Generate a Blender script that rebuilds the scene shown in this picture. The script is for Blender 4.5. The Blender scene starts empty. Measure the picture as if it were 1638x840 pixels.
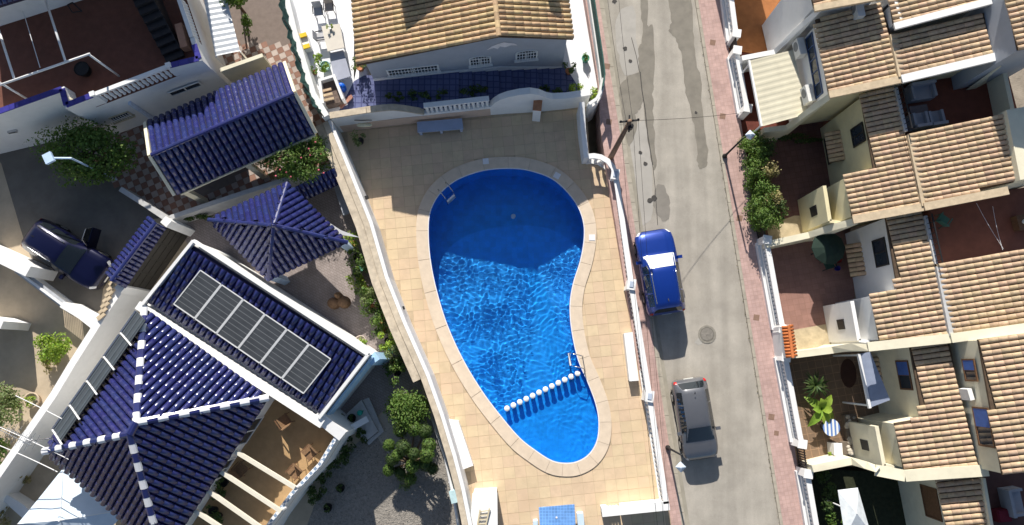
import bpy, bmesh, math, random
from mathutils import Vector, Matrix
rnd = random.Random(11)
sc = bpy.context.scene
COL = sc.collection

# ---------------------------------------------------------------- camera, sky, sun, exposure
CAM_H, FPX, TILT, SLOPE = 36.0, 1100.0, math.radians(8.28), 0.05
cam = bpy.data.cameras.new('camera'); cam.lens = 36.0 * FPX / 1638.0; cam.sensor_width = 36.0
cam.clip_start = 0.5; cam.clip_end = 3000.0
camo = bpy.data.objects.new('camera', cam); COL.objects.link(camo)
camo.location = (0, 0, CAM_H); camo.rotation_euler = (TILT, 0, 0)
sc.camera = camo
SUN_EL, SUN_DIR = math.radians(31.8), Vector((-0.19, 0.98, 0)).normalized()
world = bpy.data.worlds.new('World'); sc.world = world; world.use_nodes = True
nt = world.node_tree; bg = nt.nodes['Background']
sky = nt.nodes.new('ShaderNodeTexSky'); sky.sky_type = 'NISHITA'; sky.sun_disc = False
sky.sun_elevation = SUN_EL; sky.sun_rotation = math.atan2(SUN_DIR.x, SUN_DIR.y)
nt.links.new(sky.outputs[0], bg.inputs[0]); bg.inputs[1].default_value = 0.07
sun = bpy.data.lights.new('sun', 'SUN'); sun.energy = 4.9; sun.angle = math.radians(0.5); sun.color = (1.0, 0.945, 0.86)
suno = bpy.data.objects.new('sun', sun); COL.objects.link(suno)
to_sun = Vector((SUN_DIR.x * math.cos(SUN_EL), SUN_DIR.y * math.cos(SUN_EL), math.sin(SUN_EL)))
suno.rotation_euler = to_sun.to_track_quat('Z', 'Y').to_euler(); suno.location = (0, 0, 60)
sc.view_settings.view_transform = 'Standard'; sc.view_settings.look = 'None'
sc.view_settings.gamma = 1.0; sc.view_settings.use_curve_mapping = False
sc.view_settings.exposure = 0.5
sc.render.engine = 'CYCLES'
cy = sc.cycles
cy.use_denoising = True; cy.max_bounces = 8; cy.diffuse_bounces = 3; cy.glossy_bounces = 3; cy.transmission_bounces = 6; cy.transparent_max_bounces = 8
cy.sample_clamp_indirect = 6.0

# ---------------------------------------------------------------- survey helpers
ST, CT = math.sin(TILT), math.cos(TILT)
def ray(px, py):
    a, b = (px - 819.0) / FPX, (420.0 - py) / FPX
    return Vector((a, ST + b * CT, -CT + b * ST))
def at(px, py, z=0.0):
    d = ray(px, py); t = (z - CAM_H) / d.z
    return Vector((d.x * t, d.y * t, z))
def gz(y): return SLOPE * max(-45, min(45, y))
def st(px, py, off=0.0):                       # a point on the sloping street
    d = ray(px, py); t = (CAM_H - off) / (SLOPE * d.y - d.z)
    return Vector((d.x * t, d.y * t, CAM_H + d.z * t))
def fpx(n, l): return [at(x, y, n) for x, y in l]

# ---------------------------------------------------------------- mesh builder
class MB:
    def __init__(s): s.v, s.f = [], []
    def add(s, vs, fs):
        o = len(s.v); s.v += [Vector(v) for v in vs]; s.f += [tuple(i + o for i in f) for f in fs]; return s
    def poly(s, pts): return s.add(pts, [tuple(range(len(pts)))])
    def hexa(s, b, t):
        n = len(b)
        return s.add(list(b) + list(t), [tuple(range(n - 1, -1, -1)), tuple(range(n, 2 * n))] +
                     [(i, (i + 1) % n, n + (i + 1) % n, n + i) for i in range(n)])
    def prism(s, pts, z0, z1):
        A = sum(pts[i].x * pts[(i + 1) % len(pts)].y - pts[(i + 1) % len(pts)].x * pts[i].y for i in range(len(pts)))
        if A < 0: pts = pts[::-1]
        zz = lambda p, z: (z(p) if callable(z) else z)
        return s.hexa([Vector((p.x, p.y, zz(p, z0))) for p in pts], [Vector((p.x, p.y, zz(p, z1))) for p in pts])
    def down(s, pts, z0):                      # outline with its own heights, walls dropped to z0
        A = sum(pts[i].x * pts[(i + 1) % len(pts)].y - pts[(i + 1) % len(pts)].x * pts[i].y for i in range(len(pts)))
        if A < 0: pts = pts[::-1]
        return s.hexa([Vector((p.x, p.y, z0)) for p in pts], pts)
    def slab(s, pts, t):                       # outline with heights, thickness t downwards
        A = sum(pts[i].x * pts[(i + 1) % len(pts)].y - pts[(i + 1) % len(pts)].x * pts[i].y for i in range(len(pts)))
        if A < 0: pts = pts[::-1]
        return s.hexa([Vector((p.x, p.y, p.z - t)) for p in pts], pts)
    def box(s, c, sz, rz=0.0, M=None):
        x, y, z = sz[0] / 2, sz[1] / 2, sz[2] / 2; R = Matrix.Rotation(rz, 3, 'Z')
        P = [Vector(c) + R @ Vector(q) for q in ((-x, -y, -z), (x, -y, -z), (x, y, -z), (-x, y, -z), (-x, -y, z), (x, -y, z), (x, y, z), (-x, y, z))]
        if M: P = [M @ p for p in P]
        return s.hexa(P[:4], P[4:])
    def bar(s, a, b, w, h):                    # box beam from a to b, width w, height h, centred
        a, b = Vector(a), Vector(b); d = (b - a).normalized(); u = Vector((0, 0, 1))
        if abs(d.z) > .95: u = Vector((1, 0, 0))
        r = d.cross(u).normalized(); u = r.cross(d)
        q = lambda p: [p - r * w / 2 - u * h / 2, p + r * w / 2 - u * h / 2, p + r * w / 2 + u * h / 2, p - r * w / 2 + u * h / 2]
        A, B = q(a), q(b)
        return s.add(A + B, [(0, 1, 2, 3), (7, 6, 5, 4)] + [(i, i + 4, (i + 1) % 4 + 4, (i + 1) % 4) for i in range(4)])
    def tube(s, pts, r, n=8, cap=True):
        pts = [Vector(p) for p in pts]; rs = r if isinstance(r, (list, tuple)) else [r] * len(pts); rings = []
        for i, p in enumerate(pts):
            d = (pts[min(i + 1, len(pts) - 1)] - pts[max(i - 1, 0)]).normalized()
            u = Vector((0, 0, 1)) if abs(d.z) < .9 else Vector((1, 0, 0))
            a = d.cross(u).normalized(); b = a.cross(d)
            rings.append([p + (a * math.cos(2 * math.pi * k / n) + b * math.sin(2 * math.pi * k / n)) * rs[i] for k in range(n)])
        vs = [v for g in rings for v in g]; fs = []
        for i in range(len(pts) - 1):
            for k in range(n):
                fs.append((i * n + k, (i + 1) * n + k, (i + 1) * n + (k + 1) % n, i * n + (k + 1) % n))
        if cap: fs += [tuple(range(n)), tuple(range(len(vs) - 1, len(vs) - n - 1, -1))]
        return s.add(vs, fs)
    def lathe(s, c, prof, n=12):
        c = Vector(c); vs, fs = [], []
        for r, z in prof:
            for k in range(n):
                a = 2 * math.pi * k / n; vs.append(c + Vector((r * math.cos(a), r * math.sin(a), z)))
        m = len(prof)
        for i in range(m - 1):
            for k in range(n): fs.append((i * n + k, i * n + (k + 1) % n, (i + 1) * n + (k + 1) % n, (i + 1) * n + k))
        fs += [tuple(range(n - 1, -1, -1)), tuple(range((m - 1) * n, m * n))]
        return s.add(vs, fs)
    def wall(s, pts, w, z0, h=0.0):            # polyline of top points (own z), total width w, dropped to z0
        pts = [Vector(p) for p in pts]; L, Rr = [], []
        for i, p in enumerate(pts):
            d1 = (pts[i] - pts[i - 1]) if i else (pts[1] - pts[0]); d2 = (pts[i + 1] - pts[i]) if i < len(pts) - 1 else d1
            d1 = Vector((d1.x, d1.y, 0)).normalized(); d2 = Vector((d2.x, d2.y, 0)).normalized()
            n = Vector((-(d1.y + d2.y), d1.x + d2.x, 0)).normalized(); k = max(.35, n.dot(Vector((-d1.y, d1.x, 0))))
            L.append(p + n * w / 2 / k); Rr.append(p - n * w / 2 / k)
        z = (lambda p: z0(p)) if callable(z0) else (lambda p: z0)
        m = len(pts); vs = L + Rr + [Vector((p.x, p.y, z(p))) for p in L] + [Vector((p.x, p.y, z(p))) for p in Rr]; fs = []
        for i in range(m - 1):
            fs += [(i, m + i, m + i + 1, i + 1), (2 * m + i, 2 * m + i + 1, 3 * m + i + 1, 3 * m + i), (i, i + 1, 2 * m + i + 1, 2 * m + i), (m + i, 3 * m + i, 3 * m + i + 1, m + i + 1)]
        fs += [(0, 2 * m, 3 * m, m), (m - 1, 2 * m - 1, 4 * m - 1, 3 * m - 1)]
        return s.add(vs, fs)
    def build(s, name, m, parent=None, smooth=False, local=False, fix=True):
        root = parent
        while root is not None and root.parent is not None: root = root.parent
        vs = s.v
        org = Vector((0, 0, 0))
        if parent is None:
            lo = [min(v[i] for v in vs) for i in range(3)]; hi = [max(v[i] for v in vs) for i in range(3)]
            org = Vector(((lo[0] + hi[0]) / 2, (lo[1] + hi[1]) / 2, lo[2]))
        elif not local: org = Vector(root['_o'])
        me = bpy.data.meshes.new(name); me.from_pydata([tuple(v - org) for v in vs], [], s.f)
        if fix:
            bm = bmesh.new(); bm.from_mesh(me); bmesh.ops.recalc_face_normals(bm, faces=bm.faces); bm.to_mesh(me); bm.free()
        if smooth: me.polygons.foreach_set('use_smooth', [True] * len(me.polygons))
        if m is not None: me.materials.append(m)
        me.update()
        o = bpy.data.objects.new(name, me); COL.objects.link(o)
        if parent is None: o.location = org; o['_o'] = tuple(org)
        else: o.parent = parent
        return o
TOPS = []
def tag(o, label=None, cat=None, group=None, kind=None):
    if label: o['label'] = label
    if cat: o['category'] = cat
    if group: o['group'] = group
    if kind: o['kind'] = kind
    return o
def thing(name, loc, label, cat, group=None, rz=0.0):
    o = bpy.data.objects.new(name, None); COL.objects.link(o); o.location = loc; o.rotation_euler = (0, 0, rz)
    o['_o'] = tuple(loc); o.empty_display_size = .2
    return tag(o, label, cat, group)
def struct(name, mb, m, parent=None, smooth=False, kind='structure'):
    o = mb.build(name, m, parent, smooth); o['kind'] = kind if parent is None else o.get('kind', ''); 
    if parent is not None: del o['kind']
    return o
def inst(name, me, parent, M):                  # a repeated part: shared mesh, world matrix M
    root = parent
    while root.parent is not None: root = root.parent
    o = bpy.data.objects.new(name, me); COL.objects.link(o); o.parent = parent
    o.matrix_basis = Matrix.Translation(-Vector(root['_o'])) @ M
    return o
def mesh_of(mb, name, m, smooth=False):
    o = mb.build(name, m, None, smooth); me = o.data; org = Vector(o.location); me.transform(Matrix.Translation(org))
    bpy.data.objects.remove(o); return me
def copy_tree(o, parent=None):
    c = o.copy(); COL.objects.link(c); c.parent = parent
    for ch in list(o.children): copy_tree(ch, c)
    return c
def inside(p, poly):
    r = False; n = len(poly); j = n - 1
    for i in range(n):
        a, b = poly[i], poly[j]
        if (a[1] > p[1]) != (b[1] > p[1]) and p[0] < (b[0] - a[0]) * (p[1] - a[1]) / (b[1] - a[1]) + a[0]: r = not r
        j = i
    return r
def smooth_loop(pts, k=6):
    out = []; n = len(pts)
    for i in range(n):
        p0, p1, p2, p3 = pts[i - 1], pts[i], pts[(i + 1) % n], pts[(i + 2) % n]
        for j in range(k):
            t = j / k
            out.append(0.5 * ((2 * p1) + (p2 - p0) * t + (2 * p0 - 5 * p1 + 4 * p2 - p3) * t * t + (3 * p1 - p0 - 3 * p2 + p3) * t ** 3))
    return out
def offset_loop(pts, d):
    out = []; n = len(pts)
    A = sum(pts[i].x * pts[(i + 1) % n].y - pts[(i + 1) % n].x * pts[i].y for i in range(n)); sg = 1 if A > 0 else -1
    for i in range(n):
        t = (pts[(i + 1) % n] - pts[i - 1]); nrm = Vector((t.y, -t.x, 0)).normalized() * sg
        out.append(pts[i] + nrm * d)
    return out

# ---------------------------------------------------------------- materials
MATS = {}
def mat(name, col, rough=.75, var=.12, scale=4.0, bump=.0, bscale=None, spec=.3, rand=.0, stain=.0, stain_col=None, stain_scale=.5, metal=0., coat=0., hue=0., alpha=None, stain_lo=.5):
    if name in MATS: return MATS[name]
    m = bpy.data.materials.new(name); m.use_nodes = True; t = m.node_tree; N = t.nodes; L = t.links
    b = N['Principled BSDF']; b.inputs['Roughness'].default_value = rough; b.inputs['Specular IOR Level'].default_value = spec
    b.inputs['Metallic'].default_value = metal; b.inputs['Coat Weight'].default_value = coat; b.inputs['Coat Roughness'].default_value = .05
    g = N.new('ShaderNodeNewGeometry'); out = None
    nz = N.new('ShaderNodeTexNoise'); nz.inputs['Scale'].default_value = scale; nz.inputs['Detail'].default_value = 5; nz.inputs['Roughness'].default_value = .6
    L.new(g.outputs['Position'], nz.inputs['Vector'])
    mr = N.new('ShaderNodeMapRange'); mr.inputs[1].default_value = .3; mr.inputs[2].default_value = .7; mr.inputs[3].default_value = 1 - var; mr.inputs[4].default_value = 1 + var
    L.new(nz.outputs[0], mr.inputs[0])
    cur = mr.outputs[0]
    if rand > 0:
        oi = N.new('ShaderNodeObjectInfo'); ad = N.new('ShaderNodeMath'); ad.operation = 'ADD'
        L.new(oi.outputs['Random'], ad.inputs[0]); L.new(g.outputs['Random Per Island'], ad.inputs[1])
        fr = N.new('ShaderNodeMath'); fr.operation = 'FRACT'; L.new(ad.outputs[0], fr.inputs[0])
        r2 = N.new('ShaderNodeMapRange'); r2.inputs[3].default_value = 1 - rand; r2.inputs[4].default_value = 1 + rand; L.new(fr.outputs[0], r2.inputs[0])
        mu = N.new('ShaderNodeMath'); mu.operation = 'MULTIPLY'; L.new(cur, mu.inputs[0]); L.new(r2.outputs[0], mu.inputs[1]); cur = mu.outputs[0]
    vm = N.new('ShaderNodeVectorMath'); vm.operation = 'SCALE'; vm.inputs[0].default_value = col[:3]; L.new(cur, vm.inputs['Scale']); c = vm.outputs[0]
    if rand > 0 and hue > 0:
        hs = N.new('ShaderNodeHueSaturation'); r3 = N.new('ShaderNodeMapRange'); r3.inputs[3].default_value = .5 - hue; r3.inputs[4].default_value = .5 + hue
        wn = N.new('ShaderNodeTexWhiteNoise'); wn.noise_dimensions = '1D'; L.new(fr.outputs[0], wn.inputs['W']); L.new(wn.outputs['Value'], r3.inputs[0])
        L.new(r3.outputs[0], hs.inputs['Hue']); L.new(c, hs.inputs['Color']); c = hs.outputs[0]
    if stain > 0:
        n2 = N.new('ShaderNodeTexNoise'); n2.inputs['Scale'].default_value = stain_scale; n2.inputs['Detail'].default_value = 7; n2.inputs['Roughness'].default_value = .65
        L.new(g.outputs['Position'], n2.inputs['Vector'])
        m2 = N.new('ShaderNodeMapRange'); m2.inputs[1].default_value = stain_lo; m2.inputs[2].default_value = stain_lo + .22; m2.inputs[3].default_value = 0; m2.inputs[4].default_value = stain; L.new(n2.outputs[0], m2.inputs[0])
        mx = N.new('ShaderNodeMix'); mx.data_type = 'RGBA'; L.new(m2.outputs[0], mx.inputs[0]); L.new(c, mx.inputs[6]); mx.inputs[7].default_value = tuple(stain_col or [x * .5 for x in col[:3]]) + (1,)
        c = mx.outputs[2]
    L.new(c, b.inputs['Base Color'])
    if bump > 0:
        n3 = N.new('ShaderNodeTexNoise'); n3.inputs['Scale'].default_value = bscale or scale * 4; n3.inputs['Detail'].default_value = 4; L.new(g.outputs['Position'], n3.inputs['Vector'])
        bp = N.new('ShaderNodeBump'); bp.inputs['Strength'].default_value = 1.0; bp.inputs['Distance'].default_value = bump; L.new(n3.outputs[0], bp.inputs['Height']); L.new(bp.outputs[0], b.inputs['Normal'])
    MATS[name] = m; return m
def paving(name, col, joint, w, h, rot=0., var=.1, off=.5, mortar=.012, rough=.85, col2=None):
    if name in MATS: return MATS[name]
    m = mat(name, col, rough, var, 2.0, stain=.35, stain_scale=.8); t = m.node_tree; N = t.nodes; L = t.links; b = N['Principled BSDF']
    src = b.inputs['Base Color'].links[0].from_socket
    g = N.new('ShaderNodeNewGeometry'); mp = N.new('ShaderNodeMapping'); mp.inputs['Rotation'].default_value = (0, 0, rot); L.new(g.outputs['Position'], mp.inputs[0])
    br = N.new('ShaderNodeTexBrick'); br.offset = off; br.inputs['Scale'].default_value = 1; br.inputs['Brick Width'].default_value = w; br.inputs['Row Height'].default_value = h
    br.inputs['Mortar Size'].default_value = mortar; br.inputs['Color1'].default_value = (1, 1, 1, 1); br.inputs['Color2'].default_value = (tuple(col2) if col2 else (.86, .86, .86)) + (1,); br.inputs['Mortar'].default_value = joint + (1,)
    L.new(mp.outputs[0], br.inputs[0])
    mx = N.new('ShaderNodeMix'); mx.data_type = 'RGBA'; mx.blend_type = 'MULTIPLY'; mx.inputs[0].default_value = 1
    L.new(src, mx.inputs[6]); L.new(br.outputs[0], mx.inputs[7]); L.new(mx.outputs[2], b.inputs['Base Color'])
    return m
M_white = mat('white_render', (.80, .80, .79), .85, .03, 3, .004, 30, stain=.22, stain_col=(.5, .48, .43), stain_scale=1.3, stain_lo=.55)
M_cream = mat('cream_render', (.74, .69, .53), .85, .05, 2, .004, 30, stain=.3, stain_col=(.48, .44, .34), stain_scale=1.1)
M_yellow = mat('yellow_render', (.72, .65, .42), .85, .05, 2, .004, 30, stain=.3, stain_col=(.48, .42, .28), stain_scale=1.1)
M_beige = mat('old_beige_coping', (.55, .47, .36), .9, .18, 3, .006, 25, stain=.5, stain_col=(.28, .23, .17), stain_scale=2.5)
M_mortar = mat('tan_mortar', (.56, .45, .31), .9, .15, 4, .006, 25, stain=.4, stain_col=(.36, .29, .2), stain_scale=2.5)
M_whitem = mat('white_paint_metal', (.8, .8, .8), .4, .03, 5)
M_tan = mat('tan_roof_tile', (.53, .375, .215), .8, .16, 7, .004, 40, rand=.15, hue=.012, stain=.5, stain_col=(.2, .155, .11), stain_scale=2.2, stain_lo=.54)
M_tan2 = mat('pink_tan_roof_tile', (.53, .385, .255), .8, .16, 7, .004, 40, rand=.14, hue=.012, stain=.45, stain_col=(.26, .21, .17), stain_scale=2.0, stain_lo=.53)
M_under = mat('roof_bed', (.10, .068, .045), .9, .2, 6, .01)
M_blue = mat('blue_glazed_tile', (.021, .027, .125), .25, .15, 5, .0006, 20, spec=.8, rand=.12, hue=.006)
M_blueu = mat('blue_roof_bed', (.006, .006, .035), .5, .2, 6)
M_wglaze = mat('white_glazed_tile', (.78, .78, .8), .25, .05, 5, spec=.5)
M_metal = mat('steel', (.55, .56, .58), .25, .05, 8, metal=.9)
M_dark = mat('dark_iron', (.02, .02, .022), .5, .1, 8)
M_black = mat('black_rubber', (.012, .012, .013), .75, .1, 8)
M_glass = mat('window_glass', (.03, .04, .055), .06, .1, 2, spec=.6)
M_wood = mat('brown_wood', (.16, .085, .045), .6, .25, 9, .002)
M_alu = mat('dark_window_frame', (.035, .033, .03), .4, .1, 5)
M_ac = mat('air_conditioner_white', (.72, .72, .70), .45, .05, 5)
# ---------------------------------------------------------------- setting: ground, street, pavements
M_ground = mat('dry_earth', (.33, .28, .22), .95, .2, 1.2, .02, 12, stain=.5, stain_col=(.2, .17, .13))
mb = MB()
xs = [-600, -60, 60, 600]; ys = [-600, -45, 45, 600]
V = [(x, y, SLOPE * max(-45, min(45, y)) - 3.2) for y in ys for x in xs]
mb.add(V, [(j * 4 + i, j * 4 + i + 1, j * 4 + i + 5, j * 4 + i + 4) for j in range(3) for i in range(3)])
struct('ground', mb, M_ground)
def strip(fL, fR, off, y0=-420, y1=1250, n=24):
    q = MB(); L = [st(fL(y), y, off) for y in [y0 + (y1 - y0) * i / n for i in range(n + 1)]]; Rr = [st(fR(y), y, off) for y in [y0 + (y1 - y0) * i / n for i in range(n + 1)]]
    m = n + 1
    q.add(L + Rr + [p - Vector((0, 0, 2.0)) for p in L] + [p - Vector((0, 0, 2.0)) for p in Rr],
          [(i, m + i, m + i + 1, i + 1) for i in range(n)] + [(i, i + 1, 2 * m + i + 1, 2 * m + i) for i in range(n)] + [(m + i, 3 * m + i, 3 * m + i + 1, m + i + 1) for i in range(n)])
    return q
xl = lambda y: 965 + .158 * y
xr = lambda y: 1112 + .162 * y
xo = lambda y: 1147 + .165 * y
def road_mat():
    m = mat('worn_asphalt', (.43, .395, .34), .9, .14, .9, .004, 60, stain=.55, stain_col=(.32, .29, .245), stain_scale=.35, stain_lo=.48)
    t = m.node_tree; N = t.nodes; L = t.links; b = N['Principled BSDF']; src = b.inputs['Base Color'].links[0].from_socket
    g = N.new('ShaderNodeNewGeometry'); mp = N.new('ShaderNodeMapping'); mp.inputs['Rotation'].default_value = (0, 0, -.12); mp.inputs['Scale'].default_value = (1.3, .07, 1); L.new(g.outputs['Position'], mp.inputs[0])
    n = N.new('ShaderNodeTexNoise'); n.inputs['Scale'].default_value = 1.0; n.inputs['Detail'].default_value = 6; L.new(mp.outputs[0], n.inputs[0])
    r = N.new('ShaderNodeMapRange'); r.inputs[1].default_value = .35; r.inputs[2].default_value = .7; r.inputs[3].default_value = .84; r.inputs[4].default_value = 1.1; L.new(n.outputs[0], r.inputs[0])
    n2 = N.new('ShaderNodeTexNoise'); n2.inputs['Scale'].default_value = 45; L.new(g.outputs['Position'], n2.inputs[0])
    r2 = N.new('ShaderNodeMapRange'); r2.inputs[1].default_value = .3; r2.inputs[2].default_value = .7; r2.inputs[3].default_value = .88; r2.inputs[4].default_value = 1.12; L.new(n2.outputs[0], r2.inputs[0])
    mu = N.new('ShaderNodeMath'); mu.operation = 'MULTIPLY'; L.new(r.outputs[0], mu.inputs[0]); L.new(r2.outputs[0], mu.inputs[1])
    vm = N.new('ShaderNodeVectorMath'); vm.operation = 'SCALE'; L.new(src, vm.inputs[0]); L.new(mu.outputs[0], vm.inputs['Scale']); L.new(vm.outputs[0], b.inputs['Base Color'])
    return m
M_road = road_mat()
road = struct('road', strip(lambda y: xl(y) - 3, lambda y: xr(y) + 3, 0), M_road)
M_pink = paving('pink_paving', (.56, .385, .345), (.82, .8, .78), .2, .2, rot=-.16, var=.14, off=0)
M_kerb = mat('concrete_kerb', (.42, .38, .31), .9, .15, 3, .005)
walk_l = struct('pavement_left', strip(lambda y: 936 + .158 * y - (0 if y < 150 else 8), lambda y: xl(y) - 7, .12), M_pink)
walk_r = struct('pavement_right', strip(lambda y: xr(y) + 5, lambda y: xo(y) + 6, .12), M_pink)
def kerb(fn, par, lo, hi, w):
    n0 = 0
    y = -420
    while y < 1240:
        q = MB(); a = [st(fn(y) , y, hi), st(fn(y) + w, y, hi), st(fn(y + 30.5) + w, y + 30.5, hi), st(fn(y + 30.5), y + 30.5, hi)]
        q.slab(a, .3)
        if -40 < y < 860: q.build('kerb_stone', M_kerb, par)
        y += 31
kerb(lambda y: xl(y) - 7, walk_l, 0, .105, 7)
kerb(lambda y: xr(y), walk_r, 0, .105, 5)
# gutter strip along the left kerb
struct('gutter', strip(lambda y: xl(y) - .5, lambda y: xl(y) + 6, .006), mat('gutter_concrete', (.36, .33, .27), .9, .15, 2, stain=.4))
M_patch = mat('dark_asphalt_patch', (.25, .228, .19), .9, .12, 2, .004, 50, stain=.4, stain_col=(.15, .14, .12), stain_scale=1.5)
M_patch2 = mat('pale_dust_patch', (.43, .405, .365), .95, .1, 2, stain=.3)
M_tar = mat('tar_seam', (.07, .065, .06), .8, .2, 5)
def patch(name, pts, m, off, wob=.05):
    P = [st(x, y, off) for x, y in pts]; P = smooth_loop(P, 5)
    P = [p + Vector((rnd.uniform(-wob, wob), rnd.uniform(-wob, wob), 0)) for p in P]
    for p in P: p.z = SLOPE * p.y + off
    q = MB(); q.poly(P); return q.build(name, m, road)
patch('asphalt_patch', [(1024, -20), (1035, -20), (1036, 38), (1045, 45), (1046, 125), (1044, 150), (1046, 200), (1050, 265), (1044, 266), (1036, 220), (1030, 170), (1022, 110), (1022, 80), (1028, 60), (1026, 20)], M_patch, .006)
patch('asphalt_patch', [(1068, -20), (1102, -20), (1108, 40), (1112, 90), (1122, 135), (1124, 180), (1132, 240), (1130, 264), (1122, 270), (1116, 262), (1113, 215), (1104, 175), (1096, 140), (1090, 90), (1080, 62), (1070, 50), (1074, 30)], M_patch, .006)
patch('asphalt_patch', [(991, 142), (1000, 126), (1018, 117), (1027, 122), (1030, 150), (1025, 172), (1016, 182), (1020, 200), (1006, 235), (998, 205), (994, 170)], M_patch, .010)
patch('asphalt_patch', [(1048, 300), (1062, 296), (1072, 330), (1068, 352), (1056, 350), (1045, 330)], mat('faint_asphalt_patch', (.25, .23, .2), .9, .1, 2), .006)
patch('dust_patch', [(1005, 225), (1035, 190), (1042, 230), (1044, 290), (1040, 350), (1016, 360), (1012, 300)], M_patch2, .005)
patch('dust_patch', [(985, 30), (1012, 10), (1018, 60), (1022, 110), (1000, 120), (990, 90)], M_patch2, .005)
def seam(pts, w, m=M_tar, off=.014, name='tar_seam'):
    q = MB(); P = [st(x, y, off) for x, y in pts]; q.wall(P, w, lambda p: SLOPE * p.y + off - .004)
    return q.build(name, m, road)
seam([(1024, 115), (1027, 145), (1032, 175), (1036, 215), (1044, 264)], .05)
seam([(1044, 264), (1048, 300), (1052, 360)], .03)
seam([(1010, 60), (1018, 90), (1023, 116)], .03)
for x, y, r in [(1000, 78, .13), (1008, 98, .1), (1024, 244, .1), (1032, 262, .11), (983, 2, .12), (1046, 317, .16), (1040, 321, .13), (1113, 180, .08)]:
    q = MB(); c = st(x, y, .016); q.poly([c + Vector((r * rnd.uniform(.7, 1.3) * math.cos(a * .7), r * rnd.uniform(.7, 1.3) * math.sin(a * .7), SLOPE * r * math.sin(a * .7))) for a in range(9)]); q.build('oil_spot', M_tar, road)
# manhole cover and inspection lids
c = st(1131, 535, .006)
mh = thing('manhole_cover', c, 'round iron manhole cover in the road below the parked blue car', 'manhole')
sl = Matrix.Rotation(math.atan(SLOPE), 4, 'X')
q = MB(); q.lathe((0, 0, 0), [(.47, 0), (.47, .012), (.36, .014), (.36, 0)], 28); q.v = [sl @ v for v in q.v]; q.build('rim', mat('cast_rim', (.27, .25, .21), .8, .2, 6, .004), mh, local=True)
q = MB(); q.lathe((0, 0, 0), [(.34, 0), (.34, .010), (.3, .014), (.07, .014), (.06, .02), (.001, .02)], 28); q.v = [sl @ v for v in q.v]; q.build('lid', mat('cast_lid', (.24, .22, .19), .7, .2, 9, .006), mh, local=True)
patch('concrete_patch', [(1112, 548), (1118, 541), (1124, 545), (1120, 552)], mat('concrete_bit', (.42, .4, .36), .9), .006, .02)
M_lid = mat('brown_iron_lid', (.26, .165, .12), .8, .15, 6, .004)
lids = [(971, 106, 'beside the tan roofed house, nearest the top edge', 1), (974, 195, 'beside the curved garden fence of the tan roofed house', 1), (1140, 68, 'nearest the top edge, by the orange terrace', 0), (1156, 186, 'by the balustrade of the striped awning yard', 0),
        (1183, 349, 'under the tall hedge', 0), (1210, 508, 'by the long balustrade below the hedge', 0), (1234, 667, 'larger of the two beside the palm yard', 0), (1242, 693, 'smaller of the two beside the palm yard', 0)]
for i, (x, y, w, l) in enumerate(lids):
    q = MB(); s_ = .15 if i != 7 else .12; c = st(x, y, .126)
    P = [c + Matrix.Rotation(-.16, 3, 'Z') @ Vector((sx * s_, sy * s_, 0)) for sx, sy in ((-1, -1), (1, -1), (1, 1), (-1, 1))]
    for p in P: p.z = SLOPE * p.y + .126
    q.slab(P, .02); tag(q.build('inspection_lid', M_lid), 'square brown lid in pink pavement ' + w, 'lid', 'inspection lids in the pavements')
# grass tufts along the right kerb
M_weed = mat('dry_weed', (.13, .12, .06), .9, .3, 8, rand=.3)
q = MB()
for i in range(500):
    y = rnd.uniform(60, 840); c = st(xr(y) - rnd.uniform(-1, 2.2), y, .01); s_ = rnd.uniform(.02, .06); a = rnd.uniform(0, 6.3)
    q.add([c, c + Vector((math.cos(a) * s_, math.sin(a) * s_, s_)), c + Vector((math.cos(a + 1) * s_, math.sin(a + 1) * s_, s_ * .6))], [(0, 1, 2)])
tag(q.build('weeds', M_weed, fix=False), 'dry weeds growing in the gap along the right kerb', 'weeds', kind='stuff')

# ---------------------------------------------------------------- swimming pool
WZ = -.13
edge_px = [(813, 270), (845, 273), (880, 285), (905, 305), (925, 332), (934, 360), (934, 388), (928, 420), (917, 455), (912, 490), (915, 530), (925, 575), (940, 610), (953, 645), (958, 675), (955, 705), (942, 727), (922, 739), (900, 741), (880, 736), (855, 720), (830, 700), (800, 665), (770, 625), (740, 575), (715, 520), (698, 465), (688, 415), (685, 370), (688, 340), (700, 315), (718, 297), (740, 284), (775, 273)]
EDGE = smooth_loop([at(x, y, WZ) for x, y in edge_px], 5)
COP = offset_loop(EDGE, .62)
pc = at(830, 480, 0)
pool = thing('swimming_pool', (pc.x, pc.y, 0), 'pear shaped swimming pool with blue mosaic basin and pale stone coping', 'pool')
M_mosaic = paving('pool_mosaic', (.010, .38, .97), (.75, .8, .9), .30, .30, var=.1, off=0, mortar=.006, rough=.4)
KD0, KD1 = at(802, 655, 0), at(930, 594, 0)          # line of the posts
def below(p): d = KD1 - KD0; return (d.x * (p.y - KD0.y) - d.y * (p.x - KD0.x)) < 0
def depth(p): return -.55 if below(p) else -1.55
q = MB(); n = len(EDGE)
q.add([Vector((p.x, p.y, .03)) for p in EDGE] + [Vector((p.x, p.y, -2.45)) for p in EDGE], [(i, (i + 1) % n, n + (i + 1) % n, n + i) for i in range(n)])
q.build('basin_wall', M_mosaic, pool)
lo = [p for p in EDGE]
fz_ = lambda y: -1.25 - .085 * max(0, y - KD1.y)
q = MB(); q.poly([Vector((p.x, p.y, fz_(p.y))) for p in offset_loop(EDGE, .02)]); q.build('basin_floor', M_mosaic, pool)
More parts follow.
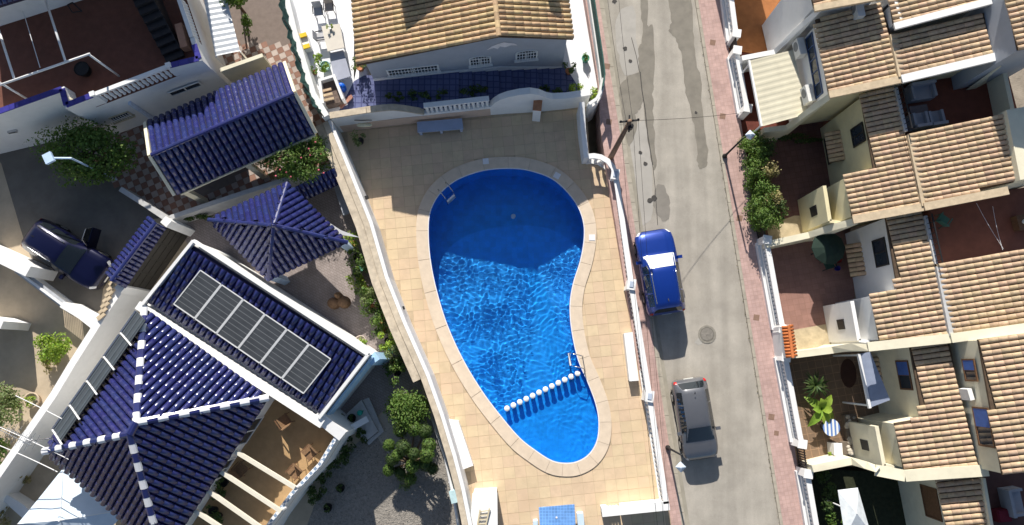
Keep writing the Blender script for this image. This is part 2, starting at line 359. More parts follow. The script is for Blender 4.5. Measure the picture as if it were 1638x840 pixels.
# shallow children's end: a raised step behind the posts
ks = [p for p in offset_loop(EDGE, .015) if below(p)]
d = (KD1 - KD0).normalized()
i0 = max(range(len(ks)), key=lambda i: (ks[i] - ks[i - 1]).length); ks = ks[i0:] + ks[:i0]
q = MB(); q.prism(ks, -1.24, -.55); q.build('shallow_floor', M_mosaic, pool)
# coping ring, in stones
M_cop = mat('pale_coping_stone', (.66, .545, .42), .85, .07, 3, .003, rand=.03, stain=.25, stain_col=(.5, .39, .27))
m_ = 34; k = n / m_
for j in range(m_):
    a, b = int(j * k), int((j + 1) * k); ids = list(range(a, b + 1)); inn = [EDGE[i % n] for i in ids]; out = [COP[i % n] for i in ids]
    g = .006; shr = lambda L_: [L_[0].lerp(L_[1], .03)] + L_[1:-1] + [L_[-1].lerp(L_[-2], .03)]
    inn, out = shr(inn), shr(out); q = MB(); q.prism(inn + out[::-1], -.03, .05); q.build('coping_stone', M_cop, pool)
lip = offset_loop(EDGE, -.045); q = MB()
q.add([Vector((p.x, p.y, .046)) for p in EDGE] + [Vector((p.x, p.y, .046)) for p in lip] + [Vector((p.x, p.y, -.02)) for p in lip] + [Vector((p.x, p.y, -.02)) for p in EDGE], [(i + a * n, (i + 1) % n + a * n, (i + 1) % n + (a + 1) % 4 * n, i + (a + 1) % 4 * n) for a in range(4) for i in range(n)])
q.build('white_lip', M_wglaze, pool)
for x, y, a in [(777, 258, .1), (891, 281, -.5), (947, 380, 0), (1006, -50, 0)][:3]:
    c = at(x, y, .056); q = MB(); q.box((c.x, c.y, .058), (.32, .32, .02), a); q.build('skimmer_lid', M_wglaze, pool)
c = at(821, 349, -1.25 - .085 * (at(821, 349, -1.8).y - KD1.y) + .01); q = MB(); q.lathe(c, [(.14, 0), (.14, .02), (.11, .03), (.05, .01), (.001, .01)], 16); q.build('floor_drain', M_wglaze, pool)
# water: a finely rippled sheet
def water():
    lo_x, hi_x = min(p.x for p in EDGE), max(p.x for p in EDGE); lo_y, hi_y = min(p.y for p in EDGE), max(p.y for p in EDGE)
    s_ = .028; nx, ny = int((hi_x - lo_x) / s_) + 2, int((hi_y - lo_y) / s_) + 2
    from mathutils import noise
    waves = []
    r2 = random.Random(5)
    for i in range(18):
        lam = r2.uniform(.22, .5); a = r2.uniform(0, 6.283); waves.append((2 * math.pi / lam * math.cos(a), 2 * math.pi / lam * math.sin(a), r2.uniform(0, 6.28), lam * .0021))
    outl = [(p.x, p.y) for p in offset_loop(EDGE, .06)]
    vs, fs, idx = [], [], {}
    for j in range(ny):
        y = lo_y + j * s_
        for i in range(nx):
            x = lo_x + i * s_
            if not inside((x, y), outl): continue
            wx, wy = x + .25 * noise.noise((x * .8, y * .8, 0)), y + .25 * noise.noise((x * .8, y * .8, 5))
            am = .75 + .6 * noise.noise((x * .35, y * .35, 9))
            z = sum(A * math.sin(kx * wx + ky * wy + ph) for kx, ky, ph, A in waves)
            idx[(i, j)] = len(vs); vs.append((x, y, WZ + z * am))
    for (i, j), a in idx.items():
        b, c_, d_ = idx.get((i + 1, j)), idx.get((i + 1, j + 1)), idx.get((i, j + 1))
        if b is not None and c_ is not None and d_ is not None: fs.append((a, b, c_, d_))
    q = MB(); q.v = [Vector(v) for v in vs]; q.f = fs
    return q
M_water = bpy.data.materials.new('pool_water'); M_water.use_nodes = True
t = M_water.node_tree; t.nodes.remove(t.nodes['Principled BSDF']); gl = t.nodes.new('ShaderNodeBsdfGlass'); gl.inputs['IOR'].default_value = 1.33; gl.inputs['Roughness'].default_value = 0.0; gl.inputs['Color'].default_value = (.9, .97, 1, 1)
t.links.new(gl.outputs[0], t.nodes['Material Output'].inputs['Surface'])
wat = water().build('pool_water', M_water, None, True, fix=False); wat['kind'] = 'structure'
wat.cycles.is_caustics_caster = True
for o in pool.children:
    if o.name.startswith(('basin', 'shallow')): o.cycles.is_caustics_receiver = True
sun.cycles.is_caustics_light = True
# ---------------------------------------------------------------- pool deck
WBASE = [(545, 212), (575, 285), (608, 367), (632, 450), (659, 518), (695, 599), (716, 658), (735, 720), (748, 770), (762, 840), (770, 900)]
NBASE = [(545, 212), (600, 204), (670, 196), (790, 184), (870, 178), (936, 171)]
EBASE = [(936, 171), (940, 256), (962, 259), (978, 268), (985, 300), (1006, 450), (1035, 634), (1066, 812), (1082, 900)]
DECK = [at(x, y) for x, y in NBASE + EBASE[1:] + WBASE[::-1][:-1]]
M_deck = mat('sand_deck_tile', (.625, .48, .32), .82, .08, 2.2, .002, 30, rand=.05, hue=.008, stain=.45, stain_col=(.47, .34, .215), stain_scale=.55, stain_lo=.52)
M_grout = mat('deck_grout', (.49, .38, .255), .9, .15, 3)
q = MB()
outer = [Vector((p.x, p.y, 0)) for p in offset_loop(DECK, .12)]
hole = [Vector((p.x, p.y, 0)) for p in offset_loop(EDGE, .3)]
bm = bmesh.new()
def loop_edges(pts, z):
    vs = [bm.verts.new((p.x, p.y, z)) for p in pts]
    return [bm.edges.new((vs[i], vs[(i + 1) % len(vs)])) for i in range(len(vs))]
bmesh.ops.triangle_fill(bm, use_beauty=True, use_dissolve=False, edges=loop_edges(outer, -.006) + loop_edges(hole, -.006))
for f in list(bm.faces):                                    # keep only the ring between deck edge and pool
    c = f.calc_center_median()
    if inside(c, [(p.x, p.y) for p in hole]) or not inside(c, [(p.x, p.y) for p in outer]): bm.faces.remove(f)
me = bpy.data.meshes.new('pool_deck'); bm.normal_update(); bm.to_mesh(me); bm.free()
me.materials.append(M_grout); deck = bpy.data.objects.new('pool_deck', me); COL.objects.link(deck); deck['kind'] = 'structure'; deck['_o'] = (0, 0, 0)
tw, th = .56, .56; g = .016
u = (at(870, 178) - at(600, 204)); u = Vector((u.x, u.y, 0)).normalized(); v = Vector((-u.y, u.x, 0)); ang = math.atan2(u.y, u.x)
tile = MB(); tile.box((0, 0, -.005), (tw - g, th - g, .012)); tile_me = mesh_of(tile, 'deck_tile', M_deck)
dk = [(p.x, p.y) for p in DECK]; cp = [(p.x, p.y) for p in offset_loop(EDGE, .48)]; o0 = at(740, 330)
spots = []
for j in range(-60, 60):
    for i in range(-40, 40):
        p = o0 + u * (i * tw) + v * (j * th)
        if p.y < -14.5 or not inside(p, dk) or inside(p, cp): continue
        spots.append(p)
near = sorted(spots, key=lambda p: p.length)
rest = MB()
for kk, p in enumerate(near):
    zz = rnd.uniform(-.003, .0015)
    if kk < 300: inst('deck_tile', tile_me, deck, Matrix.Translation(p + Vector((0, 0, zz))) @ Matrix.Rotation(ang, 4, 'Z'))
    else: rest.box(p + Vector((0, 0, -.005 + zz)), (tw - g, th - g, .012), ang)
o = rest.build('deck_tiles', M_deck, deck, fix=False); o['kind'] = 'stuff'
# soil under the deck down to the ground, on the street side
q = MB(); q.wall([Vector((p.x, p.y, -.02)) for p in [at(x, y) for x, y in EBASE]], .1, -2.4); struct('deck_retaining_edge', q, M_white, deck)

# ---------------------------------------------------------------- posts in the water
M_postw = mat('white_post_cap', (.82, .82, .80), .5, .03, 5); M_postb = mat('blue_post', (.05, .16, .5), .4, .1, 5)
for i in range(12):
    f = (i + .1) / 11.2; x, y = 810 + f * (925 - 810), 654 + f * (597 - 654)
    c = at(x, y, .16)
    p = thing('pool_post', (c.x, c.y, -.55), 'white topped post of the row across the shallow end, number %s from the left' % ['first', 'second', 'third', 'fourth', 'fifth', 'sixth', 'seventh', 'eighth', 'ninth', 'tenth', 'eleventh', 'twelfth'][i], 'post', 'posts across the pool')
    q = MB(); q.lathe((0, 0, 0), [(.115, 0), (.115, .52), (.115, .66)], 16); q.build('shaft', M_postb, p, local=True)
    q = MB(); q.lathe((0, 0, 0), [(.13, .655), (.145, .67), (.145, .70), (.12, .72), (.001, .725)], 18); q.build('cap', M_postw, p, True, local=True)
# ---------------------------------------------------------------- ladders
def ladder(a, b, label, inward, h):
    A, B = at(*a, .05), at(*b, .05); mid = (A + B) / 2
    t_ = thing('pool_ladder', (mid.x, mid.y, .05), label, 'ladder', 'pool ladders'); d = Vector(inward).normalized()
    for p in (A, B):
        P = [p - d * .02 + Vector((0, 0, 0)), p + Vector((0, 0, h * .75)), p + d * .14 + Vector((0, 0, h)), p + d * .5 + Vector((0, 0, h * .98)), p + d * .66 + Vector((0, 0, h * .7)), p + d * .68 + Vector((0, 0, -1.1))]
        q = MB(); q.tube(P, .026, 8); q.build('rail', M_metal, t_, True)
    for k in range(3):
        z = -.18 - .3 * k; q = MB(); q.bar(A + d * .68 + Vector((0, 0, z)), B + d * .68 + Vector((0, 0, z)), .1, .03); q.build('rung', M_wglaze, t_)
ladder((702, 306), (714, 295), 'steel ladder at the shaded upper left edge of the pool', (.62, -.78, 0), .55)
ladder((931, 570), (934, 590), 'steel ladder at the sunlit right edge, beside the row of posts', (-1, .25, 0), .65)

# ---------------------------------------------------------------- walls round the pool
def topz(px, py, z): return at(px, py, z)
W = thing('pool_wall', at(590, 330), 'long white pool wall on the left with an old beige coping', 'wall')
def shift(l, dx, dy=0): return [(x + dx, y + dy) for x, y in l]
wb = [at(x, y) for x, y in WBASE]
wl = []
for i, p in enumerate(wb):
    d_ = (wb[min(i + 1, len(wb) - 1)] - wb[max(i - 1, 0)]); d_ = Vector((d_.x, d_.y, 0)).normalized(); nrm = Vector((d_.y, -d_.x, 0)); wl.append((p, nrm if nrm.x < 0 else -nrm))
q = MB(); q.wall([p + n_ * .09 + Vector((0, 0, 2.0)) for p, n_ in wl], .18, -.3); q.build('render_face', M_white, W)
q = MB(); q.wall([p + n_ * .33 + Vector((0, 0, 2.03 + .02 * math.sin(i * 2.1))) for i, (p, n_) in enumerate(wl)], .28, -.3); q.build('inner_coping', M_beige, W)
wl2 = wl[:6]; e = wl[5][0].lerp(wl[6][0], .1)
q = MB(); q.wall([p + n_ * .69 + Vector((0, 0, 1.95 + .03 * math.sin(i * 3.3))) for i, (p, n_) in enumerate(wl2)], .4, -.3); q.build('outer_coping', M_beige, W)
# notices and fixings on the face
for x, y in [(586, 316), (644, 493), (720, 720)]:
    c = at(x, y, 1.2); q = MB(); q.box(c + Vector((.02, 0, 0)), (.16, .16, .2), .3); q.build('wall_light', M_dark, W)
# north wall with wavy top and a balustrade insert
NW = thing('garden_wall', at(730, 190), 'wavy topped white wall between the pool and the tan roofed house', 'wall')
M_peach = mat('peach_render', (.60, .46, .37), .85, .06, 2, .004)
prof = [(545, 212, 2.25), (575, 208, 2.3), (600, 204, 2.3), (625, 201, 2.3), (640, 199, 2.2), (655, 197.5, 1.9), (670, 196, 1.5), (682, 195, 1.22)]
prof2 = [(786, 184, 1.25), (792, 183.5, 1.7), (800, 183, 2.1), (812, 182, 2.4), (830, 181, 2.65), (845, 180, 2.7), (858, 179, 2.45), (870, 178, 1.95), (880, 177, 1.7), (900, 175, 1.6), (925, 172, 1.65), (938, 171, 1.75)]
nn = Vector((.1, 1, 0)).normalized() * .11
for pr in (prof, prof2):
    q = MB(); q.wall([at(x, y) + nn + Vector((0, 0, z)) for x, y, z in pr], .22, -.3); q.build('wall_panel', M_white, NW)
    q = MB(); q.wall([at(x, y) + nn + Vector((0, 0, z + .05)) for x, y, z in pr], .34, lambda p: 0, 0) if False else None
    C_ = MB(); P = [at(x, y) + nn + Vector((0, 0, z + .045)) for x, y, z in pr]
    for i in range(len(P) - 1): C_.bar(P[i], P[i + 1] + (P[i + 1] - P[i]) * .02, .34, .08)
    C_.build('coping', M_beige if pr is prof else M_white, NW)
q = MB(); q.wall([at(x, y) + nn + Vector((0, 0, 1.2)) for x, y in [(682, 195), (786, 184)]], .216, -.3); q.build('wall_panel', M_white, NW)
q = MB(); q.wall([at(x, y) + nn * -.06 + Vector((0, 0, .95)) for x, y in [(550, 211), (600, 204), (670, 196), (785, 184)]], .03, -.01); q.build('peach_plinth', M_peach, NW)
balu = MB(); balu.lathe((0, 0, 0), [(.075, 0), (.075, .06), (.045, .09), (.085, .26), (.08, .34), (.042, .52), (.05, .6), (.075, .64), (.075, .70)], 10); balu_me = mesh_of(balu, 'baluster', M_white, True)
def balustrade(parent, A, B, n, z0, h, me=None, rail=True, rw=.26, m=None, zb=None):
    A, B = Vector(A), Vector(B); k = (h - .12) / .70
    for i in range(n):
        p = A.lerp(B, (i + .5) / n); zz = z0(p) if callable(z0) else z0
        inst('baluster', me or balu_me, parent, Matrix.Translation((p.x, p.y, zz)) @ Matrix.Diagonal((1.1, 1.1, k, 1)))
    if rail:
        q = MB(); a_ = Vector((A.x, A.y, (z0(A) if callable(z0) else z0) + h - .06)); b_ = Vector((B.x, B.y, (z0(B) if callable(z0) else z0) + h - .06))
        q.bar(a_, b_, rw, .12); q.build('rail', m or M_white, parent)
balustrade(NW, at(685, 195) + nn, at(784, 184) + nn, 14, 1.2, .95)
# pillar standing proud of the wall
P_ = thing('wall_pillar', at(858, 190), 'white pillar with a terracotta top standing against the upper pool wall', 'pillar')
c = at(858, 190); q = MB(); q.box((c.x, c.y + .1, .8), (.42, .5, 1.6), -.1); q.build('shaft', M_white, P_); q = MB(); q.box((c.x, c.y + .12, 1.66), (.46, .56, .1), -.1); q.build('cap', mat('terracotta', (.42, .2, .11), .8, .15, 5), P_)
# right hand side: solid wall, curved then straight balustrade
E = thing('pool_balustrade', at(1010, 500), 'white balustrade along the pavement side of the pool', 'balustrade')
q = MB(); q.wall([at(931, 163, 1.75), at(933, 205, 1.5), at(938, 252, 1.15)], .26, -.5); q.build('solid_wall', M_white, E)
rail = [(940, 250), (950, 249), (961, 251), (972, 257), (981, 268), (985, 282), (988, 300)]
RP = [at(x, y, 1.05) for x, y in rail]; EP = [(988, 300), (1010, 455), (1039, 634), (1066, 806)]; SP = [at(x, y, 1.05) for x, y in EP]
q = MB(); q.wall(RP + SP[1:], .27, lambda p: .93); q.build('rail', M_white, E)
q = MB(); q.wall([Vector((p.x, p.y, .1)) for p in RP + SP[1:]], .27, lambda p: -2.2); q.build('plinth', M_white, E)
for i in range(len(RP) - 1):
    p = RP[i].lerp(RP[i + 1], .5); inst('baluster', balu_me, E, Matrix.Translation((p.x, p.y, .1)) @ Matrix.Diagonal((1.2, 1.2, 1.2, 1)))
for i in range(3):
    a_, b_ = SP[i], SP[i + 1]; n_ = int((b_ - a_).length / .235)
    for k_ in range(n_):
        p = a_.lerp(b_, (k_ + .5) / n_); inst('baluster', balu_me, E, Matrix.Translation((p.x, p.y, .1)) @ Matrix.Diagonal((1.1, 1.1, 1.2, 1)))
for x, y in [(984, 279), (1010, 455), (1039, 634)]:
    c = at(x, y, 1.1); q = MB(); q.box((c.x, c.y, .55), (.36, .5, 1.1), -.16); q.box((c.x, c.y, 1.14), (.42, .56, .06), -.16); q.build('pier', M_white, E)
    q = MB(); q.box((c.x, c.y, 1.19), (.2, .3, .03), -.16); q.build('pier_shade_spot', mat('pier_shade_tone', (.42, .48, .58), .5, .1, 4), E)  # blue-grey shadow spot on the pier top, put in as a coloured slab
# lower right corner wall
SW = thing('corner_wall', at(1018, 825), 'low white wall at the lower right corner of the pool deck', 'wall')
a_, b_ = at(963, 820, 1.05), at(1071, 809, 1.05); q = MB(); q.wall([a_, b_], .42, .92); q.build('coping', M_white, SW)
q = MB(); q.wall([a_ + (b_ - a_).normalized() * .05 - Vector((0, 0, .135)), a_ + (b_ - a_) * .1 - Vector((0, 0, .135))], .3, 0); q.build('end_pier', M_white, SW)
balustrade(SW, a_.lerp(b_, .1), a_.lerp(b_, .28), 4, 0, .93, rail=False)
q = MB(); q.wall([a_.lerp(b_, .3) - Vector((0, 0, .135)), b_ - Vector((0, 0, .135))], .3, 0); q.build('wall_panel', M_white, SW)
# benches
def bench(px, z, name, label, m, th, legs=True):
    P = [at(x, y, z) for x, y in px]; c = sum(P, Vector()) / 4; t_ = thing(name, (c.x, c.y, 0), label, 'bench')
    q = MB(); q.prism(P, z - th, z); q.build('seat', m, t_)
    cen = Vector((c.x, c.y, 0))
    if legs:
        for f in (.03, .48, .92):
            a0, a1 = P[0].lerp(P[1], f), P[0].lerp(P[1], f + .06); b0, b1 = P[3].lerp(P[2], f), P[3].lerp(P[2], f + .06)
            q = MB(); q.prism([a0, a1, b1, b0], 0, z - th); q.build('support', m, t_)
    else:
        q = MB(); q.prism([Vector((p.x, p.y, 0)).lerp(cen, .03) for p in P], 0, z - th); q.build('base', m, t_)
    return t_
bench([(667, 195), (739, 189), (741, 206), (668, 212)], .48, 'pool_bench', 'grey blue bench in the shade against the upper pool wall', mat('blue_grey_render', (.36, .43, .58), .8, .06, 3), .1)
bench([(998, 533), (1012, 531), (1022, 609), (1007, 610)], .5, 'pool_bench', 'white solid bench against the right balustrade beside the pool ladder', M_white, .12, False)
bench([(712, 670), (733, 673), (757, 745), (738, 752)], .55, 'pool_bench', 'white solid bench against the left pool wall near the cloud pruned tree', M_white, .12, False)
# white cabin with wooden ladder on its roof
Cb = thing('pump_cabin', at(780, 830), 'white flat roofed pump cabin at the lower left of the deck', 'cabin')
P = [at(757, 790, 1.5), at(794, 789, 1.5), at(795, 870, 1.5), at(752, 870, 1.5)]; q = MB(); q.prism(P, 0, 1.5); q.build('wall', M_white, Cb)
q = MB(); q.prism(offset_loop(P, .05), 1.5, 1.58); q.build('roof_slab', M_white, Cb)
Lw = thing('wooden_ladder', at(770, 830, 1.6), 'cream wooden ladder leaning on the white pump cabin roof', 'ladder'); mw = mat('pale_wood', (.6, .52, .36), .7, .15, 6)
la, lb, ra, rb = at(768, 815, 1.68), at(762, 850, 1.62), at(783, 813, 1.68), at(775, 850, 1.62)
for a_, b_ in ((la, lb), (ra, rb)): q = MB(); q.bar(a_, b_, .07, .07); q.build('stile', mw, Lw)
for k_ in range(5): f = .1 + .19 * k_; q = MB(); q.bar(la.lerp(lb, f), ra.lerp(rb, f), .05, .04); q.build('rung', mw, Lw)
# picnic table, tiled blue
T_ = thing('picnic_table', at(891, 830), 'blue tiled square table with white benches at the lower edge of the deck', 'table')
M_bt = paving('blue_table_tiles', (.17, .36, .74), (1.5, 1.5, 1.4), .15, .15, var=.15, off=0, mortar=.008, rough=.35)
P = [at(862, 812, .75), at(919, 807, .75), at(922, 868, .75), at(865, 872, .75)]; q = MB(); q.prism(P, .67, .75); q.build('table_top', M_bt, T_)
c = sum(P, Vector()) / 4; q = MB(); q.box((c.x, c.y, .335), (.6, 1.2, .67)); q.build('pedestal', M_white, T_)
for px in ([(923, 822), (933, 821), (938, 870), (927, 870)], [(853, 834), (860, 833), (862, 870), (852, 870)]):
    P2 = [at(x, y, .45) for x, y in px]; q = MB(); q.prism(P2, 0, .45); q.build('bench_seat', mat('pale_blue_paint', (.55, .68, .82), .6, .05, 4), T_)
q = MB(); q.lathe((c.x - .05, c.y + .35, .75), [(.05, 0), (.05, .02), (.03, .02), (.001, .02)], 10); q.build('parasol_socket', M_wglaze, T_)
# ---------------------------------------------------------------- shared builders for houses
COUNT = {}
def tile_mesh(w, l, h, m, key):
    if key in COUNT: return COUNT[key]
    xs_ = [-.43, -.40, -.31, -.17, 0, .17, .31, .40, .43]; zs_ = [-.1, .3, .66, .92, 1, .92, .66, .3, -.1]
    v, f = [], []; k = len(xs_)
    for y, dz in ((-l / 2 - .01, .014), (l / 2 + .02, .0)):
        for a, b in zip(xs_, zs_): v.append((a * w, y, b * h + dz))
    for a, b in zip(xs_, zs_): v.append((a * w, -l / 2 - .01, b * h * .5 - .01))
    for i in range(k - 1): f += [(i, i + 1, k + i + 1, k + i), (2 * k + i, 2 * k + i + 1, i + 1, i)]
    q = MB(); q.add(v, f); o = q.build('roof_tile', m, None, False, fix=False); me = o.data; me.transform(Matrix.Translation(o.location)); bpy.data.objects.remove(o)
    me.polygons.foreach_set('use_smooth', [p.index % 2 == 0 for p in me.polygons])
    COUNT[key] = me; return me
def tiles(roof, poly, eaveA, eaveB, w, l, h, m, key, lift=.03, limit=300, extra=None, jit=.006):
    """cover a planar roof polygon with barrel tiles; eaveA->eaveB runs along the lower edge"""
    root = roof
    while root.parent is not None: root = root.parent
    P = [Vector(p) for p in poly]; X = (Vector(eaveB) - Vector(eaveA)).normalized()
    nrm = Vector((0, 0, 0))
    for i in range(len(P)): nrm += P[i].cross(P[(i + 1) % len(P)])
    nrm.normalize()
    if nrm.z < 0: nrm = -nrm
    Y = nrm.cross(X).normalized(); c = sum(P, Vector()) / len(P)
    if (c - Vector(eaveA)).dot(Y) < 0: X = -X; Y = nrm.cross(X)
    o0 = Vector(eaveA); loc = [((p - o0).dot(X), (p - o0).dot(Y)) for p in P]
    x0, x1 = min(a for a, b in loc), max(a for a, b in loc); y1 = max(b for a, b in loc)
    nx = max(1, round((x1 - x0) / w)); w2 = (x1 - x0) / nx; me = tile_mesh(w, l, h, m, key); base = Matrix((X, Y, nrm)).transposed().to_4x4()
    rest = MB(); out = 0
    for j in range(int(y1 / l) + 1):
        for i in range(nx):
            a, b = x0 + (i + .5) * w2, (j + .5) * l
            if not inside((a, b), loc): continue
            M = Matrix.Translation(o0 + X * (a + rnd.uniform(-jit, jit)) + Y * (b + rnd.uniform(-jit, jit)) + nrm * (lift + rnd.uniform(0, .008))) @ base @ Matrix.Rotation(rnd.uniform(-.012, .012), 4, 'Z') @ Matrix.Diagonal((w2 / w, 1, 1, 1))
            n_ = root.get('_n', 0)
            if n_ < limit: inst('roof_tile', me, roof, M); root['_n'] = n_ + 1
            else: rest.add([M @ v.co for v in me.vertices], [tuple(p.vertices) for p in me.polygons])
            out += 1
    if rest.v:
        o = rest.build('roof_tiles', m, roof, False, fix=False); o['kind'] = 'stuff'; o.data.polygons.foreach_set('use_smooth', [i % 2 == 0 for i in range(len(o.data.polygons))])
    return out
def ridge(roof, A, B, r, mats, l=.36, name='ridge_tile', lift_=.07):
    A, B = Vector(A), Vector(B); n_ = max(1, round((B - A).length / l)); d_ = (B - A).normalized(); s_ = d_.cross(Vector((0, 0, 1))).normalized(); u_ = s_.cross(d_)
    for i in range(n_):
        a, b = A.lerp(B, i / n_), A.lerp(B, (i + 1.08) / n_); q = MB(); vs = []
        for p, k in ((a, 1.0), (b, .95)):
            for t_ in (-90, -55, -20, 20, 55, 90): t_ = math.radians(t_); vs.append(p + s_ * math.sin(t_) * r * k + u_ * (math.cos(t_) * r * .75 * k + lift_))
        q.add(vs, [(j, j + 1, 7 + j, 6 + j) for j in range(5)] + [tuple(range(6)), tuple(range(11, 5, -1))]); q.build(name, mats[i % len(mats)], roof, False)
def vplane(px, py, A, B, off=0.):
    A, B = Vector(A), Vector(B); d_ = Vector((B.x - A.x, B.y - A.y, 0)).normalized(); n_ = Vector((d_.y, -d_.x, 0)); r_ = ray(px, py); o = Vector((0, 0, CAM_H))
    t_ = (n_.dot(A - o) + off) / n_.dot(r_); return o + r_ * t_
def window(parent, A, B, px, w, h, frame=M_white, bars=0, hb=0, mull=1, arch=False, pane=M_glass, name='window', sill=True, proud=.05, z=None, shutter=None):
    """window in the vertical plane A->B (xy), centred where the photo shows it"""
    A, B = Vector(A), Vector(B); c = vplane(px[0], px[1], A, B) if len(px) == 2 else Vector(px)
    if z is not None: c.z = z
    d_ = Vector((B.x - A.x, B.y - A.y, 0)).normalized(); n_ = Vector((d_.y, -d_.x, 0))
    if n_.dot(-Vector((c.x, c.y - 0, 0)) + Vector((0, 0, 0))) < 0: n_ = -n_
    U = Vector((0, 0, 1)); f = .07
    P = lambda a, b, o=0.: c + d_ * a + U * b + n_ * o
    def slab(q, a0, a1, b0, b1, o0, o1): q.hexa([P(a0, b0, o0), P(a1, b0, o0), P(a1, b1, o0), P(a0, b1, o0)], [P(a0, b0, o1), P(a1, b0, o1), P(a1, b1, o1), P(a0, b1, o1)])
    q = MB()
    slab(q, -w / 2, w / 2, h / 2 - f, h / 2, .003, proud); slab(q, -w / 2, w / 2, -h / 2, -h / 2 + f, .003, proud); slab(q, -w / 2, -w / 2 + f, -h / 2 + f, h / 2 - f, .003, proud); slab(q, w / 2 - f, w / 2, -h / 2 + f, h / 2 - f, .003, proud)
    if arch:
        k = 10; rr = w / 2; top = [(rr * math.cos(math.pi * i / k), h / 2 + .45 * rr * math.sin(math.pi * i / k)) for i in range(k + 1)]; ins = [((rr - f) * math.cos(math.pi * i / k), h / 2 - .0 + .45 * (rr - f) * math.sin(math.pi * i / k)) for i in range(k + 1)]
        for i in range(k): q.hexa([P(*top[i], .003), P(*top[i + 1], .003), P(*ins[i + 1], .003), P(*ins[i], .003)], [P(*top[i], proud), P(*top[i + 1], proud), P(*ins[i + 1], proud), P(*ins[i], proud)])
    fo = q.build(name, frame, parent)
    q = MB(); pts = [(-w / 2 + f, -h / 2 + f), (w / 2 - f, -h / 2 + f), (w / 2 - f, h / 2 - f)] + ([] if not arch else [(w / 2 - f, h / 2)] + [(x, y) for x, y in ins[1:-1]] + [(-w / 2 + f, h / 2)]) + [(-w / 2 + f, h / 2 - f)]
    q.poly([P(a, b, .012) for a, b in pts]); q.build('pane', pane, fo)
    for i in range(mull):
        a = -w / 2 + w * (i + 1) / (mull + 1); q = MB(); slab(q, a - .025, a + .025, -h / 2 + f, h / 2 - f, .014, proud - .01); q.build('mullion', frame, fo)
    for i in range(bars):
        a = -w / 2 + w * (i + .5) / bars; q = MB(); e = (.45 * math.sqrt(max(0, (w / 2) ** 2 - a * a)) if arch else -f); slab(q, a - .016, a + .016, -h / 2 + .01, h / 2 + e, proud + .03, proud + .06); q.build('bar', M_whitem, fo)
    for i in range(hb):
        b = -h / 2 + h * (i + .5) / hb; q = MB(); slab(q, -w / 2, w / 2, b - .014, b + .014, proud + .062, proud + .085); q.build('bar', M_whitem, fo)
    if sill: q = MB(); slab(q, -w / 2 - .06, w / 2 + .06, -h / 2 - .07, -h / 2 - .002, .003, proud + .09); q.build('sill', frame, fo)
    if shutter is not None:
        q = MB(); slab(q, -w / 2 + f, 0, -h / 2 + f, h / 2 - f, .03, .042); q.build('shutter', shutter, fo)
    return fo
def leaves(center, rad, n, size, seed=0, clumps=None, flat=.6):
    """a crown of leaf sized faces in uneven clumps"""
    r_ = random.Random(seed); q = MB(); center = Vector(center); cl = []
    k = clumps or max(5, int(n / 160))
    for i in range(k):
        for _ in range(20):
            p = Vector((r_.uniform(-1, 1), r_.uniform(-1, 1), r_.uniform(-1, 1)))
            if p.length < 1: break
        p = p.normalized() * (p.length ** .45); cl.append((center + Vector((p.x * rad[0] * .78, p.y * rad[1] * .78, p.z * rad[2] * .78)), r_.uniform(.3, .55)))
    for i in range(n):
        c, s_ = r_.choice(cl); d_ = Vector((r_.gauss(0, 1), r_.gauss(0, 1), r_.gauss(0, 1))).normalized()
        p = c + Vector((d_.x * rad[0], d_.y * rad[1], d_.z * rad[2])) * s_ * (r_.random() ** .4)
        a = Vector((r_.gauss(0, 1), r_.gauss(0, 1), r_.gauss(0, .7))).normalized(); nn_ = (d_ * .8 + Vector((r_.gauss(0, .5), r_.gauss(0, .5), r_.gauss(.5, .5)))).normalized()
        b = nn_.cross(a)
        if b.length < .05: continue
        b.normalize(); a = b.cross(nn_); L_ = size * r_.uniform(.6, 1.3); w_ = L_ * flat * .5
        q.add([p - a * L_ * .5, p + b * w_, p + a * L_ * .5 + nn_ * L_ * -.12, p - b * w_], [(0, 1, 2, 3)])
    return q
def leaf_mat(name, c, var=.35, hue=.02):
    if name in MATS: return MATS[name]
    m = mat(name, c, .55, .15, 6, rand=var, hue=hue); b = m.node_tree.nodes['Principled BSDF']; b.inputs['Subsurface Weight'].default_value = 0
    t = m.node_tree; tr = t.nodes.new('ShaderNodeBsdfTranslucent'); mx = t.nodes.new('ShaderNodeMixShader'); mx.inputs[0].default_value = .25
    src = b.inputs['Base Color'].links[0].from_socket; vm = t.nodes.new('ShaderNodeVectorMath'); vm.operation = 'MULTIPLY'; vm.inputs[1].default_value = (1.6, 1.7, .7); t.links.new(src, vm.inputs[0]); t.links.new(vm.outputs[0], tr.inputs['Color'])
    t.links.new(b.outputs[0], mx.inputs[1]); t.links.new(tr.outputs[0], mx.inputs[2]); t.links.new(mx.outputs[0], t.nodes['Material Output'].inputs['Surface']); return m
L_dark = leaf_mat('dark_leaf', (.06, .10, .026)); L_mid = leaf_mat('mid_leaf', (.105, .175, .035)); L_bright = leaf_mat('bright_leaf', (.22, .32, .04)); L_grey = leaf_mat('grey_green_leaf', (.17, .215, .085)); L_dry = leaf_mat('dry_leaf', (.30, .26, .12))
M_bark = mat('bark', (.14, .1, .065), .9, .25, 12, .01)
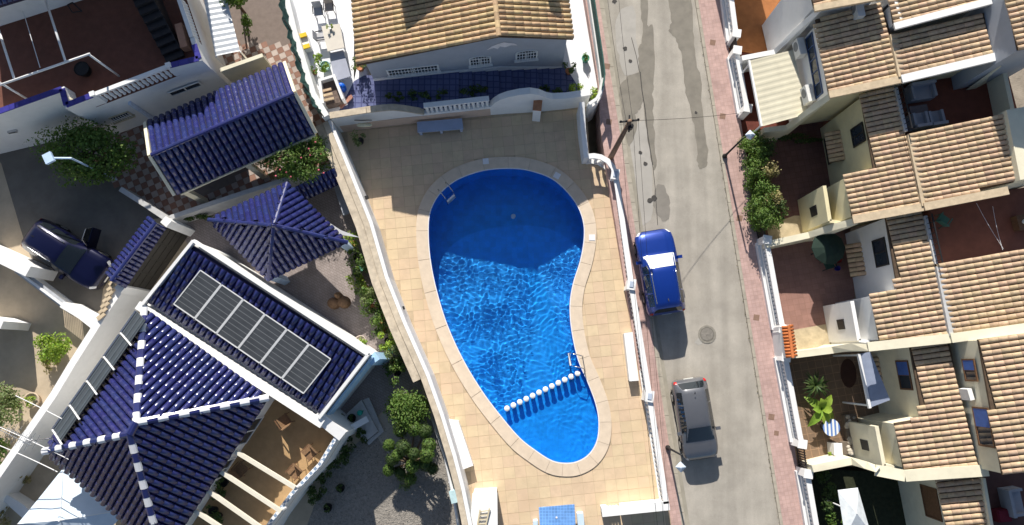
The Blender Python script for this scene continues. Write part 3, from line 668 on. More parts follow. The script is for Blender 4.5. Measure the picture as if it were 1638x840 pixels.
def plant(name, label, cat, base, h, rad, n, size, m, group=None, trunk=True, seed=None, z0=0., parts=None, flat=.6, clumps=None):
    base = Vector(base); t_ = thing(name, base, label, cat, group); s_ = seed if seed is not None else rnd.randrange(9999); r_ = random.Random(s_)
    c = base + Vector((0, 0, h - rad[2]))
    leaves(c, rad, n, size, s_, clumps, flat).build('crown', m, t_, fix=False)
    if trunk:
        q = MB(); rt = max(.03, rad[0] * .09); q.tube([base, base + Vector((r_.uniform(-.05, .05), r_.uniform(-.05, .05), h * .45)), c], [rt, rt * .75, rt * .3], 7); q.build('trunk', M_bark, t_, True)
        for k in range(4):
            a = r_.uniform(0, 6.28); p = base + Vector((0, 0, h * r_.uniform(.35, .6))); e = c + Vector((math.cos(a) * rad[0] * .6, math.sin(a) * rad[1] * .6, rad[2] * r_.uniform(-.2, .5))); q = MB(); q.tube([p, p.lerp(e, .5) + Vector((0, 0, .08)), e], [rt * .5, rt * .35, rt * .12], 5); q.build('limb', M_bark, t_, True)
    return t_
M_terra = mat('terracotta_pot', (.40, .17, .085), .8, .15, 6)
def pot(base, r=.18, h=.32, m=None, name='pot_plant', label=None, leaf=None, n=120, ph=.5, pr=.3, group=None, size=.12, seed=None):
    base = Vector(base); t_ = thing(name, base, label, 'plant', group)
    q = MB(); q.lathe(base, [(r * .7, 0), (r * .95, h * .8), (r * 1.08, h * .82), (r * 1.08, h), (r * .9, h), (r * .88, h * .9), (.001, h * .9)], 14); q.build('pot', m or M_terra, t_, True)
    leaves(base + Vector((0, 0, h + ph * .45)), (pr, pr, ph * .6), n, size, seed if seed is not None else rnd.randrange(999), 6).build('foliage', leaf or L_mid, t_, fix=False)
    return t_
# ---------------------------------------------------------------- house with the tan gable roof above the pool
H2 = thing('gable_house', at(760, 90, 1.0), 'pale house with a tan tiled gable roof above the pool', 'house')
zW, zE = 4.0, 4.3
Wc, Ec = at(571, 104, zW), at(917, 62, zE); Rc = vplane(798, 58, Wc, Ec); print('apex', Rc)
nd = at(563, 0, zW) - Wc; nd = Vector((nd.x, nd.y, 0)).normalized() * 6.2
q = MB(); q.slab([Wc, Rc, Rc + nd, Wc + nd], .14); rW = q.build('roof', M_under, H2); q = MB(); q.slab([Rc, Ec, Ec + nd, Rc + nd], .14); rE = q.build('roof', M_under, H2)
tiles(rW, [Wc, Rc, Rc + nd, Wc + nd], Wc, Wc + nd, .27, .42, .085, M_tan, 'tanA', limit=220)
tiles(rE, [Rc, Ec, Ec + nd, Rc + nd], Ec, Ec + nd, .27, .42, .085, M_tan, 'tanA', limit=295)
ridge(rW, Rc - nd.normalized() * .02, Rc + nd, .13, [M_tan], .4)
sd = -nd.normalized()
ins_ = nd.normalized() * .28
Wb, Rb, Eb = Wc + ins_ + (Rc - Wc).normalized() * .35, Rc + ins_, Ec + ins_ - (Ec - Rc).normalized() * .25
for p in (Wb, Rb, Eb): p.z -= .2
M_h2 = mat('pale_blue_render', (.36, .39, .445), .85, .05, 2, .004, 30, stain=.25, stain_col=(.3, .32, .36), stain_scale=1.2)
q = MB(); f_ = [Vector((Wb.x, Wb.y, -.3)), Vector((Eb.x, Eb.y, -.3)), Eb, Rb, Wb]; b_ = [p + nd - ins_ * 2 for p in f_]
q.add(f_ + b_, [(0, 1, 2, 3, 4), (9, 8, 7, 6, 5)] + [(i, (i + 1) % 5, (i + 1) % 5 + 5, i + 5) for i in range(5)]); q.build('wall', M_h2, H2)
q = MB(); q.wall([Wb + sd * .02 + Vector((0, 0, .02)) - Vector((0, 0, Wb.z - 1.65)), Vector((Rb.x, Rb.y, 1.45)) + sd * .02, Vector((Eb.x, Eb.y, .55)) + sd * .02], .05, -.2); q.build('plinth', M_white, H2)
window(H2, Wb, Eb, (661, 112), 2.7, .75, bars=16, hb=2, mull=1)
window(H2, Wb, Eb, (768, 98), 1.15, .75, arch=True, bars=8, hb=2)
window(H2, Wb, Eb, (842, 89), 1.15, .75, arch=True, bars=8, hb=2)
q = MB(); dol = [(778, 80), (786, 74), (796, 70), (806, 67), (812, 68), (822, 69), (828, 72), (818, 72), (808, 75), (800, 74), (796, 78), (790, 76)]; q.poly([vplane(x, y, Wb, Eb, 0) + sd * .02 for x, y in dol]); q.build('dolphin_relief', mat('relief_plaster', (.72, .7, .72), .8), H2)
# taller part of the house behind, only its shadow reaches the roof in view
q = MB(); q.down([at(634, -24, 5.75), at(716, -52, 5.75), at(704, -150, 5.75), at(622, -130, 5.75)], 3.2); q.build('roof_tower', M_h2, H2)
cc = Rc + nd * .62 + Vector((2.75, 0, 0)); q = MB(); q.box((cc.x, cc.y, 5.0), (.5, .5, 2.0)); q.build('chimney', M_h2, H2)
# patio levels
PZ = 1.4
M_patio = mat('white_patio', (.72, .74, .78), .6, .04, 2, stain=.15)
def patio_mat():
    m = paving('ring_patio', (.13, .15, .29), (.5, .5, .62), .33, .33, var=.06, off=0, mortar=.03); return m
M_ring = patio_mat()
def dots_mat():
    m = mat('white_patio_tile', (.80, .81, .84), .55, .03, 2, stain=.12, stain_scale=2); t = m.node_tree; N = t.nodes; L = t.links; b = N['Principled BSDF']; src = b.inputs['Base Color'].links[0].from_socket
    g_ = N.new('ShaderNodeNewGeometry'); v = N.new('ShaderNodeTexVoronoi'); v.inputs['Scale'].default_value = 2.0; v.inputs['Randomness'].default_value = 0; L.new(g_.outputs['Position'], v.inputs[0]); mt = N.new('ShaderNodeMath'); mt.operation = 'LESS_THAN'; mt.inputs[1].default_value = .13; L.new(v.outputs['Distance'], mt.inputs[0])
    mx = N.new('ShaderNodeMix'); mx.data_type = 'RGBA'; L.new(mt.outputs[0], mx.inputs[0]); L.new(src, mx.inputs[6]); mx.inputs[7].default_value = (.35, .38, .5, 1); L.new(mx.outputs[2], b.inputs['Base Color']); return m
M_dots = dots_mat()
nw = [at(x, y) + Vector((0, 0, 0)) for x, y in NBASE]; up = Vector((.1, 1, 0)).normalized() * .24
wfoot = [vplane(598, 132, Wb, Eb), vplane(735, 121, Wb, Eb)]
sW = Vector((Wb.x, Wb.y, 0)); sE = Vector((Eb.x, Eb.y, 0))
fpt = lambda f: sW.lerp(sE, f)
q = MB(); a0 = at(528, 190, PZ)
q.prism([nw[0] + up, nw[2] + up, nw[3].lerp(nw[2], .45) + up, fpt(.45) + ins_, fpt(0) + ins_ - Vector((.0, 0, 0)), sW + ins_ + Vector((-.5, 0, 0)), at(566, 130, PZ)], -2.4, PZ); struct('patio', q, M_ring)
q = MB(); q.prism([nw[0] + up, at(566, 130, PZ) , sW + ins_ + Vector((-.5, 0, 0)), sW + nd * 1.2 + Vector((-.5, 0, 0)), sW + nd * 1.2 + Vector((1, 0, 0)), at(470, -60, PZ), at(455, -30, PZ), at(520, 178, PZ)], -2.4, PZ - .004); struct('white_patio', q, M_dots)
stp = thing('garden_steps', fpt(.7), 'long shallow tiled steps beside the pale house wall', 'steps')
a_, b_ = nw[3].lerp(nw[2], .45) + up, fpt(.45) + ins_; c_, d_ = nw[5] + up, fpt(1.06) + ins_
for k in range(9):
    f0, f1 = k / 9, (k + 1) / 9; q = MB(); zt = PZ - .11 * (k + 1); q.prism([a_.lerp(c_, f0), a_.lerp(c_, f1 + .003 * (k % 2)), b_.lerp(d_, f1 + .003 * (k % 2)), b_.lerp(d_, f0)], -1.2 - .01 * k, zt); q.build('step', M_ring, stp)
# white strip garden on the street side of the house
q = MB(); q.prism([nw[5] + up + Vector((.0, 0, 0)), st(962, 130), st(945, 0), st(935, -60), sE + nd * 1.2, sE + ins_ + Vector((.1, 0, 0))], -2.4, .42); struct('side_patio', q, M_dots)
# planting along the wall top
for i, (x, y, s) in enumerate([(625, 161, .3), (640, 160, .35), (660, 158, .4), (682, 157, .4), (705, 156, .42), (740, 152, .5), (760, 151, .45), (775, 151, .35), (870, 149, .35), (890, 150, .3)]):
    z_ = PZ if x < 740 else (1.2 if x < 800 else .5); c = at(x, y - 3, z_); plant('wall_shrub', ['leftmost', 'second from left', 'third from left', 'fourth from left', 'fifth from left', 'sixth and largest', 'seventh', 'eighth', 'ninth', 'rightmost'][i] + ' of the dark shrubs along the back of the upper pool wall', 'shrub', c, s * 1.6, (s, s * .7, s), 160, .13, L_dark, 'shrubs behind the upper pool wall', trunk=False)
# corner plants
pot(at(578, 111, PZ), .2, .35, None, 'pot_plant', 'potted plant at the left corner of the pale house', L_grey, 260, .8, .5)
pot(at(909, 117, .42), .17, .3, None, 'pot_plant', 'tall leafy plant in a pot at the right corner of the pale house', L_dark, 260, 1.1, .35)
plant('bright_shrub', 'bright green shrub beside the end of the wavy wall', 'shrub', at(921, 146, .4), .7, (.45, .5, .4), 350, .12, L_bright, trunk=False)
plant('bright_shrub', 'bright green shrub inside the rounded white fence corner', 'shrub', at(945, 158, .4), .7, (.5, .45, .4), 350, .12, L_bright, trunk=False)
# fence on the street side: green mesh on a low white wall with rounded corner
M_net = mat('green_netting', (.055, .13, .11), .9, .2, 6, .006, 40)
SF = thing('mesh_fence', st(950, 60), 'dark green mesh fence on a low white wall beside the pavement', 'fence')
pf = [st(x, y) for x, y in [(934, -60), (941, 0), (950, 60), (958, 115), (961, 140), (958, 158), (950, 172), (938, 180)]]
q = MB(); q.wall([Vector((p.x, p.y, max(p.z, .4) + .75)) for p in pf], .2, lambda p: -1.); q.build('base_wall', M_white, SF)
q = MB(); q.wall([Vector((p.x, p.y, max(p.z, .4) + 1.75)) for p in pf[:6]], .06, lambda p: max(gz(p.y), .4) + .74); q.build('mesh', M_net, SF)
for p in pf[4:]: inst('baluster', balu_me, SF, Matrix.Translation((p.x, p.y, max(p.z, .4) + .75)) @ Matrix.Diagonal((.9, .9, .6, 1)))
q = MB(); P = [Vector((p.x, p.y, max(p.z, .4) + 1.22)) for p in pf[4:]]
for i in range(3): q.bar(P[i], P[i + 1], .16, .08)
q.build('rail', M_white, SF)
# bits in the side strip
pot(st(937, 92, 0) + Vector((0, 0, .42 - st(937, 92).z)), .2, .35, mat('green_pot', (.08, .3, .2), .5), 'pot_plant', 'small green pot in the sunny strip beside the mesh fence', L_mid, 60, .3, .2)
# ---------------------------------------------------------------- white side patio things
bw = thing('boundary_wall', at(478, 80), 'white boundary wall topped with green netting beside the white patio', 'wall')
bp = [at(x, y, 2.5) for x, y in [(446, -40), (458, 0), (470, 50), (485, 100), (500, 150), (521, 186)]]
q = MB(); q.wall(bp, .34, -.5); q.build('wall_panel', M_white, bw)
NP = [p + Vector((-.12, 0, 0)) for p in bp]
q = MB(); vs = []; fs = []
n_ = 40
for i in range(n_ + 1):
    f = i / n_ * (len(NP) - 1); k = min(int(f), len(NP) - 2); p = NP[k].lerp(NP[k + 1], f - k)
    for j in range(4): vs.append(p + Vector((.09 * math.sin(i * 1.7 + j * 1.3) - .04 * j, .05 * math.cos(i * 2.3 + j), -.05 + j * (.27 + .04 * math.sin(i * .6)))))
for i in range(n_):
    for j in range(3): fs.append((i * 4 + j, i * 4 + 4 + j, i * 4 + 5 + j, i * 4 + 1 + j))
q.add(vs, fs); q.build('netting', M_net, bw, True)
for i in range(6):
    p = NP[i]; q = MB(); q.tube([p, p + Vector((0, 0, 1.2))], .03, 6); q.build('net_post', M_dark, bw)
# long dining table under a white frame
M_cloth = mat('cream_table_top', (.66, .61, .53), .7, .05, 3); 
DT = thing('garden_table', at(535, 60, PZ), 'long cream garden table on the white patio with a small plant on it', 'table')
P = [at(514, 42, PZ + .78), at(543, 38, PZ + .78), at(551, 76, PZ + .78), at(524, 82, PZ + .78)]
q = MB(); q.prism(P, PZ + .72, PZ + .78); q.build('table_top', M_cloth, DT)
cen = sum(P, Vector()) / 4
for p in P: e = Vector((p.x, p.y, 0)).lerp(Vector((cen.x, cen.y, 0)), .12); q = MB(); q.tube([(e.x, e.y, PZ), (e.x, e.y, PZ + .72)], .035, 6); q.build('leg', M_whitem, DT)
SG = thing('side_table', at(555, 100, PZ), 'low grey side table below the cream garden table', 'table')
P = [at(527, 85, PZ + .5), at(549, 80, PZ + .5), at(561, 122, PZ + .5), at(535, 130, PZ + .5)]; q = MB(); q.prism(P, PZ + .46, PZ + .5); q.build('table_top', mat('slate_top', (.35, .37, .45), .6, .06, 3), SG); cen = sum(P, Vector()) / 4
for p in P: e = Vector((p.x, p.y, 0)).lerp(Vector((cen.x, cen.y, 0)), .12); q = MB(); q.tube([(e.x, e.y, PZ), (e.x, e.y, PZ + .46)], .035, 6); q.build('leg', M_whitem, SG)
pot(at(529, 46, PZ + .78), .08, .12, M_wglaze, 'pot_plant', 'tiny yellow green plant standing on the cream garden table', L_bright, 90, .25, .18, size=.08)
def chair(base, rz, label, m, mf=None, group=None, s=1.0):
    t_ = thing('garden_chair', Vector(base), label, 'chair', group, rz)
    q = MB(); q.box((0, 0, .44 * s), (.48 * s, .46 * s, .05)); q.build('seat', m, t_, local=True)
    q = MB(); q.hexa([Vector((x * .24 * s, .2 * s + dy, .47 * s)) for x, dy in ((-1, 0), (1, 0), (1, .04), (-1, .04))], [Vector((x * .23 * s, .3 * s + dy, .92 * s)) for x, dy in ((-1, 0), (1, 0), (1, .04), (-1, .04))]); q.build('backrest', m, t_, local=True)
    for sx in (-1, 1):
        for sy in (-1, 1): q = MB(); q.tube([(sx * .21 * s, sy * .19 * s, .42 * s), (sx * .23 * s, sy * .22 * s, 0)], .02, 6); q.build('leg', mf or m, t_, local=True)
        q = MB(); q.box((sx * .25 * s, 0, .64 * s), (.05, .44 * s, .03)); q.build('armrest', mf or m, t_, local=True)
    return t_
M_gch = mat('grey_mesh_chair', (.5, .5, .52), .6, .05, 4)
chair(at(513, 25, PZ), .15, 'grey garden chair at the head of the cream table, left one', M_gch, M_dark); chair(at(530, 18, PZ), .1, 'beige garden chair at the head of the cream table, right one', mat('beige_cushion', (.6, .5, .42), .8), M_dark)
chair(at(517, 66, PZ), 1.7, 'grey garden chair on the left long side of the cream table', M_gch, M_dark)
M_yel = mat('yellow_plastic', (.75, .5, .02), .45, .05, 4)
lt = thing('storage_trolley', at(487, 67, PZ), 'white trolley with two yellow trays against the netted wall', 'trolley')
for x, y in [(483, 57), (488, 75)]: q = MB(); c = at(x, y, PZ + .7); q.box((c.x, c.y, c.z), (.5, .22, .1), .3); q.build('yellow_tray', M_yel, lt)
c = at(486, 66, PZ + .6); q = MB(); q.box((c.x, c.y, PZ + .3), (.5, .75, .6), .3); q.build('body', M_whitem, lt)
pot(at(523, 110, PZ), .26, .4, mat('pale_green_pot', (.35, .55, .5), .5), 'pot_plant', 'large bright green plant in a pale green pot on the white patio', L_bright, 420, .9, .5)
pot(at(504, 118, PZ), .12, .2, None, 'pot_plant', 'small green pot plant beside the large bright green plant', L_mid, 80, .4, .25)
bb = thing('barbecue', at(528, 140, PZ), 'white built barbecue with a tiled counter at the patio corner', 'barbecue')
P = [at(511, 128, PZ + .9), at(534, 121, PZ + .9), at(548, 158, PZ + .9), at(516, 165, PZ + .9)]
q = MB(); q.wall([P[3], P[0], P[1], P[2]], .14, PZ); q.build('masonry', M_white, bb)
q = MB(); q.prism(P, PZ, PZ + .55); q.build('hearth', mat('soot_brick', (.16, .12, .1), .9, .3, 8), bb)
for k in range(3): q = MB(); a_, b_ = P[3].lerp(P[0], .1 + .2 * k), P[2].lerp(P[1], .1 + .2 * k); q.bar(a_.lerp(b_, .1), a_.lerp(b_, .6), .12, .07); q.build('stacked_tile', M_tan2, bb)
def barrel(base, r, h, m, name, label, cat): 
    t_ = thing(name, Vector(base), label, cat); q = MB(); q.lathe(base, [(r * .8, 0), (r, h * .3), (r, h * .7), (r * .75, h * .95), (r * .4, h), (.001, h)], 14); q.build('body', m, t_, True); q = MB(); q.lathe(base, [(r * .3, h - .01), (r * .3, h + .06), (.001, h + .06)], 10); q.build('stopper', m, t_); return t_
barrel(at(549, 144, PZ), .22, .6, mat('blue_plastic', (.01, .12, .6), .35), 'blue_barrel', 'bright blue plastic barrel beside the white barbecue', 'barrel')
pl = thing('timber_stack', at(552, 162, PZ), 'short reddish planks stacked by the blue barrel', 'planks')
for k in range(3): c = at(553, 160 + k * 2, PZ + .06 + k * .07); q = MB(); q.box(c, (.8, .16, .06), .6 + .1 * k); q.build('plank', mat('reddish_wood', (.4, .2, .15), .7, .2, 6), pl)
# lifebuoy and tall pot plant in the shaded pool corner
lb = thing('lifebuoy', at(583, 199, 1.5), 'cream lifebuoy ring hung on the shaded upper left pool wall', 'lifebuoy')
c = at(583, 197, 1.55); c.y -= .02; q = MB(); P = []
ring = [(c + Vector((.30 * math.cos(k * math.pi / 9), -.10, .30 * math.sin(k * math.pi / 9) * .6))) + Vector((0, -.22 * math.sin(k * math.pi / 9) * .0, 0)) for k in range(18)]
ring = [c + Vector((.33 * math.cos(k * math.pi / 9), -.08 + .26 * math.sin(k * math.pi / 9) * -.5, .26 * math.sin(k * math.pi / 9))) for k in range(19)]
q.tube(ring, .075, 8, cap=False); q.build('ring', mat('cream_plastic', (.72, .66, .45), .5), lb, True)
q = MB(); q.tube([c + Vector((-.45, .05, .35)), c + Vector((.45, .05, .35))], .02, 6); q.build('hook_bar', M_dark, lb)
pot(at(578, 228), .18, .32, mat('dark_pot', (.06, .05, .05), .7), 'pot_plant', 'tall sparse plant in a dark pot in the shaded pool corner', L_grey, 260, 1.0, .45)
# ---------------------------------------------------------------- grounds of the villas on the left
M_conc = mat('pale_concrete_yard', (.47, .385, .28), .9, .12, 1.2, .006, 30, stain=.4, stain_col=(.3, .25, .19), stain_scale=.5)
q = MB(); q.prism([at(x, y) for x, y in [(-420, -320), (395, -320), (458, 0), (521, 186), (530, 205), (575, 300), (608, 380), (640, 480), (690, 605), (730, 730), (755, 840), (800, 1010), (820, 1150), (-420, 1150)]], -2.4, -.012); struct('yard_ground', q, M_conc)
M_drive = mat('shade_toned_driveway', (.165, .15, .13), .9, .15, 1.0, .004, 40, stain=.4, stain_col=(.2, .185, .165), stain_scale=.5)
q = MB(); q.poly([at(x, y, -.004) for x, y in [(-420, 100), (60, 150), (130, 235), (262, 348), (236, 352), (165, 462), (160, 500), (105, 478), (62, 440), (40, 390), (2, 262), (-60, 180), (-420, 160)]]); struct('driveway', q, M_drive)  # dark asphalt; left edge follows the house shadow, shade put into the colour
M_cob = paving('mauve_cobble', (.33, .285, .27), (.7, .66, .64), .2, .12, rot=.5, var=.12, off=.5, mortar=.012)
q = MB(); q.poly([at(x, y, -.004) for x, y in [(270, 352), (470, 287), (545, 270), (575, 300), (608, 380), (640, 480), (672, 600), (676, 640), (610, 660), (590, 680), (520, 660), (300, 390)]]); struct('paved_court', q, M_cob)
def gravel_mat():
    m = mat('grey_gravel', (.235, .215, .19), .95, .15, 6, .0); t = m.node_tree; N = t.nodes; L = t.links; b = N['Principled BSDF']; src = b.inputs['Base Color'].links[0].from_socket
    g_ = N.new('ShaderNodeNewGeometry'); v = N.new('ShaderNodeTexVoronoi'); v.inputs['Scale'].default_value = 13; L.new(g_.outputs['Position'], v.inputs[0])
    hs = N.new('ShaderNodeHueSaturation'); hs.inputs['Saturation'].default_value = 0; L.new(v.outputs['Color'], hs.inputs['Color']); mr = N.new('ShaderNodeMapRange'); mr.inputs[3].default_value = .72; mr.inputs[4].default_value = 1.25; L.new(hs.outputs[0], mr.inputs[0])
    vm = N.new('ShaderNodeVectorMath'); vm.operation = 'SCALE'; L.new(src, vm.inputs[0]); L.new(mr.outputs[0], vm.inputs['Scale']); L.new(vm.outputs[0], b.inputs['Base Color'])
    bp = N.new('ShaderNodeBump'); bp.inputs['Distance'].default_value = .02; L.new(v.outputs['Distance'], bp.inputs['Height']); L.new(bp.outputs[0], b.inputs['Normal']); return m
M_gravel = gravel_mat()
q = MB(); q.poly([at(x, y, -.004) for x, y in [(470, 900), (520, 760), (590, 690), (616, 668), (680, 648), (700, 660), (735, 760), (760, 860), (765, 900)]]); struct('gravel_garden', q, M_gravel)
q = MB(); q.poly([at(x, y, .002) for x, y in [(592, 682), (614, 660), (690, 640), (694, 656), (640, 678), (640, 735), (632, 742)]]); struct('garden_path', q, mat('pale_path', (.45, .41, .35), .9, .1, 2, stain=.3))
# gravel: loose stones
q = MB()
for i in range(2200):
    x, y = rnd.uniform(490, 745), rnd.uniform(660, 850)
    if not inside((x, y), [(480, 880), (525, 765), (592, 695), (680, 660), (700, 665), (738, 770), (758, 860)]): continue
    c = at(x, y, 0); s_ = rnd.uniform(.015, .045); a = rnd.uniform(0, 6)
    q.add([c + Vector((s_ * math.cos(a + k * 1.57) * rnd.uniform(.7, 1.2), s_ * math.sin(a + k * 1.57), 0)) for k in range(4)] + [c + Vector((0, 0, s_ * .7))], [(0, 1, 4), (1, 2, 4), (2, 3, 4), (3, 0, 4)])
tag(q.build('loose_gravel', mat('gravel_stone', (.26, .24, .215), .9, .2, 5, rand=.25), fix=False), 'loose grey stones scattered over the gravel garden', 'gravel', kind='stuff')
# checkered court tiles
M_ckr = mat('red_court_tile', (.27, .15, .11), .75, .12, 4, rand=.12, stain=.3); M_ckl = mat('pale_court_tile', (.44, .37, .33), .75, .12, 4, rand=.1, stain=.3)
ckp = [(196, 305), (128, 240), (330, 100), (300, -60), (446, -60), (521, 190), (548, 262), (470, 282), (266, 346)]
q = MB(); q.poly([at(x, y, -.006) for x, y in ckp]); court = struct('checkered_court', q, mat('court_grout', (.2, .16, .14), .9))
cu = (at(505, 213, 0) - at(275, 313, 0)); cu = Vector((cu.x, cu.y, 0)).normalized(); cv = Vector((-cu.y, cu.x, 0)); ca = math.atan2(cu.y, cu.x)
tm = {}
for key, m in (('r', M_ckr), ('l', M_ckl)): tl = MB(); tl.box((0, 0, 0), (.325, .325, .012)); tm[key] = mesh_of(tl, 'court_tile', m)
hid = [at(x, y, 0) for x, y in [(262, 222), (460, 130), (510, 222), (310, 318)]]; hid = [(p.x, p.y) for p in hid]; ckw = [(p.x, p.y) for p in [at(x, y) for x, y in ckp]]
cnt = 0; o0 = at(300, 330); restr, restl = MB(), MB(); cand = []
for i in range(-40, 60):
    for j in range(-40, 60):
        p = o0 + cu * (i * .34) + cv * (j * .34)
        if inside(p, ckw) and not inside(p, hid) and p.y < 17.5: cand.append((p, (i + j) % 2))
cand.sort(key=lambda a: a[0].length)
for k_, (p, c_) in enumerate(cand):
    if k_ < 300: inst('court_tile', tm['r' if c_ else 'l'], court, Matrix.Translation(p) @ Matrix.Rotation(ca, 4, 'Z'))
    else: (restr if c_ else restl).box(p, (.325, .325, .012), ca)
for r_, m in ((restr, M_ckr), (restl, M_ckl)):
    if r_.v: o = r_.build('court_tiles', m, court, fix=False); o['kind'] = 'stuff'

# ---------------------------------------------------------------- terrace house, upper left
TH = thing('terrace_house', at(200, 150), 'white villa with a red roof terrace and blue coping, upper left', 'house')
TZ, CZ = 3.25, 4.1
out_ = [(-60, 196), (0, 182), (100, 146), (106, 172), (160, 152), (275, 108), (322, 94), (288, -8), (262, -80), (-140, -80), (-140, 215)]
OP = [at(x, y, CZ) for x, y in out_]
q = MB(); q.prism(OP, -.3, TZ - .05); q.build('wall', M_white, TH)
M_red = mat('red_brown_terrace', (.155, .062, .042), .8, .15, 3, .002, stain=.35, stain_col=(.1, .05, .035), stain_scale=.8)
q = MB(); q.prism(OP, TZ - .049, TZ); q.build('terrace_floor', M_red, TH)
par = OP[:8]
M_bcop = mat('blue_coping_tile', (.05, .045, .26), .3, .12, 6, rand=.12)
insd = lambda P, d_: offset_loop(P, -d_)
Pin = offset_loop(OP, -.11)
# parapet walls, with a gap where the little balustrade stands
bs0, bs1 = at(151, 155, CZ), at(272, 109, CZ)
q = MB(); q.wall(Pin[0:4] + [at(150, 155.5, CZ) + (Pin[4] - OP[4])], .22, TZ - .3); q.build('parapet', M_white, TH)
q = MB(); q.wall([at(273, 108.5, CZ) + (Pin[5] - OP[5]), Pin[6], Pin[6].lerp(Pin[7], .33)], .22, TZ - .3); q.build('parapet', M_white, TH)
def coping_blocks(P, w, name='coping_tile'):
    for i in range(len(P) - 1):
        n_ = max(1, round((P[i + 1] - P[i]).length / .5))
        for k in range(n_): q = MB(); a, b = P[i].lerp(P[i + 1], k / n_), P[i].lerp(P[i + 1], (k + .97) / n_); q.bar(a + Vector((0, 0, .03)), b + Vector((0, 0, .03)), w, .06); q.build(name, M_bcop, TH)
coping_blocks(Pin[0:4] + [at(150, 155.5, CZ) + (Pin[4] - OP[4])], .27); coping_blocks([at(273, 108.5, CZ) + (Pin[5] - OP[5]), Pin[6], Pin[6].lerp(Pin[7], .22)], .27)
bo = Pin[4] - OP[4]
balustrade(TH, bs0 + bo, bs1 + bo, 16, TZ, CZ - TZ + .06, rw=.2)
for p in (bs0 + bo, bs1 + bo): q = MB(); q.box((p.x, p.y, TZ + .5), (.24, .24, 1.05), .35); q.build('newel', M_white, TH)
balustrade(TH, Pin[6].lerp(Pin[7], .34), Pin[6].lerp(Pin[7], 1.0), 14, TZ, CZ - TZ + .06, rw=.2)
# raised cream slab beside the parapet notch
q = MB(); q.prism([at(100, 148, 3.9), at(119, 160, 3.9), at(119, 166, 3.9), at(107, 168, 3.9)], TZ, 3.9); q.build('pier', M_cream, TH)
# upper room wall behind the terrace with door, blue roof corner
Ua, Ub = at(-6, 44, TZ), at(296, -52, TZ)
q = MB(); q.down([Vector((Ua.x, Ua.y, 6.3)), Vector((Ub.x, Ub.y, 8.2)), Vector((Ub.x, Ub.y + 4, 8.2)), Vector((Ua.x, Ua.y + 4, 6.3))], TZ); q.build('upper_room', M_white, TH)
rA, rB = at(-40, 22, 6.7), at(64, -10, 7.2); q = MB(); up_ = Vector((-.3, 1, .35)); q.slab([rA, rB, rB + up_ * 3, rA + up_ * 3], .12); rf = q.build('roof', M_blueu, TH); tiles(rf, [rA, rB, rB + up_ * 3, rA + up_ * 3], rA, rB, .26, .4, .08, M_blue, 'blueA', limit=60)
# pergola frame on the terrace
PG = thing('pergola_frame', at(60, 120, TZ), 'white tube pergola frame standing on the red roof terrace', 'pergola'); ph = TZ + 2.1
tubes = [[(-20, 143, ph), (144, 86, ph)], [(-2, 48, ph), (23, 127, ph)], [(73, 0, ph), (105, 99, ph)], [(64, -30, ph), (73, 0, ph)]]
for a, b in tubes: q = MB(); q.tube([at(*a), at(*b)], .055, 8); q.build('beam', M_whitem, PG, True)
for a, b in [((143, 88), (191, 122)), ((-8, 128), (46, 160))]:
    tp = at(*a, ph); bs = at(*b, TZ); q = MB(); q.tube([tp, Vector((tp.x, tp.y, TZ)).lerp(bs, .95)], .05, 8); q.build('post', M_whitem, PG, True)
q = MB(); q.tube([at(37, 18, ph), at(64, 108, ph)], .018, 6); q.build('thin_rail', M_whitem, PG)
# black tub, stair, folding rack
tb = thing('black_tub', at(137, 117, TZ), 'round black tub on the red roof terrace', 'tub'); q = MB(); q.lathe(at(138, 115, TZ), [(.28, 0), (.36, .4), (.38, .4), (.34, .38), (.26, .06), (.001, .06)], 18); q.build('shell', M_black, tb, True); q = MB(); q.lathe(at(138, 115, TZ), [(.33, .36), (.33, .362), (.001, .362)], 18); q.build('soil', M_dark, tb)
str_ = thing('terrace_stair', at(260, 50, TZ), 'dark stair rising along the right side of the red roof terrace', 'stairs')
sa, sb = at(283, 97, TZ), at(242, -2, TZ)
sdir = (sb - sa); ln = sdir.length; sdir = sdir.normalized(); sside = Vector((-sdir.y, sdir.x, 0)) 
for k in range(10):
    c = sa + sdir * (ln * (k + .5) / 10); hh = .17 * (k + 1); q = MB(); q.box((c.x, c.y, TZ + hh / 2), (.95, ln / 10 * .98, hh), math.atan2(sdir.y, sdir.x) - math.pi / 2); q.build('step', mat('black_stair_tile', (.022, .02, .022), .5, .2, 5), str_)
q = MB(); q.bar(sa + sside * -.52 + Vector((0, 0, .5)), sb + sside * -.52 + Vector((0, 0, 2.2)), .03, .05); q.build('handrail', M_dark, str_)
q = MB(); q.box(at(293, 60, TZ + .25), (.35, 1.3, .5), .3); q.build('side_block', mat('orange_block', (.5, .27, .18), .8), str_)
rk = thing('folding_rack', at(121, 8, TZ), 'black folding rack leaning on the white upper wall of the roof terrace', 'rack')
for a, b in [((108, 8), (116, 20)), ((116, 4), (131, 18)), ((108, 8), (116, 4)), ((116, 20), (131, 18))]: q = MB(); q.tube([at(*a, TZ + .5), at(*b, TZ + .3)], .03, 6); q.build('tube', M_dark, rk)
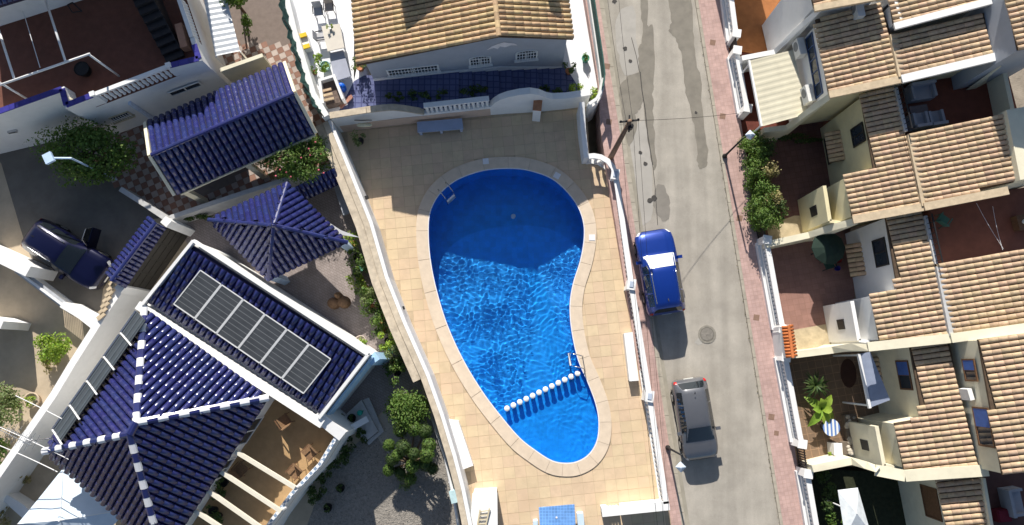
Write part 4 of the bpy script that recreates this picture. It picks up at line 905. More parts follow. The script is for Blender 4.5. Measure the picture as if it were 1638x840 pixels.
# front wall details
Fa, Fb = OP[3], OP[6]
window(TH, Fa, Fb, (193, 186), 1.05, .55, frame=mat('sand_frame', (.62, .54, .38), .8), bars=8, hb=1, mull=0)
window(TH, Fa, Fb, (296, 142), 1.7, .5, frame=M_white, mull=1, sill=False)
q = MB(); a_ = vplane(207, 163, Fa, Fb) ; q.bar(a_ + Vector((0, -.05, 0)), Vector((a_.x + .05, a_.y - .08, .2)), .2, .12); q.build('pilaster', mat('pale_blue_trim', (.6, .68, .8), .7), TH)
al = thing('wall_lamp', at(22, 205, 3.0), 'small white flood lamp below the left corner of the terrace house', 'lamp'); c = at(20, 208, 2.2); q = MB(); q.box(c, (.45, .3, .16), .2); q.build('housing', M_metal, al); q = MB(); q.bar(c, c + Vector((-.2, .4, 0)), .05, .05); q.build('bracket', M_metal, al)
# corrugated lean-to
LT = thing('corrugated_canopy', at(350, 40), 'white corrugated sheet canopy beside the terrace house', 'canopy')
A0, A1, A2, A3 = at(318, -40, 2.9), at(345, 90, 2.7), at(384, 82, 2.5), at(352, -44, 2.6)
n_ = 60; q = MB(); vs = []
for i in range(n_ + 1):
    f = i / n_; a, b = A0.lerp(A1, f), A3.lerp(A2, f); dz = Vector((0, 0, .014 * math.sin(i * math.pi / 2 * 1.0) + .02)); vs += [a + dz, b + dz]
q.add(vs, [(2 * i, 2 * i + 1, 2 * i + 3, 2 * i + 2) for i in range(n_)]); q.build('sheet', mat('pale_sheet_metal', (.62, .65, .68), .4, .06, 4, stain=.2), LT)
for p in (A1, A2, A3): q = MB(); q.tube([p - Vector((0, 0, .03)), Vector((p.x, p.y, 0))], .05, 6); q.build('post', M_whitem, LT)
q = MB(); q.wall([at(352, 112, 2.4), at(420, 88, 2.4)], .2, 0); tag(q.build('yard_wall', M_cream), 'cream wall stub between the canopy and the blue carport', 'wall')

# ---------------------------------------------------------------- blue carport
CP = thing('carport', at(370, 230), 'carport with a glossy dark blue tiled gable roof', 'carport')
ez, rz_ = 2.65, 3.75
N0, N1, R0, R1, S0, S1 = at(234, 205, ez), at(446, 97, ez), at(243, 249, rz_), at(470, 150, rz_), at(277, 313, ez), at(505, 214, ez)
# make both slopes true rectangles
ax = (R1 - R0); ax.z = 0; axn = ax.normalized(); pr_ = Vector((-axn.y, axn.x, 0)); hw = max((N0 - R0).dot(pr_), (R0 - S0).dot(pr_)) ; hn = ((N0 - R0).dot(pr_) + (N1 - R1).dot(pr_)) / 2; hs = ((R0 - S0).dot(pr_) + (R1 - S1).dot(pr_)) / 2
N0, N1 = R0 + pr_ * hn, R1 + pr_ * hn; S0, S1 = R0 - pr_ * hs, R1 - pr_ * hs
for p in (N0, N1, S0, S1): p.z = ez
for nm, a, b in (('n', N0, N1), ('s', S0, S1)):
    q = MB(); q.slab([a, b, R1, R0], .1); r_ = q.build('roof', M_blueu, CP); tiles(r_, [a, b, R1, R0], a, b, .32, .42, .11, M_blue, 'blueA2', limit=150 if nm == 's' else 300)
ridge(r_, R0, R1, .12, [M_blue], .4)
for a, c_, b in ((N0, R0, S0), (N1, R1, S1)):
    q = MB(); e = axn * (.08 if a is N1 else -.08)
    for p, p2 in ((a, c_), (c_, b)): q.bar(p + e + Vector((0, 0, .02)), p2 + e + Vector((0, 0, .02)), .16, .2)
    q.build('verge', M_cream, CP)
for f in (.05, .5, .94):
    for a, b in ((N0, N1), (S0, S1)):
        p = a.lerp(b, f).lerp(R0.lerp(R1, f), .06); q = MB(); q.box((p.x, p.y, 1.3), (.28, .28, 2.6), ca); q.build('post', M_cream, CP)
q = MB(); q.bar(S0.lerp(S1, .02) - Vector((0, 0, .12)), S1 - Vector((0, 0, .12)), .12, .14); q.build('beam', M_cream, CP)
# ---------------------------------------------------------------- low walls
def lowwall(name, px, z, w, label, m=M_white, base=0.): q = MB(); q.wall([at(x, y, z) for x, y in px], w, base); return tag(q.build(name, m), label, 'wall')
lowwall('court_wall', [(272, 348), (330, 328), (400, 305), (470, 283), (535, 262)], 1.3, .24, 'grey topped wall between the blue carport and the blue gazebo', mat('grey_wall_top', (.5, .5, .5), .85, .1, 3, stain=.3))
lowwall('drive_wall', [(192, 302), (230, 326), (266, 350)], 1.3, .26, 'low grey wall between the driveway and the checkered court', MATS['grey_wall_top'])
# ---------------------------------------------------------------- blue gazebo
GZ = thing('gazebo', at(445, 370), 'square gazebo with a glossy blue pyramid roof', 'gazebo')
gz_, ga = 2.45, 3.85
G = [at(335, 352, gz_), at(460, 294, gz_), at(556, 388, gz_), at(430, 448, gz_)]
gc = sum(G, Vector()) / 4; A1_ = at(439, 361, ga)
gc.z = ga; apex = A1_
for i in range(4):
    a, b = G[i], G[(i + 1) % 4]; q = MB(); q.slab([a, b, apex], .07); r_ = q.build('roof', M_blueu, GZ); tiles(r_, [a, b, apex], a, b, .30, .42, .10, M_blue, 'blueB2', limit=300)
for i in range(4): ridge(r_, G[i], apex, .11, [M_blue], .38, 'hip_tile')
q = MB(); q.lathe(apex, [(.14, 0), (.12, .12), (.05, .2), (.001, .24)], 12); q.build('finial', M_blue, GZ, True)
for i in range(4):
    p = G[i].lerp(Vector((gc.x, gc.y, gz_)), .1); q = MB(); q.box((p.x, p.y, 1.2), (.34, .34, 2.4), .6); q.build('post', mat('pale_blue_render2', (.5, .62, .78), .8), GZ)
# white sun sail by the gazebo
sl_ = thing('shade_sail', at(560, 370), 'small white shade sail stretched between the gazebo and the planted wall', 'sail'); q = MB(); q.add([at(520, 352, 2.4), at(545, 368, 2.3), at(576, 380, 2.2), at(540, 375, 2.25)], [(0, 1, 3), (1, 2, 3)]); q.build('cloth', M_whitem, sl_)
# ---------------------------------------------------------------- villa with the solar panels and the big hip roof
VH = thing('blue_roof_villa', at(330, 620), 'white villa with a big dark blue hip roof and chequered ridges', 'house')
SN0, SN1, SS1, SS0 = at(312, 386, 3.75), at(590, 567, 3.75), at(512, 668, 3.3), at(231, 487, 3.3)
q = MB(); q.down([Vector((p.x, p.y, p.z - .25)) for p in (SN0, SN1, SS1, SS0)], -.2); q.build('wall', M_white, VH)
ins2 = lambda P, d_: offset_loop(P, -d_)
SI = ins2([SN0, SN1, SS1, SS0], .22)
q = MB(); q.slab(SI, .2); rS = q.build('roof', M_blueu, VH)
tiles(rS, SI, SI[3], SI[2], .32, .46, .11, M_blue, 'blueC', limit=110)
for a, b in ((SN0, SN1), (SN1, SS1), (SN0, SS0)):
    q = MB(); q.bar(a + Vector((0, 0, .06)), b + Vector((0, 0, .06)), .15, .3); q.build('roof_kerb', M_white, VH)
q = MB(); q.wall([SS0.lerp(SS1, -.02) + Vector((-.12, -.14, .10)), SS0.lerp(SS1, 1.03) + Vector((-.12, -.14, .10))], .4, 2.2); q.build('parapet', M_white, VH)
# corner post at the end of the tiled roof
c = at(590, 572, 3.0); q = MB(); q.box((c.x + .2, c.y - .05, 1.5), (.5, .42, 3.0), .65); q.build('corner_post', mat('sky_blue_paint', (.38, .58, .78), .7, .06, 3), VH)
q = MB(); a_, b_ = SN1 + Vector((.06, -.1, -.5)), SS1 + Vector((.06, -.1, -.45)); q.wall([a_, b_], .1, 1.9); q.build('blue_fascia', MATS['sky_blue_paint'], VH)
# solar panels
sx = (SI[1] - SI[0]).normalized(); sy = (SI[3] - SI[0]).normalized(); sn = sx.cross(sy); sn = sn if sn.z > 0 else -sn
def solar_mat():
    m = mat('solar_cells', (.055, .06, .066), .3, .15, 2, spec=.6); return m
M_sol = solar_mat()
def on_roof(px, py, lift): 
    r_ = ray(px, py); o = Vector((0, 0, CAM_H)); t_ = sn.dot(SI[0] + sn * lift - o) / sn.dot(r_); return o + r_ * t_
Q = [on_roof(x, y, .2) for x, y in ((320, 432), (530, 575), (489, 630), (275, 486))]
pe = (Q[1] - Q[0]) / 6; pw = ((Q[3] - Q[0]) + (Q[2] - Q[1])) / 2
ords = ['first', 'second', 'third', 'fourth', 'fifth', 'sixth']
for i in range(6):
    a = Q[0] + pe * (i + .02); e = pe * .955
    q = MB(); q.hexa([a - sn * .04, a + e - sn * .04, a + e + pw - sn * .04, a + pw - sn * .04], [a, a + e, a + e + pw, a + pw]); t_ = q.build('solar_panel', mat('panel_back_sheet', (.19, .195, .2), .4, .05, 5), VH)
    for u0, u1 in ((a, a + e), (a + pw, a + e + pw), (a, a + pw), (a + e, a + e + pw)): q = MB(); q.bar(u0 + sn * .008, u1 + sn * .008, .05, .03); q.build('frame', mat('pale_panel_frame', (.6, .61, .62), .4, .05, 5), t_)
    m0 = .025
    for k in range(8):
        f0, f1 = .015 + k * .97 / 8 + .008, .015 + (k + 1) * .97 / 8 - .008; q = MB(); q.poly([a + e * m0 + pw * f0 + sn * .004, a + e * (1 - m0) + pw * f0 + sn * .004, a + e * (1 - m0) + pw * f1 + sn * .004, a + e * m0 + pw * f1 + sn * .004]); q.build('cell_row', M_sol, t_)
    for f in (.25, .75): q = MB(); b0 = a + pw * f; q.bar(b0 - sn * .07, b0 + e - sn * .07, .05, .05); q.build('mounting_rail', M_metal, t_)
    for f in (.2, .8): b0 = a + pw * .95 + e * f; q = MB(); q.tube([b0 - sn * .05, b0 - sn * .2], .02, 6); q.build('foot', M_metal, t_)
# hip roof
hz, hp = 4.15, 6.0
HT, HR, HL, HB = at(232, 494, hz), at(430, 636, hz), at(72, 722, hz), at(262, 890, hz)
print('hip', [(p.x, p.y) for p in (HT, HR, HB, HL)])
ap = at(219, 676, hp); ap2 = at(209, 694, hp)
faces = [([HT, HR, ap], HT, HR), ([HR, HB, ap2, ap], HR, HB), ([HB, HL, ap2], HB, HL), ([HL, HT, ap, ap2], HL, HT)]
for k, (P, a, b) in enumerate(faces):
    q = MB(); q.slab(P, .1); r_ = q.build('roof', M_blueu, VH); tiles(r_, P, a, b, .32, .44, .11, M_blue, 'blueD', limit=(170, 240, 270, 298)[k])
chk = [M_wglaze, M_blue]
ridge(r_, HT, ap, .17, chk, .42, 'hip_tile'); ridge(r_, HR, ap, .17, chk, .42, 'hip_tile'); ridge(r_, HL, ap2, .17, chk, .42, 'hip_tile'); ridge(r_, HB, ap2, .17, chk, .42, 'hip_tile'); ridge(r_, ap2, ap, .19, [M_blue], .4)
cen = (HT + HR + HL + HB) / 4
inn = [p.lerp(Vector((cen.x, cen.y, p.z)), .07) for p in (HT, HR, HB, HL)]
q = MB(); q.prism(inn, -.2, hz - .08); q.build('wall', M_white, VH)
# evacuated tube collectors along the upper left eave
for i in range(5):
    f0, f1 = .03 + i * .168, .03 + (i + 1) * .168 - .012; a, b = HT.lerp(HL, f0), HT.lerp(HL, f1); o_ = Vector((-.62, .30, .14)); up2 = (ap2.lerp(HT, .5) - HT.lerp(HL, .5)); up2 = (ap.lerp(ap2, .5) - HT.lerp(HL, .5)).normalized() * .95
    a, b = a + Vector((-.12, .08, .30)), b + Vector((-.12, .08, .30))
    q = MB(); q.slab([a, b, b + up2, a + up2], .06); t_ = q.build('solar_collector', mat('collector_dark', (.055, .065, .075), .3, .1, 4), VH)
    for k in range(3): f = (k + .5) / 3; q = MB(); q.bar(a + up2 * f + Vector((0, 0, .02)), b + up2 * f + Vector((0, 0, .02)), .05, .025); q.build('tube', mat('collector_tube', (.12, .14, .16), .25), t_)
    q = MB(); q.bar(a + Vector((0, 0, .01)), b + Vector((0, 0, .01)), .08, .09); q.build('header', M_metal, t_)
    q = MB(); q.bar(b + Vector((0, 0, .02)), b + up2 * 1.25 + Vector((0, 0, .05)), .06, .05); q.build('bracket', M_whitem, t_)
# ---------------------------------------------------------------- terrace with pergola beams
FZ, PZt = 2.1, 3.0
T0, T1, T2, T3 = at(437, 640, FZ + .9), at(533, 706, FZ + .9), at(392, 862, FZ + .9), at(300, 830, FZ)
To = [at(436, 634, PZt), at(541, 702, PZt), at(515, 745, PZt), at(470, 792, PZt), at(430, 846, PZt), at(410, 880, PZt)]
flo = [inn[1], To[0], To[1], To[2], To[3], To[4], To[5], at(280, 890, FZ), inn[2]]
M_tfl = mat('tan_terrace_floor', (.42, .275, .14), .85, .1, 3, .002, stain=.25)
q = MB(); q.prism([Vector((p.x, p.y, 0)) for p in [inn[1], To[0], To[1], To[2], To[3], To[4], To[5], at(330, 930, FZ), inn[2]]], -.2, FZ); q.build('terrace_base', M_white, VH)
q = MB(); q.poly([Vector((p.x, p.y, FZ + .004)) for p in [inn[1], To[0], To[1], To[2], To[3], To[4], To[5], at(330, 930, FZ), inn[2]]]); q.build('terrace_floor', M_tfl, VH)
Ti = [p + Vector((-.1, .05, 0)) for p in To]
q = MB(); q.wall(Ti[1:], .2, FZ - .2); q.build('terrace_parapet', M_white, VH)
q = MB(); q.wall([SS0.lerp(SS1, .7) + Vector((-.1, -.1, .02)), Ti[1] + Vector((.0, .0, .1))], .45, 0) if False else q.wall([at(505, 664, 3.3), at(548, 698, 3.1)], .5, 0); q.build('white_block', M_white, VH)
M_ck = mat('blue_white_check', (.8, .8, .8), .4)
t = M_ck.node_tree; g_ = t.nodes.new('ShaderNodeNewGeometry'); ck = t.nodes.new('ShaderNodeTexChecker'); ck.inputs['Scale'].default_value = 7; ck.inputs['Color1'].default_value = (.8, .8, .8, 1); ck.inputs['Color2'].default_value = (.22, .3, .42, 1)
mp = t.nodes.new('ShaderNodeMapping'); mp.inputs['Rotation'].default_value = (0, 0, .75); t.links.new(g_.outputs['Position'], mp.inputs[0]); t.links.new(mp.outputs[0], ck.inputs[0]); t.links.new(ck.outputs[0], t.nodes['Principled BSDF'].inputs['Base Color'])
for i in range(1, 5): q = MB(); q.bar(Ti[i] + Vector((0, 0, .03)), Ti[i + 1] + Vector((0, 0, .03)), .16, .06); q.build('parapet_tiles', M_ck, VH)
PB = thing('pergola_beams', at(420, 780, 4), 'four white pergola beams over the tan terrace', 'pergola')
for a, b in [((377, 722), (472, 780)), ((353, 754), (450, 818)), ((332, 784), (420, 846)), ((308, 814), (390, 868))]:
    q = MB(); q.bar(at(*a, 4.05), at(*b, 3.2 + .6), .17, .17); q.build('beam', mat('cream_beam', (.75, .70, .58), .7, .05, 4), PB)
for x, y in [(472, 782), (449, 818), (420, 848)]: q = MB(); c = at(x, y, 3.72); q.tube([c, Vector((c.x, c.y, PZt))], .08, 8); q.build('post', M_whitem, PB)
window(VH, inn[1], inn[2], (396, 690), 1.5, 1.9, mull=1, z=FZ + 1.0, sill=False); window(VH, inn[1], inn[2], (352, 752), 1.1, 1.5, mull=1, z=FZ + 1.1, sill=False)
M_rattan = mat('brown_rattan', (.22, .13, .07), .8, .3, 20)
for i, (x, y, r_, lb_) in enumerate([(460, 672, -2.5, 'brown wooden chair in the shaded upper part of the tan terrace'), (500, 722, -.8, 'brown wooden chair by the chequered parapet of the tan terrace'), (477, 752, -.7, 'brown wooden chair in the sun patch of the tan terrace'), (392, 748, 2.4, 'brown wooden chair beside the house wall under the pergola beams')]): chair(at(x, y, FZ), r_, lb_, M_rattan, M_wood, s=1.15)
for i, (x, y) in enumerate([(362, 770), (357, 790), (345, 815), (352, 825)]): pot(at(x, y, FZ), .2, .35, M_black, 'pot_plant', ['upper', 'second', 'third', 'lowest'][i] + ' dark potted plant under the pergola beams against the house', L_dark, 140, .6, .4)
# gazebo-side things: stone urns, planters and pots along the pool wall
ur = thing('wooden_stump_seat', at(545, 482), 'brown double stump seat in the shaded paved court', 'seat')
for x, y, r_ in [(536, 486, .3), (552, 484, .32)]: q = MB(); q.lathe(at(x, y), [(r_, 0), (r_ * 1.05, .15), (r_ * .9, .4), (r_ * .95, .5), (.001, .52)], 12); q.build('stump', mat('stump_wood', (.2, .12, .07), .9, .3, 10, .01), ur, True)
q = MB(); q.lathe(at(544, 474), [(.16, 0), (.2, .3), (.12, .8), (.05, .9), (.001, .92)], 10); q.build('stump', MATS['stump_wood'], ur, True)
kinds = [(L_mid, 'green'), (L_bright, 'bright green'), (L_grey, 'grey green'), (L_dark, 'dark green')]
row = [(566, 392), (572, 412), (580, 430), (578, 448), (586, 462), (592, 478), (598, 492), (610, 500), (613, 513), (618, 528), (622, 545), (628, 560), (632, 578), (637, 596)]
for i, (x, y) in enumerate(row):
    m, nm = kinds[[1, 0, 3, 1, 0, 2, 0, 3, 0, 3, 1, 2, 3, 0][i]]
    pot(at(x, y), .17, .3, [M_terra, M_black, MATS['green_pot']][i % 3] if i % 4 else M_terra, 'pot_plant', '%s pot plant, %s from the gazebo in the row along the pool wall' % (nm, ['first', 'second', 'third', 'fourth', 'fifth', 'sixth', 'seventh', 'eighth', 'ninth', 'tenth', 'eleventh', 'twelfth', 'thirteenth', 'fourteenth'][i]), m, 420 + 80 * (i % 3), .85, .6, 'pots along the pool wall')
q = MB()
pot(at(579, 546), .28, .4, mat('stone_planter', (.5, .42, .36), .9), 'pot_plant', 'bright green plant in a stone planter beside the solar roof corner', L_bright, 200, .5, .35)
# shrubs and cloud pruned tree in the gravel garden
plant('round_bush', 'large dense round dark bush in the gravel garden beside the pool wall', 'bush', at(657, 655), 2.3, (1.05, 1.05, 1.05), 6500, .12, L_mid, seed=4, clumps=60)
ct = thing('cloud_pruned_tree', at(662, 740), 'cloud pruned tree with many round leaf balls in the gravel garden', 'tree')
balls = [(640, 688, 1.6, .42), (663, 686, 1.9, .42), (680, 690, 1.9, .42), (622, 712, 1.5, .36), (645, 716, 1.9, .46), (686, 712, 2.0, .42), (662, 726, 2.2, .34), (683, 728, 2.1, .44), (628, 734, 1.4, .4), (660, 745, 1.8, .42), (680, 742, 1.7, .42), (622, 752, 1.1, .36), (640, 756, 1.0, .34), (656, 766, .9, .38), (692, 750, 1.5, .34), (636, 728, 1.6, .34)]
b0 = at(660, 738)
for i, (x, y, z, r_) in enumerate(balls):
    r_ *= .86; c = at(x, y, z); lf = random.Random(i); q = MB()
    for k in range(520):
        d_ = Vector((lf.gauss(0, 1), lf.gauss(0, 1), lf.gauss(0, 1))).normalized(); p = c + Vector((d_.x * r_, d_.y * r_, d_.z * r_ * .72)) * (.82 + .2 * lf.random()); a = Vector((lf.gauss(0, 1), lf.gauss(0, 1), lf.gauss(0, 1))).cross(d_).normalized(); b = a.cross(d_); s_ = .085 * lf.uniform(.6, 1.3)
        q.add([p - a * s_ * .5, p + b * s_ * .35, p + a * s_ * .5 + d_ * .02, p - b * s_ * .35], [(0, 1, 2, 3)])
    q.build('leaf_ball', [L_dark, L_mid][i % 2], ct, fix=False)
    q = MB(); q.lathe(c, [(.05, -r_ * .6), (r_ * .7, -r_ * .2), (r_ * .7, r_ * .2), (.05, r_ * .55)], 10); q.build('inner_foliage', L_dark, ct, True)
    q = MB(); q.tube([b0 + Vector((0, 0, .15 + .08 * i)), b0.lerp(Vector((c.x, c.y, 0)), .5) + Vector((0, 0, z * .7)), c], [.06, .05, .03], 6); q.build('branch', M_bark, ct, True)
q = MB(); q.tube([b0, b0 + Vector((0, 0, 1.6))], [.12, .07], 8); q.build('trunk', M_bark, ct, True)
plant('low_shrub', 'small pale green shrub at the foot of the cloud pruned tree', 'shrub', at(650, 768), .6, (.5, .5, .3), 260, .11, L_grey, trunk=False)
# white pipe and meter by the pool wall
pw_ = thing('white_drainpipe', at(700, 720), 'long white pipe running along the outside of the pool wall', 'pipe'); q = MB(); q.tube([at(687, 655, .35), at(712, 730, .35), at(727, 800, .35), at(735, 850, .35)], .09, 8); q.build('pipe', M_whitem, pw_, True)
for f in ((692, 668), (706, 712), (720, 770)): q = MB(); c = at(*f, .15); q.box(c, (.14, .1, .3)); q.build('bracket', M_whitem, pw_)
mt = thing('meter_box', at(727, 790), 'pale blue meter box against the outside of the pool wall', 'meter box'); c = at(727, 792, .5); q = MB(); q.box((c.x, c.y, .45), (.3, .55, .9), .25); q.build('box', mat('pale_teal_paint', (.5, .68, .72), .5), mt); q = MB(); q.box((c.x, c.y, .93), (.36, .6, .05), .25); q.build('lid', MATS['pale_teal_paint'], mt)
# porch clutter right of the villa
pf_ = thing('porch_step', at(580, 690), 'pale tiled porch step at the villa side', 'step'); q = MB(); q.prism([at(x, y, .3) for x, y in [(548, 668), (578, 640), (605, 690), (585, 706)]], 0, .3); q.build('tread', mat('pale_porch', (.5, .5, .5), .8), pf_); q = MB(); q.prism([at(x, y, .15) for x, y in [(580, 640), (590, 636), (614, 690), (590, 712), (586, 706), (606, 691)]], 0, .15); q.build('lower_tread', MATS['pale_porch'], pf_)
for i, (x, y) in enumerate([(530, 662), (548, 668), (565, 668)]): pot(at(x, y, .3), .2, .38, M_black, 'pot_plant', ['left', 'middle', 'right'][i] + ' black pot on the porch beside the villa', L_dark, 50, .25, .2)
tl_ = thing('teal_watering_can', at(577, 660, .3), 'small teal watering can on the porch', 'watering can'); q = MB(); q.lathe(at(577, 660, .3), [(.12, 0), (.14, .25), (.1, .28), (.001, .28)], 12); q.build('body', mat('teal_plastic', (.03, .42, .33), .4), tl_, True); q = MB(); q.tube([at(577, 660, .35), at(581, 657, .6)], .03, 6); q.build('spout', MATS['teal_plastic'], tl_)
wt = thing('awning_arm', at(568, 690), 'white slanted awning arm over the dark porch planting', 'awning'); q = MB(); q.bar(at(556, 688, 1.4), at(588, 670, 1.0), .3, .08); q.build('panel', M_whitem, wt); q = MB(); c = at(556, 688, 1.4); q.tube([c, Vector((c.x, c.y, 0))], .04, 6); q.build('arm', M_whitem, wt)
for i, (x, y, s) in enumerate([(560, 712, .5), (545, 730, .6), (530, 748, .55), (515, 770, .5), (508, 790, .45), (580, 695, .4)]): plant('porch_shrub', ['dark shrub nearest the porch step at the villa base', 'second dark shrub along the villa base', 'third dark shrub along the villa base', 'fourth dark shrub along the villa base', 'lowest dark shrub along the villa base', 'small dark shrub by the porch post'][i], 'shrub', at(x, y), s * 1.7, (s, s, s * .8), 330, .13, L_dark, 'dark shrubs along the villa base', trunk=False)
for i, (x, y) in enumerate([(547, 779), (527, 810)]): pot(at(x, y), .2, .35, M_black, 'pot_plant', ['upper', 'lower'][i] + ' black pot standing on the shaded gravel', L_dark, 60, .3, .22)
# oleander by the gazebo
ol = plant('oleander', 'big oleander with grey green leaves between the carport and the pool wall', 'tree', at(495, 268), 2.9, (2.05, 1.25, .85), 6500, .18, L_mid, seed=9, flat=.35, clumps=26); q = MB()
for i in range(14): c = at(rnd.uniform(425, 535), rnd.uniform(225, 285), rnd.uniform(2.2, 2.9)); q.lathe(c, [(.03, 0), (.05, .03), (.001, .05)], 5)
o = q.build('blossom', mat('pink_blossom', (.55, .12, .16), .7, rand=.3), ol, fix=False); o['kind'] = 'stuff'
bt_ = thing('blue_awning', at(520, 285), 'dark blue tiled lean-to under the oleander beside the pool wall', 'lean-to'); P = [at(470, 300, 1.9), at(535, 268, 2.0), at(548, 292, 1.7), at(485, 322, 1.6)]; q = MB(); q.slab(P, .08); r_ = q.build('roof', M_blueu, bt_); tiles(r_, P, P[3], P[2], .26, .4, .08, M_blue, 'blueB', limit=60)
for p in P: q = MB(); q.tube([Vector((p.x, p.y, p.z - .08)), Vector((p.x, p.y, 0))], .06, 6); q.build('post', M_whitem, bt_)
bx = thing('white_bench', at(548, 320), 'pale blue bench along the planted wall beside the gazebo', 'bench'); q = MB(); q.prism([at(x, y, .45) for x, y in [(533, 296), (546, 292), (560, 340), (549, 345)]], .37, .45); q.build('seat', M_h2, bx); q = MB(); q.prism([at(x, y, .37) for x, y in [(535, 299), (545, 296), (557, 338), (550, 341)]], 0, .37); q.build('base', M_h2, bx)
# ---------------------------------------------------------------- gate, boundary walls, parasol, plants lower left
GT = thing('entrance_gate', at(225, 405), 'dark panelled gate under a small blue tiled roof', 'gate')
g0, g1 = at(240, 346, 2.75), at(170, 440, 2.75); r0, r1 = at(250, 357, 3.05), at(180, 449, 3.05); e0, e1 = at(266, 364, 2.7), at(200, 461, 2.7)
for a, b in ((g0, g1), (e0, e1)):
    q = MB(); q.slab([a, b, r1, r0], .06); r_ = q.build('roof', M_blueu, GT); tiles(r_, [a, b, r1, r0], a, b, .24, .3, .08, M_blue, 'blueE', limit=80)
ridge(r_, r0, r1, .12, [M_blue], .36)
d0, d1 = e0.lerp(g0, .25), e1.lerp(g1, .25); q = MB(); q.wall([Vector((d0.x, d0.y, 2.55)), Vector((d1.x, d1.y, 2.55))], .08, 0); dl = q.build('door_leaf', mat('dark_gate_panel', (.045, .042, .038), .55, .15, 5), GT)
dd = (d1 - d0); dd.z = 0; dn = Vector((dd.y, -dd.x, 0)).normalized(); dn = dn if dn.x > 0 else -dn
for i in range(4):
    for j in range(4):
        a = d0 + dd * (.03 + i * .243); q = MB(); z0_, z1_ = .12 + j * .6, .12 + j * .6 + .52; b = a + dd * .215
        q.hexa([Vector((a.x, a.y, z0_)) + dn * .045, Vector((b.x, b.y, z0_)) + dn * .045, Vector((b.x, b.y, z1_)) + dn * .045, Vector((a.x, a.y, z1_)) + dn * .045], [Vector((a.x, a.y, z0_)) + dn * .07, Vector((b.x, b.y, z0_)) + dn * .07, Vector((b.x, b.y, z1_)) + dn * .07, Vector((a.x, a.y, z1_)) + dn * .07]); q.build('panel', MATS['dark_gate_panel'], dl)
for f in (-.06, 1.04): p = d0 + dd * f; q = MB(); q.box((p.x, p.y, 1.3), (.4, .4, 2.6), .9); q.build('pier', M_white, GT)
BW = thing('villa_wall', at(100, 600), 'white boundary wall along the left side of the blue roofed villa', 'wall')
bwp = [(196, 458), (172, 492), (148, 530), (115, 582), (85, 632), (45, 690), (0, 755), (-60, 842)]
q = MB(); q.wall([at(x, y, 2.3) for x, y in bwp], .34, -.1); q.build('wall_panel', M_white, BW)
q = MB(); q.wall([at(0, 790, .7), at(62, 845, .7)], .3, -.1); q.build('low_return', M_white, BW)
lowwall('end_wall', [(-40, 765), (35, 812), (70, 850)], .8, .3, 'low white wall at the lower left corner beside the parasol')
for i in range(7):
    x, y = 183 - i * 3.2, 452 + i * 9; c = at(x, y, 2.35); 
    if i == 0: sp = thing('stepped_coping', at(172, 478, 2.3), 'beige stepped tile coping on the pier beside the gate', 'coping')
    q = MB(); q.box((c.x - .05, c.y, 2.38), (.42, .2, .1), .75); q.build('coping_tile', M_mortar, sp)
FG = thing('sliding_gate', at(60, 470), 'white slatted sliding gate between the driveway and the sunny yard', 'gate')
fa, fb = at(22, 430, 1.5), at(102, 490, 1.5)
for z_ in (1.45, .25): q = MB(); q.bar(Vector((fa.x, fa.y, z_)), Vector((fb.x, fb.y, z_)), .1, .1); q.build('rail', M_whitem, FG)
q = MB(); q.bar(Vector((fa.x, fa.y, 1.3)), Vector((fb.x, fb.y, 1.3)), .34, .04); q.build('track_cover', mat('grey_metal', (.4, .42, .45), .4), FG)
for i in range(26): p = fa.lerp(fb, (i + .5) / 26); q = MB(); q.bar((p.x, p.y, .3), (p.x, p.y, 1.4), .07, .03); q.build('slat', M_whitem, FG)
lowwall('gate_wall', [(98, 487), (128, 505), (160, 530)], 1.7, .3, 'white wall right of the slatted sliding gate'); lowwall('corner_pier_wall', [(-60, 385), (0, 412), (45, 434)], 2.1, .55, 'thick white wall left of the slatted sliding gate')
lowwall('yard_side_wall', [(-80, 505), (-20, 512), (3, 520)], 2.0, .4, 'white wall end at the left picture edge in the sunny yard')
plant('yard_bush', 'bright green bush against the white wall in the sunny yard', 'bush', at(103, 556), 1.7, (.85, .85, .75), 2400, .13, L_bright, seed=21, clumps=22); plant('yard_bush', 'small yellowish bush below the bright green bush', 'bush', at(90, 584), .7, (.4, .5, .35), 300, .12, L_dry, trunk=False)
plant('pale_tree', 'pale green tree at the left edge of the sunny yard', 'tree', at(32, 648), 2.6, (1.25, 1.15, .9), 3600, .13, L_grey, seed=31, clumps=26); plant('dark_tree', 'dark green tree at the left picture edge below the pale tree', 'tree', at(8, 715), 2.0, (.8, 1.1, .8), 1900, .14, L_mid, seed=33)
pot(at(58, 640), .38, .4, mat('round_stone_pot', (.5, .4, .3), .9), 'pot_plant', 'round stone pot with small plants beside the boundary wall', L_bright, 140, .35, .3)
plant('corner_bush', 'straggly olive bush in the corner by the low white wall', 'bush', at(40, 765), .9, (.6, .6, .4), 500, .13, L_dry, trunk=False); plant('dry_bush', 'brown dry bush at the lower left corner', 'bush', at(5, 825), .8, (.8, .6, .4), 500, .12, L_dry, trunk=False)
PA = thing('blue_parasol', at(110, 810), 'square pale blue parasol beside the big hip roof', 'parasol')
M_par = mat('pale_blue_canvas', (.62, .72, .82), .8, .04, 2)
pz = 2.3; pts = [at(100, 750, pz), at(28, 838, pz), at(120, 905, pz), at(205, 815, pz)]; pa = at(112, 828, pz + .75)
pa = sum(pts, Vector()) / 4; pa.z = pz + .75
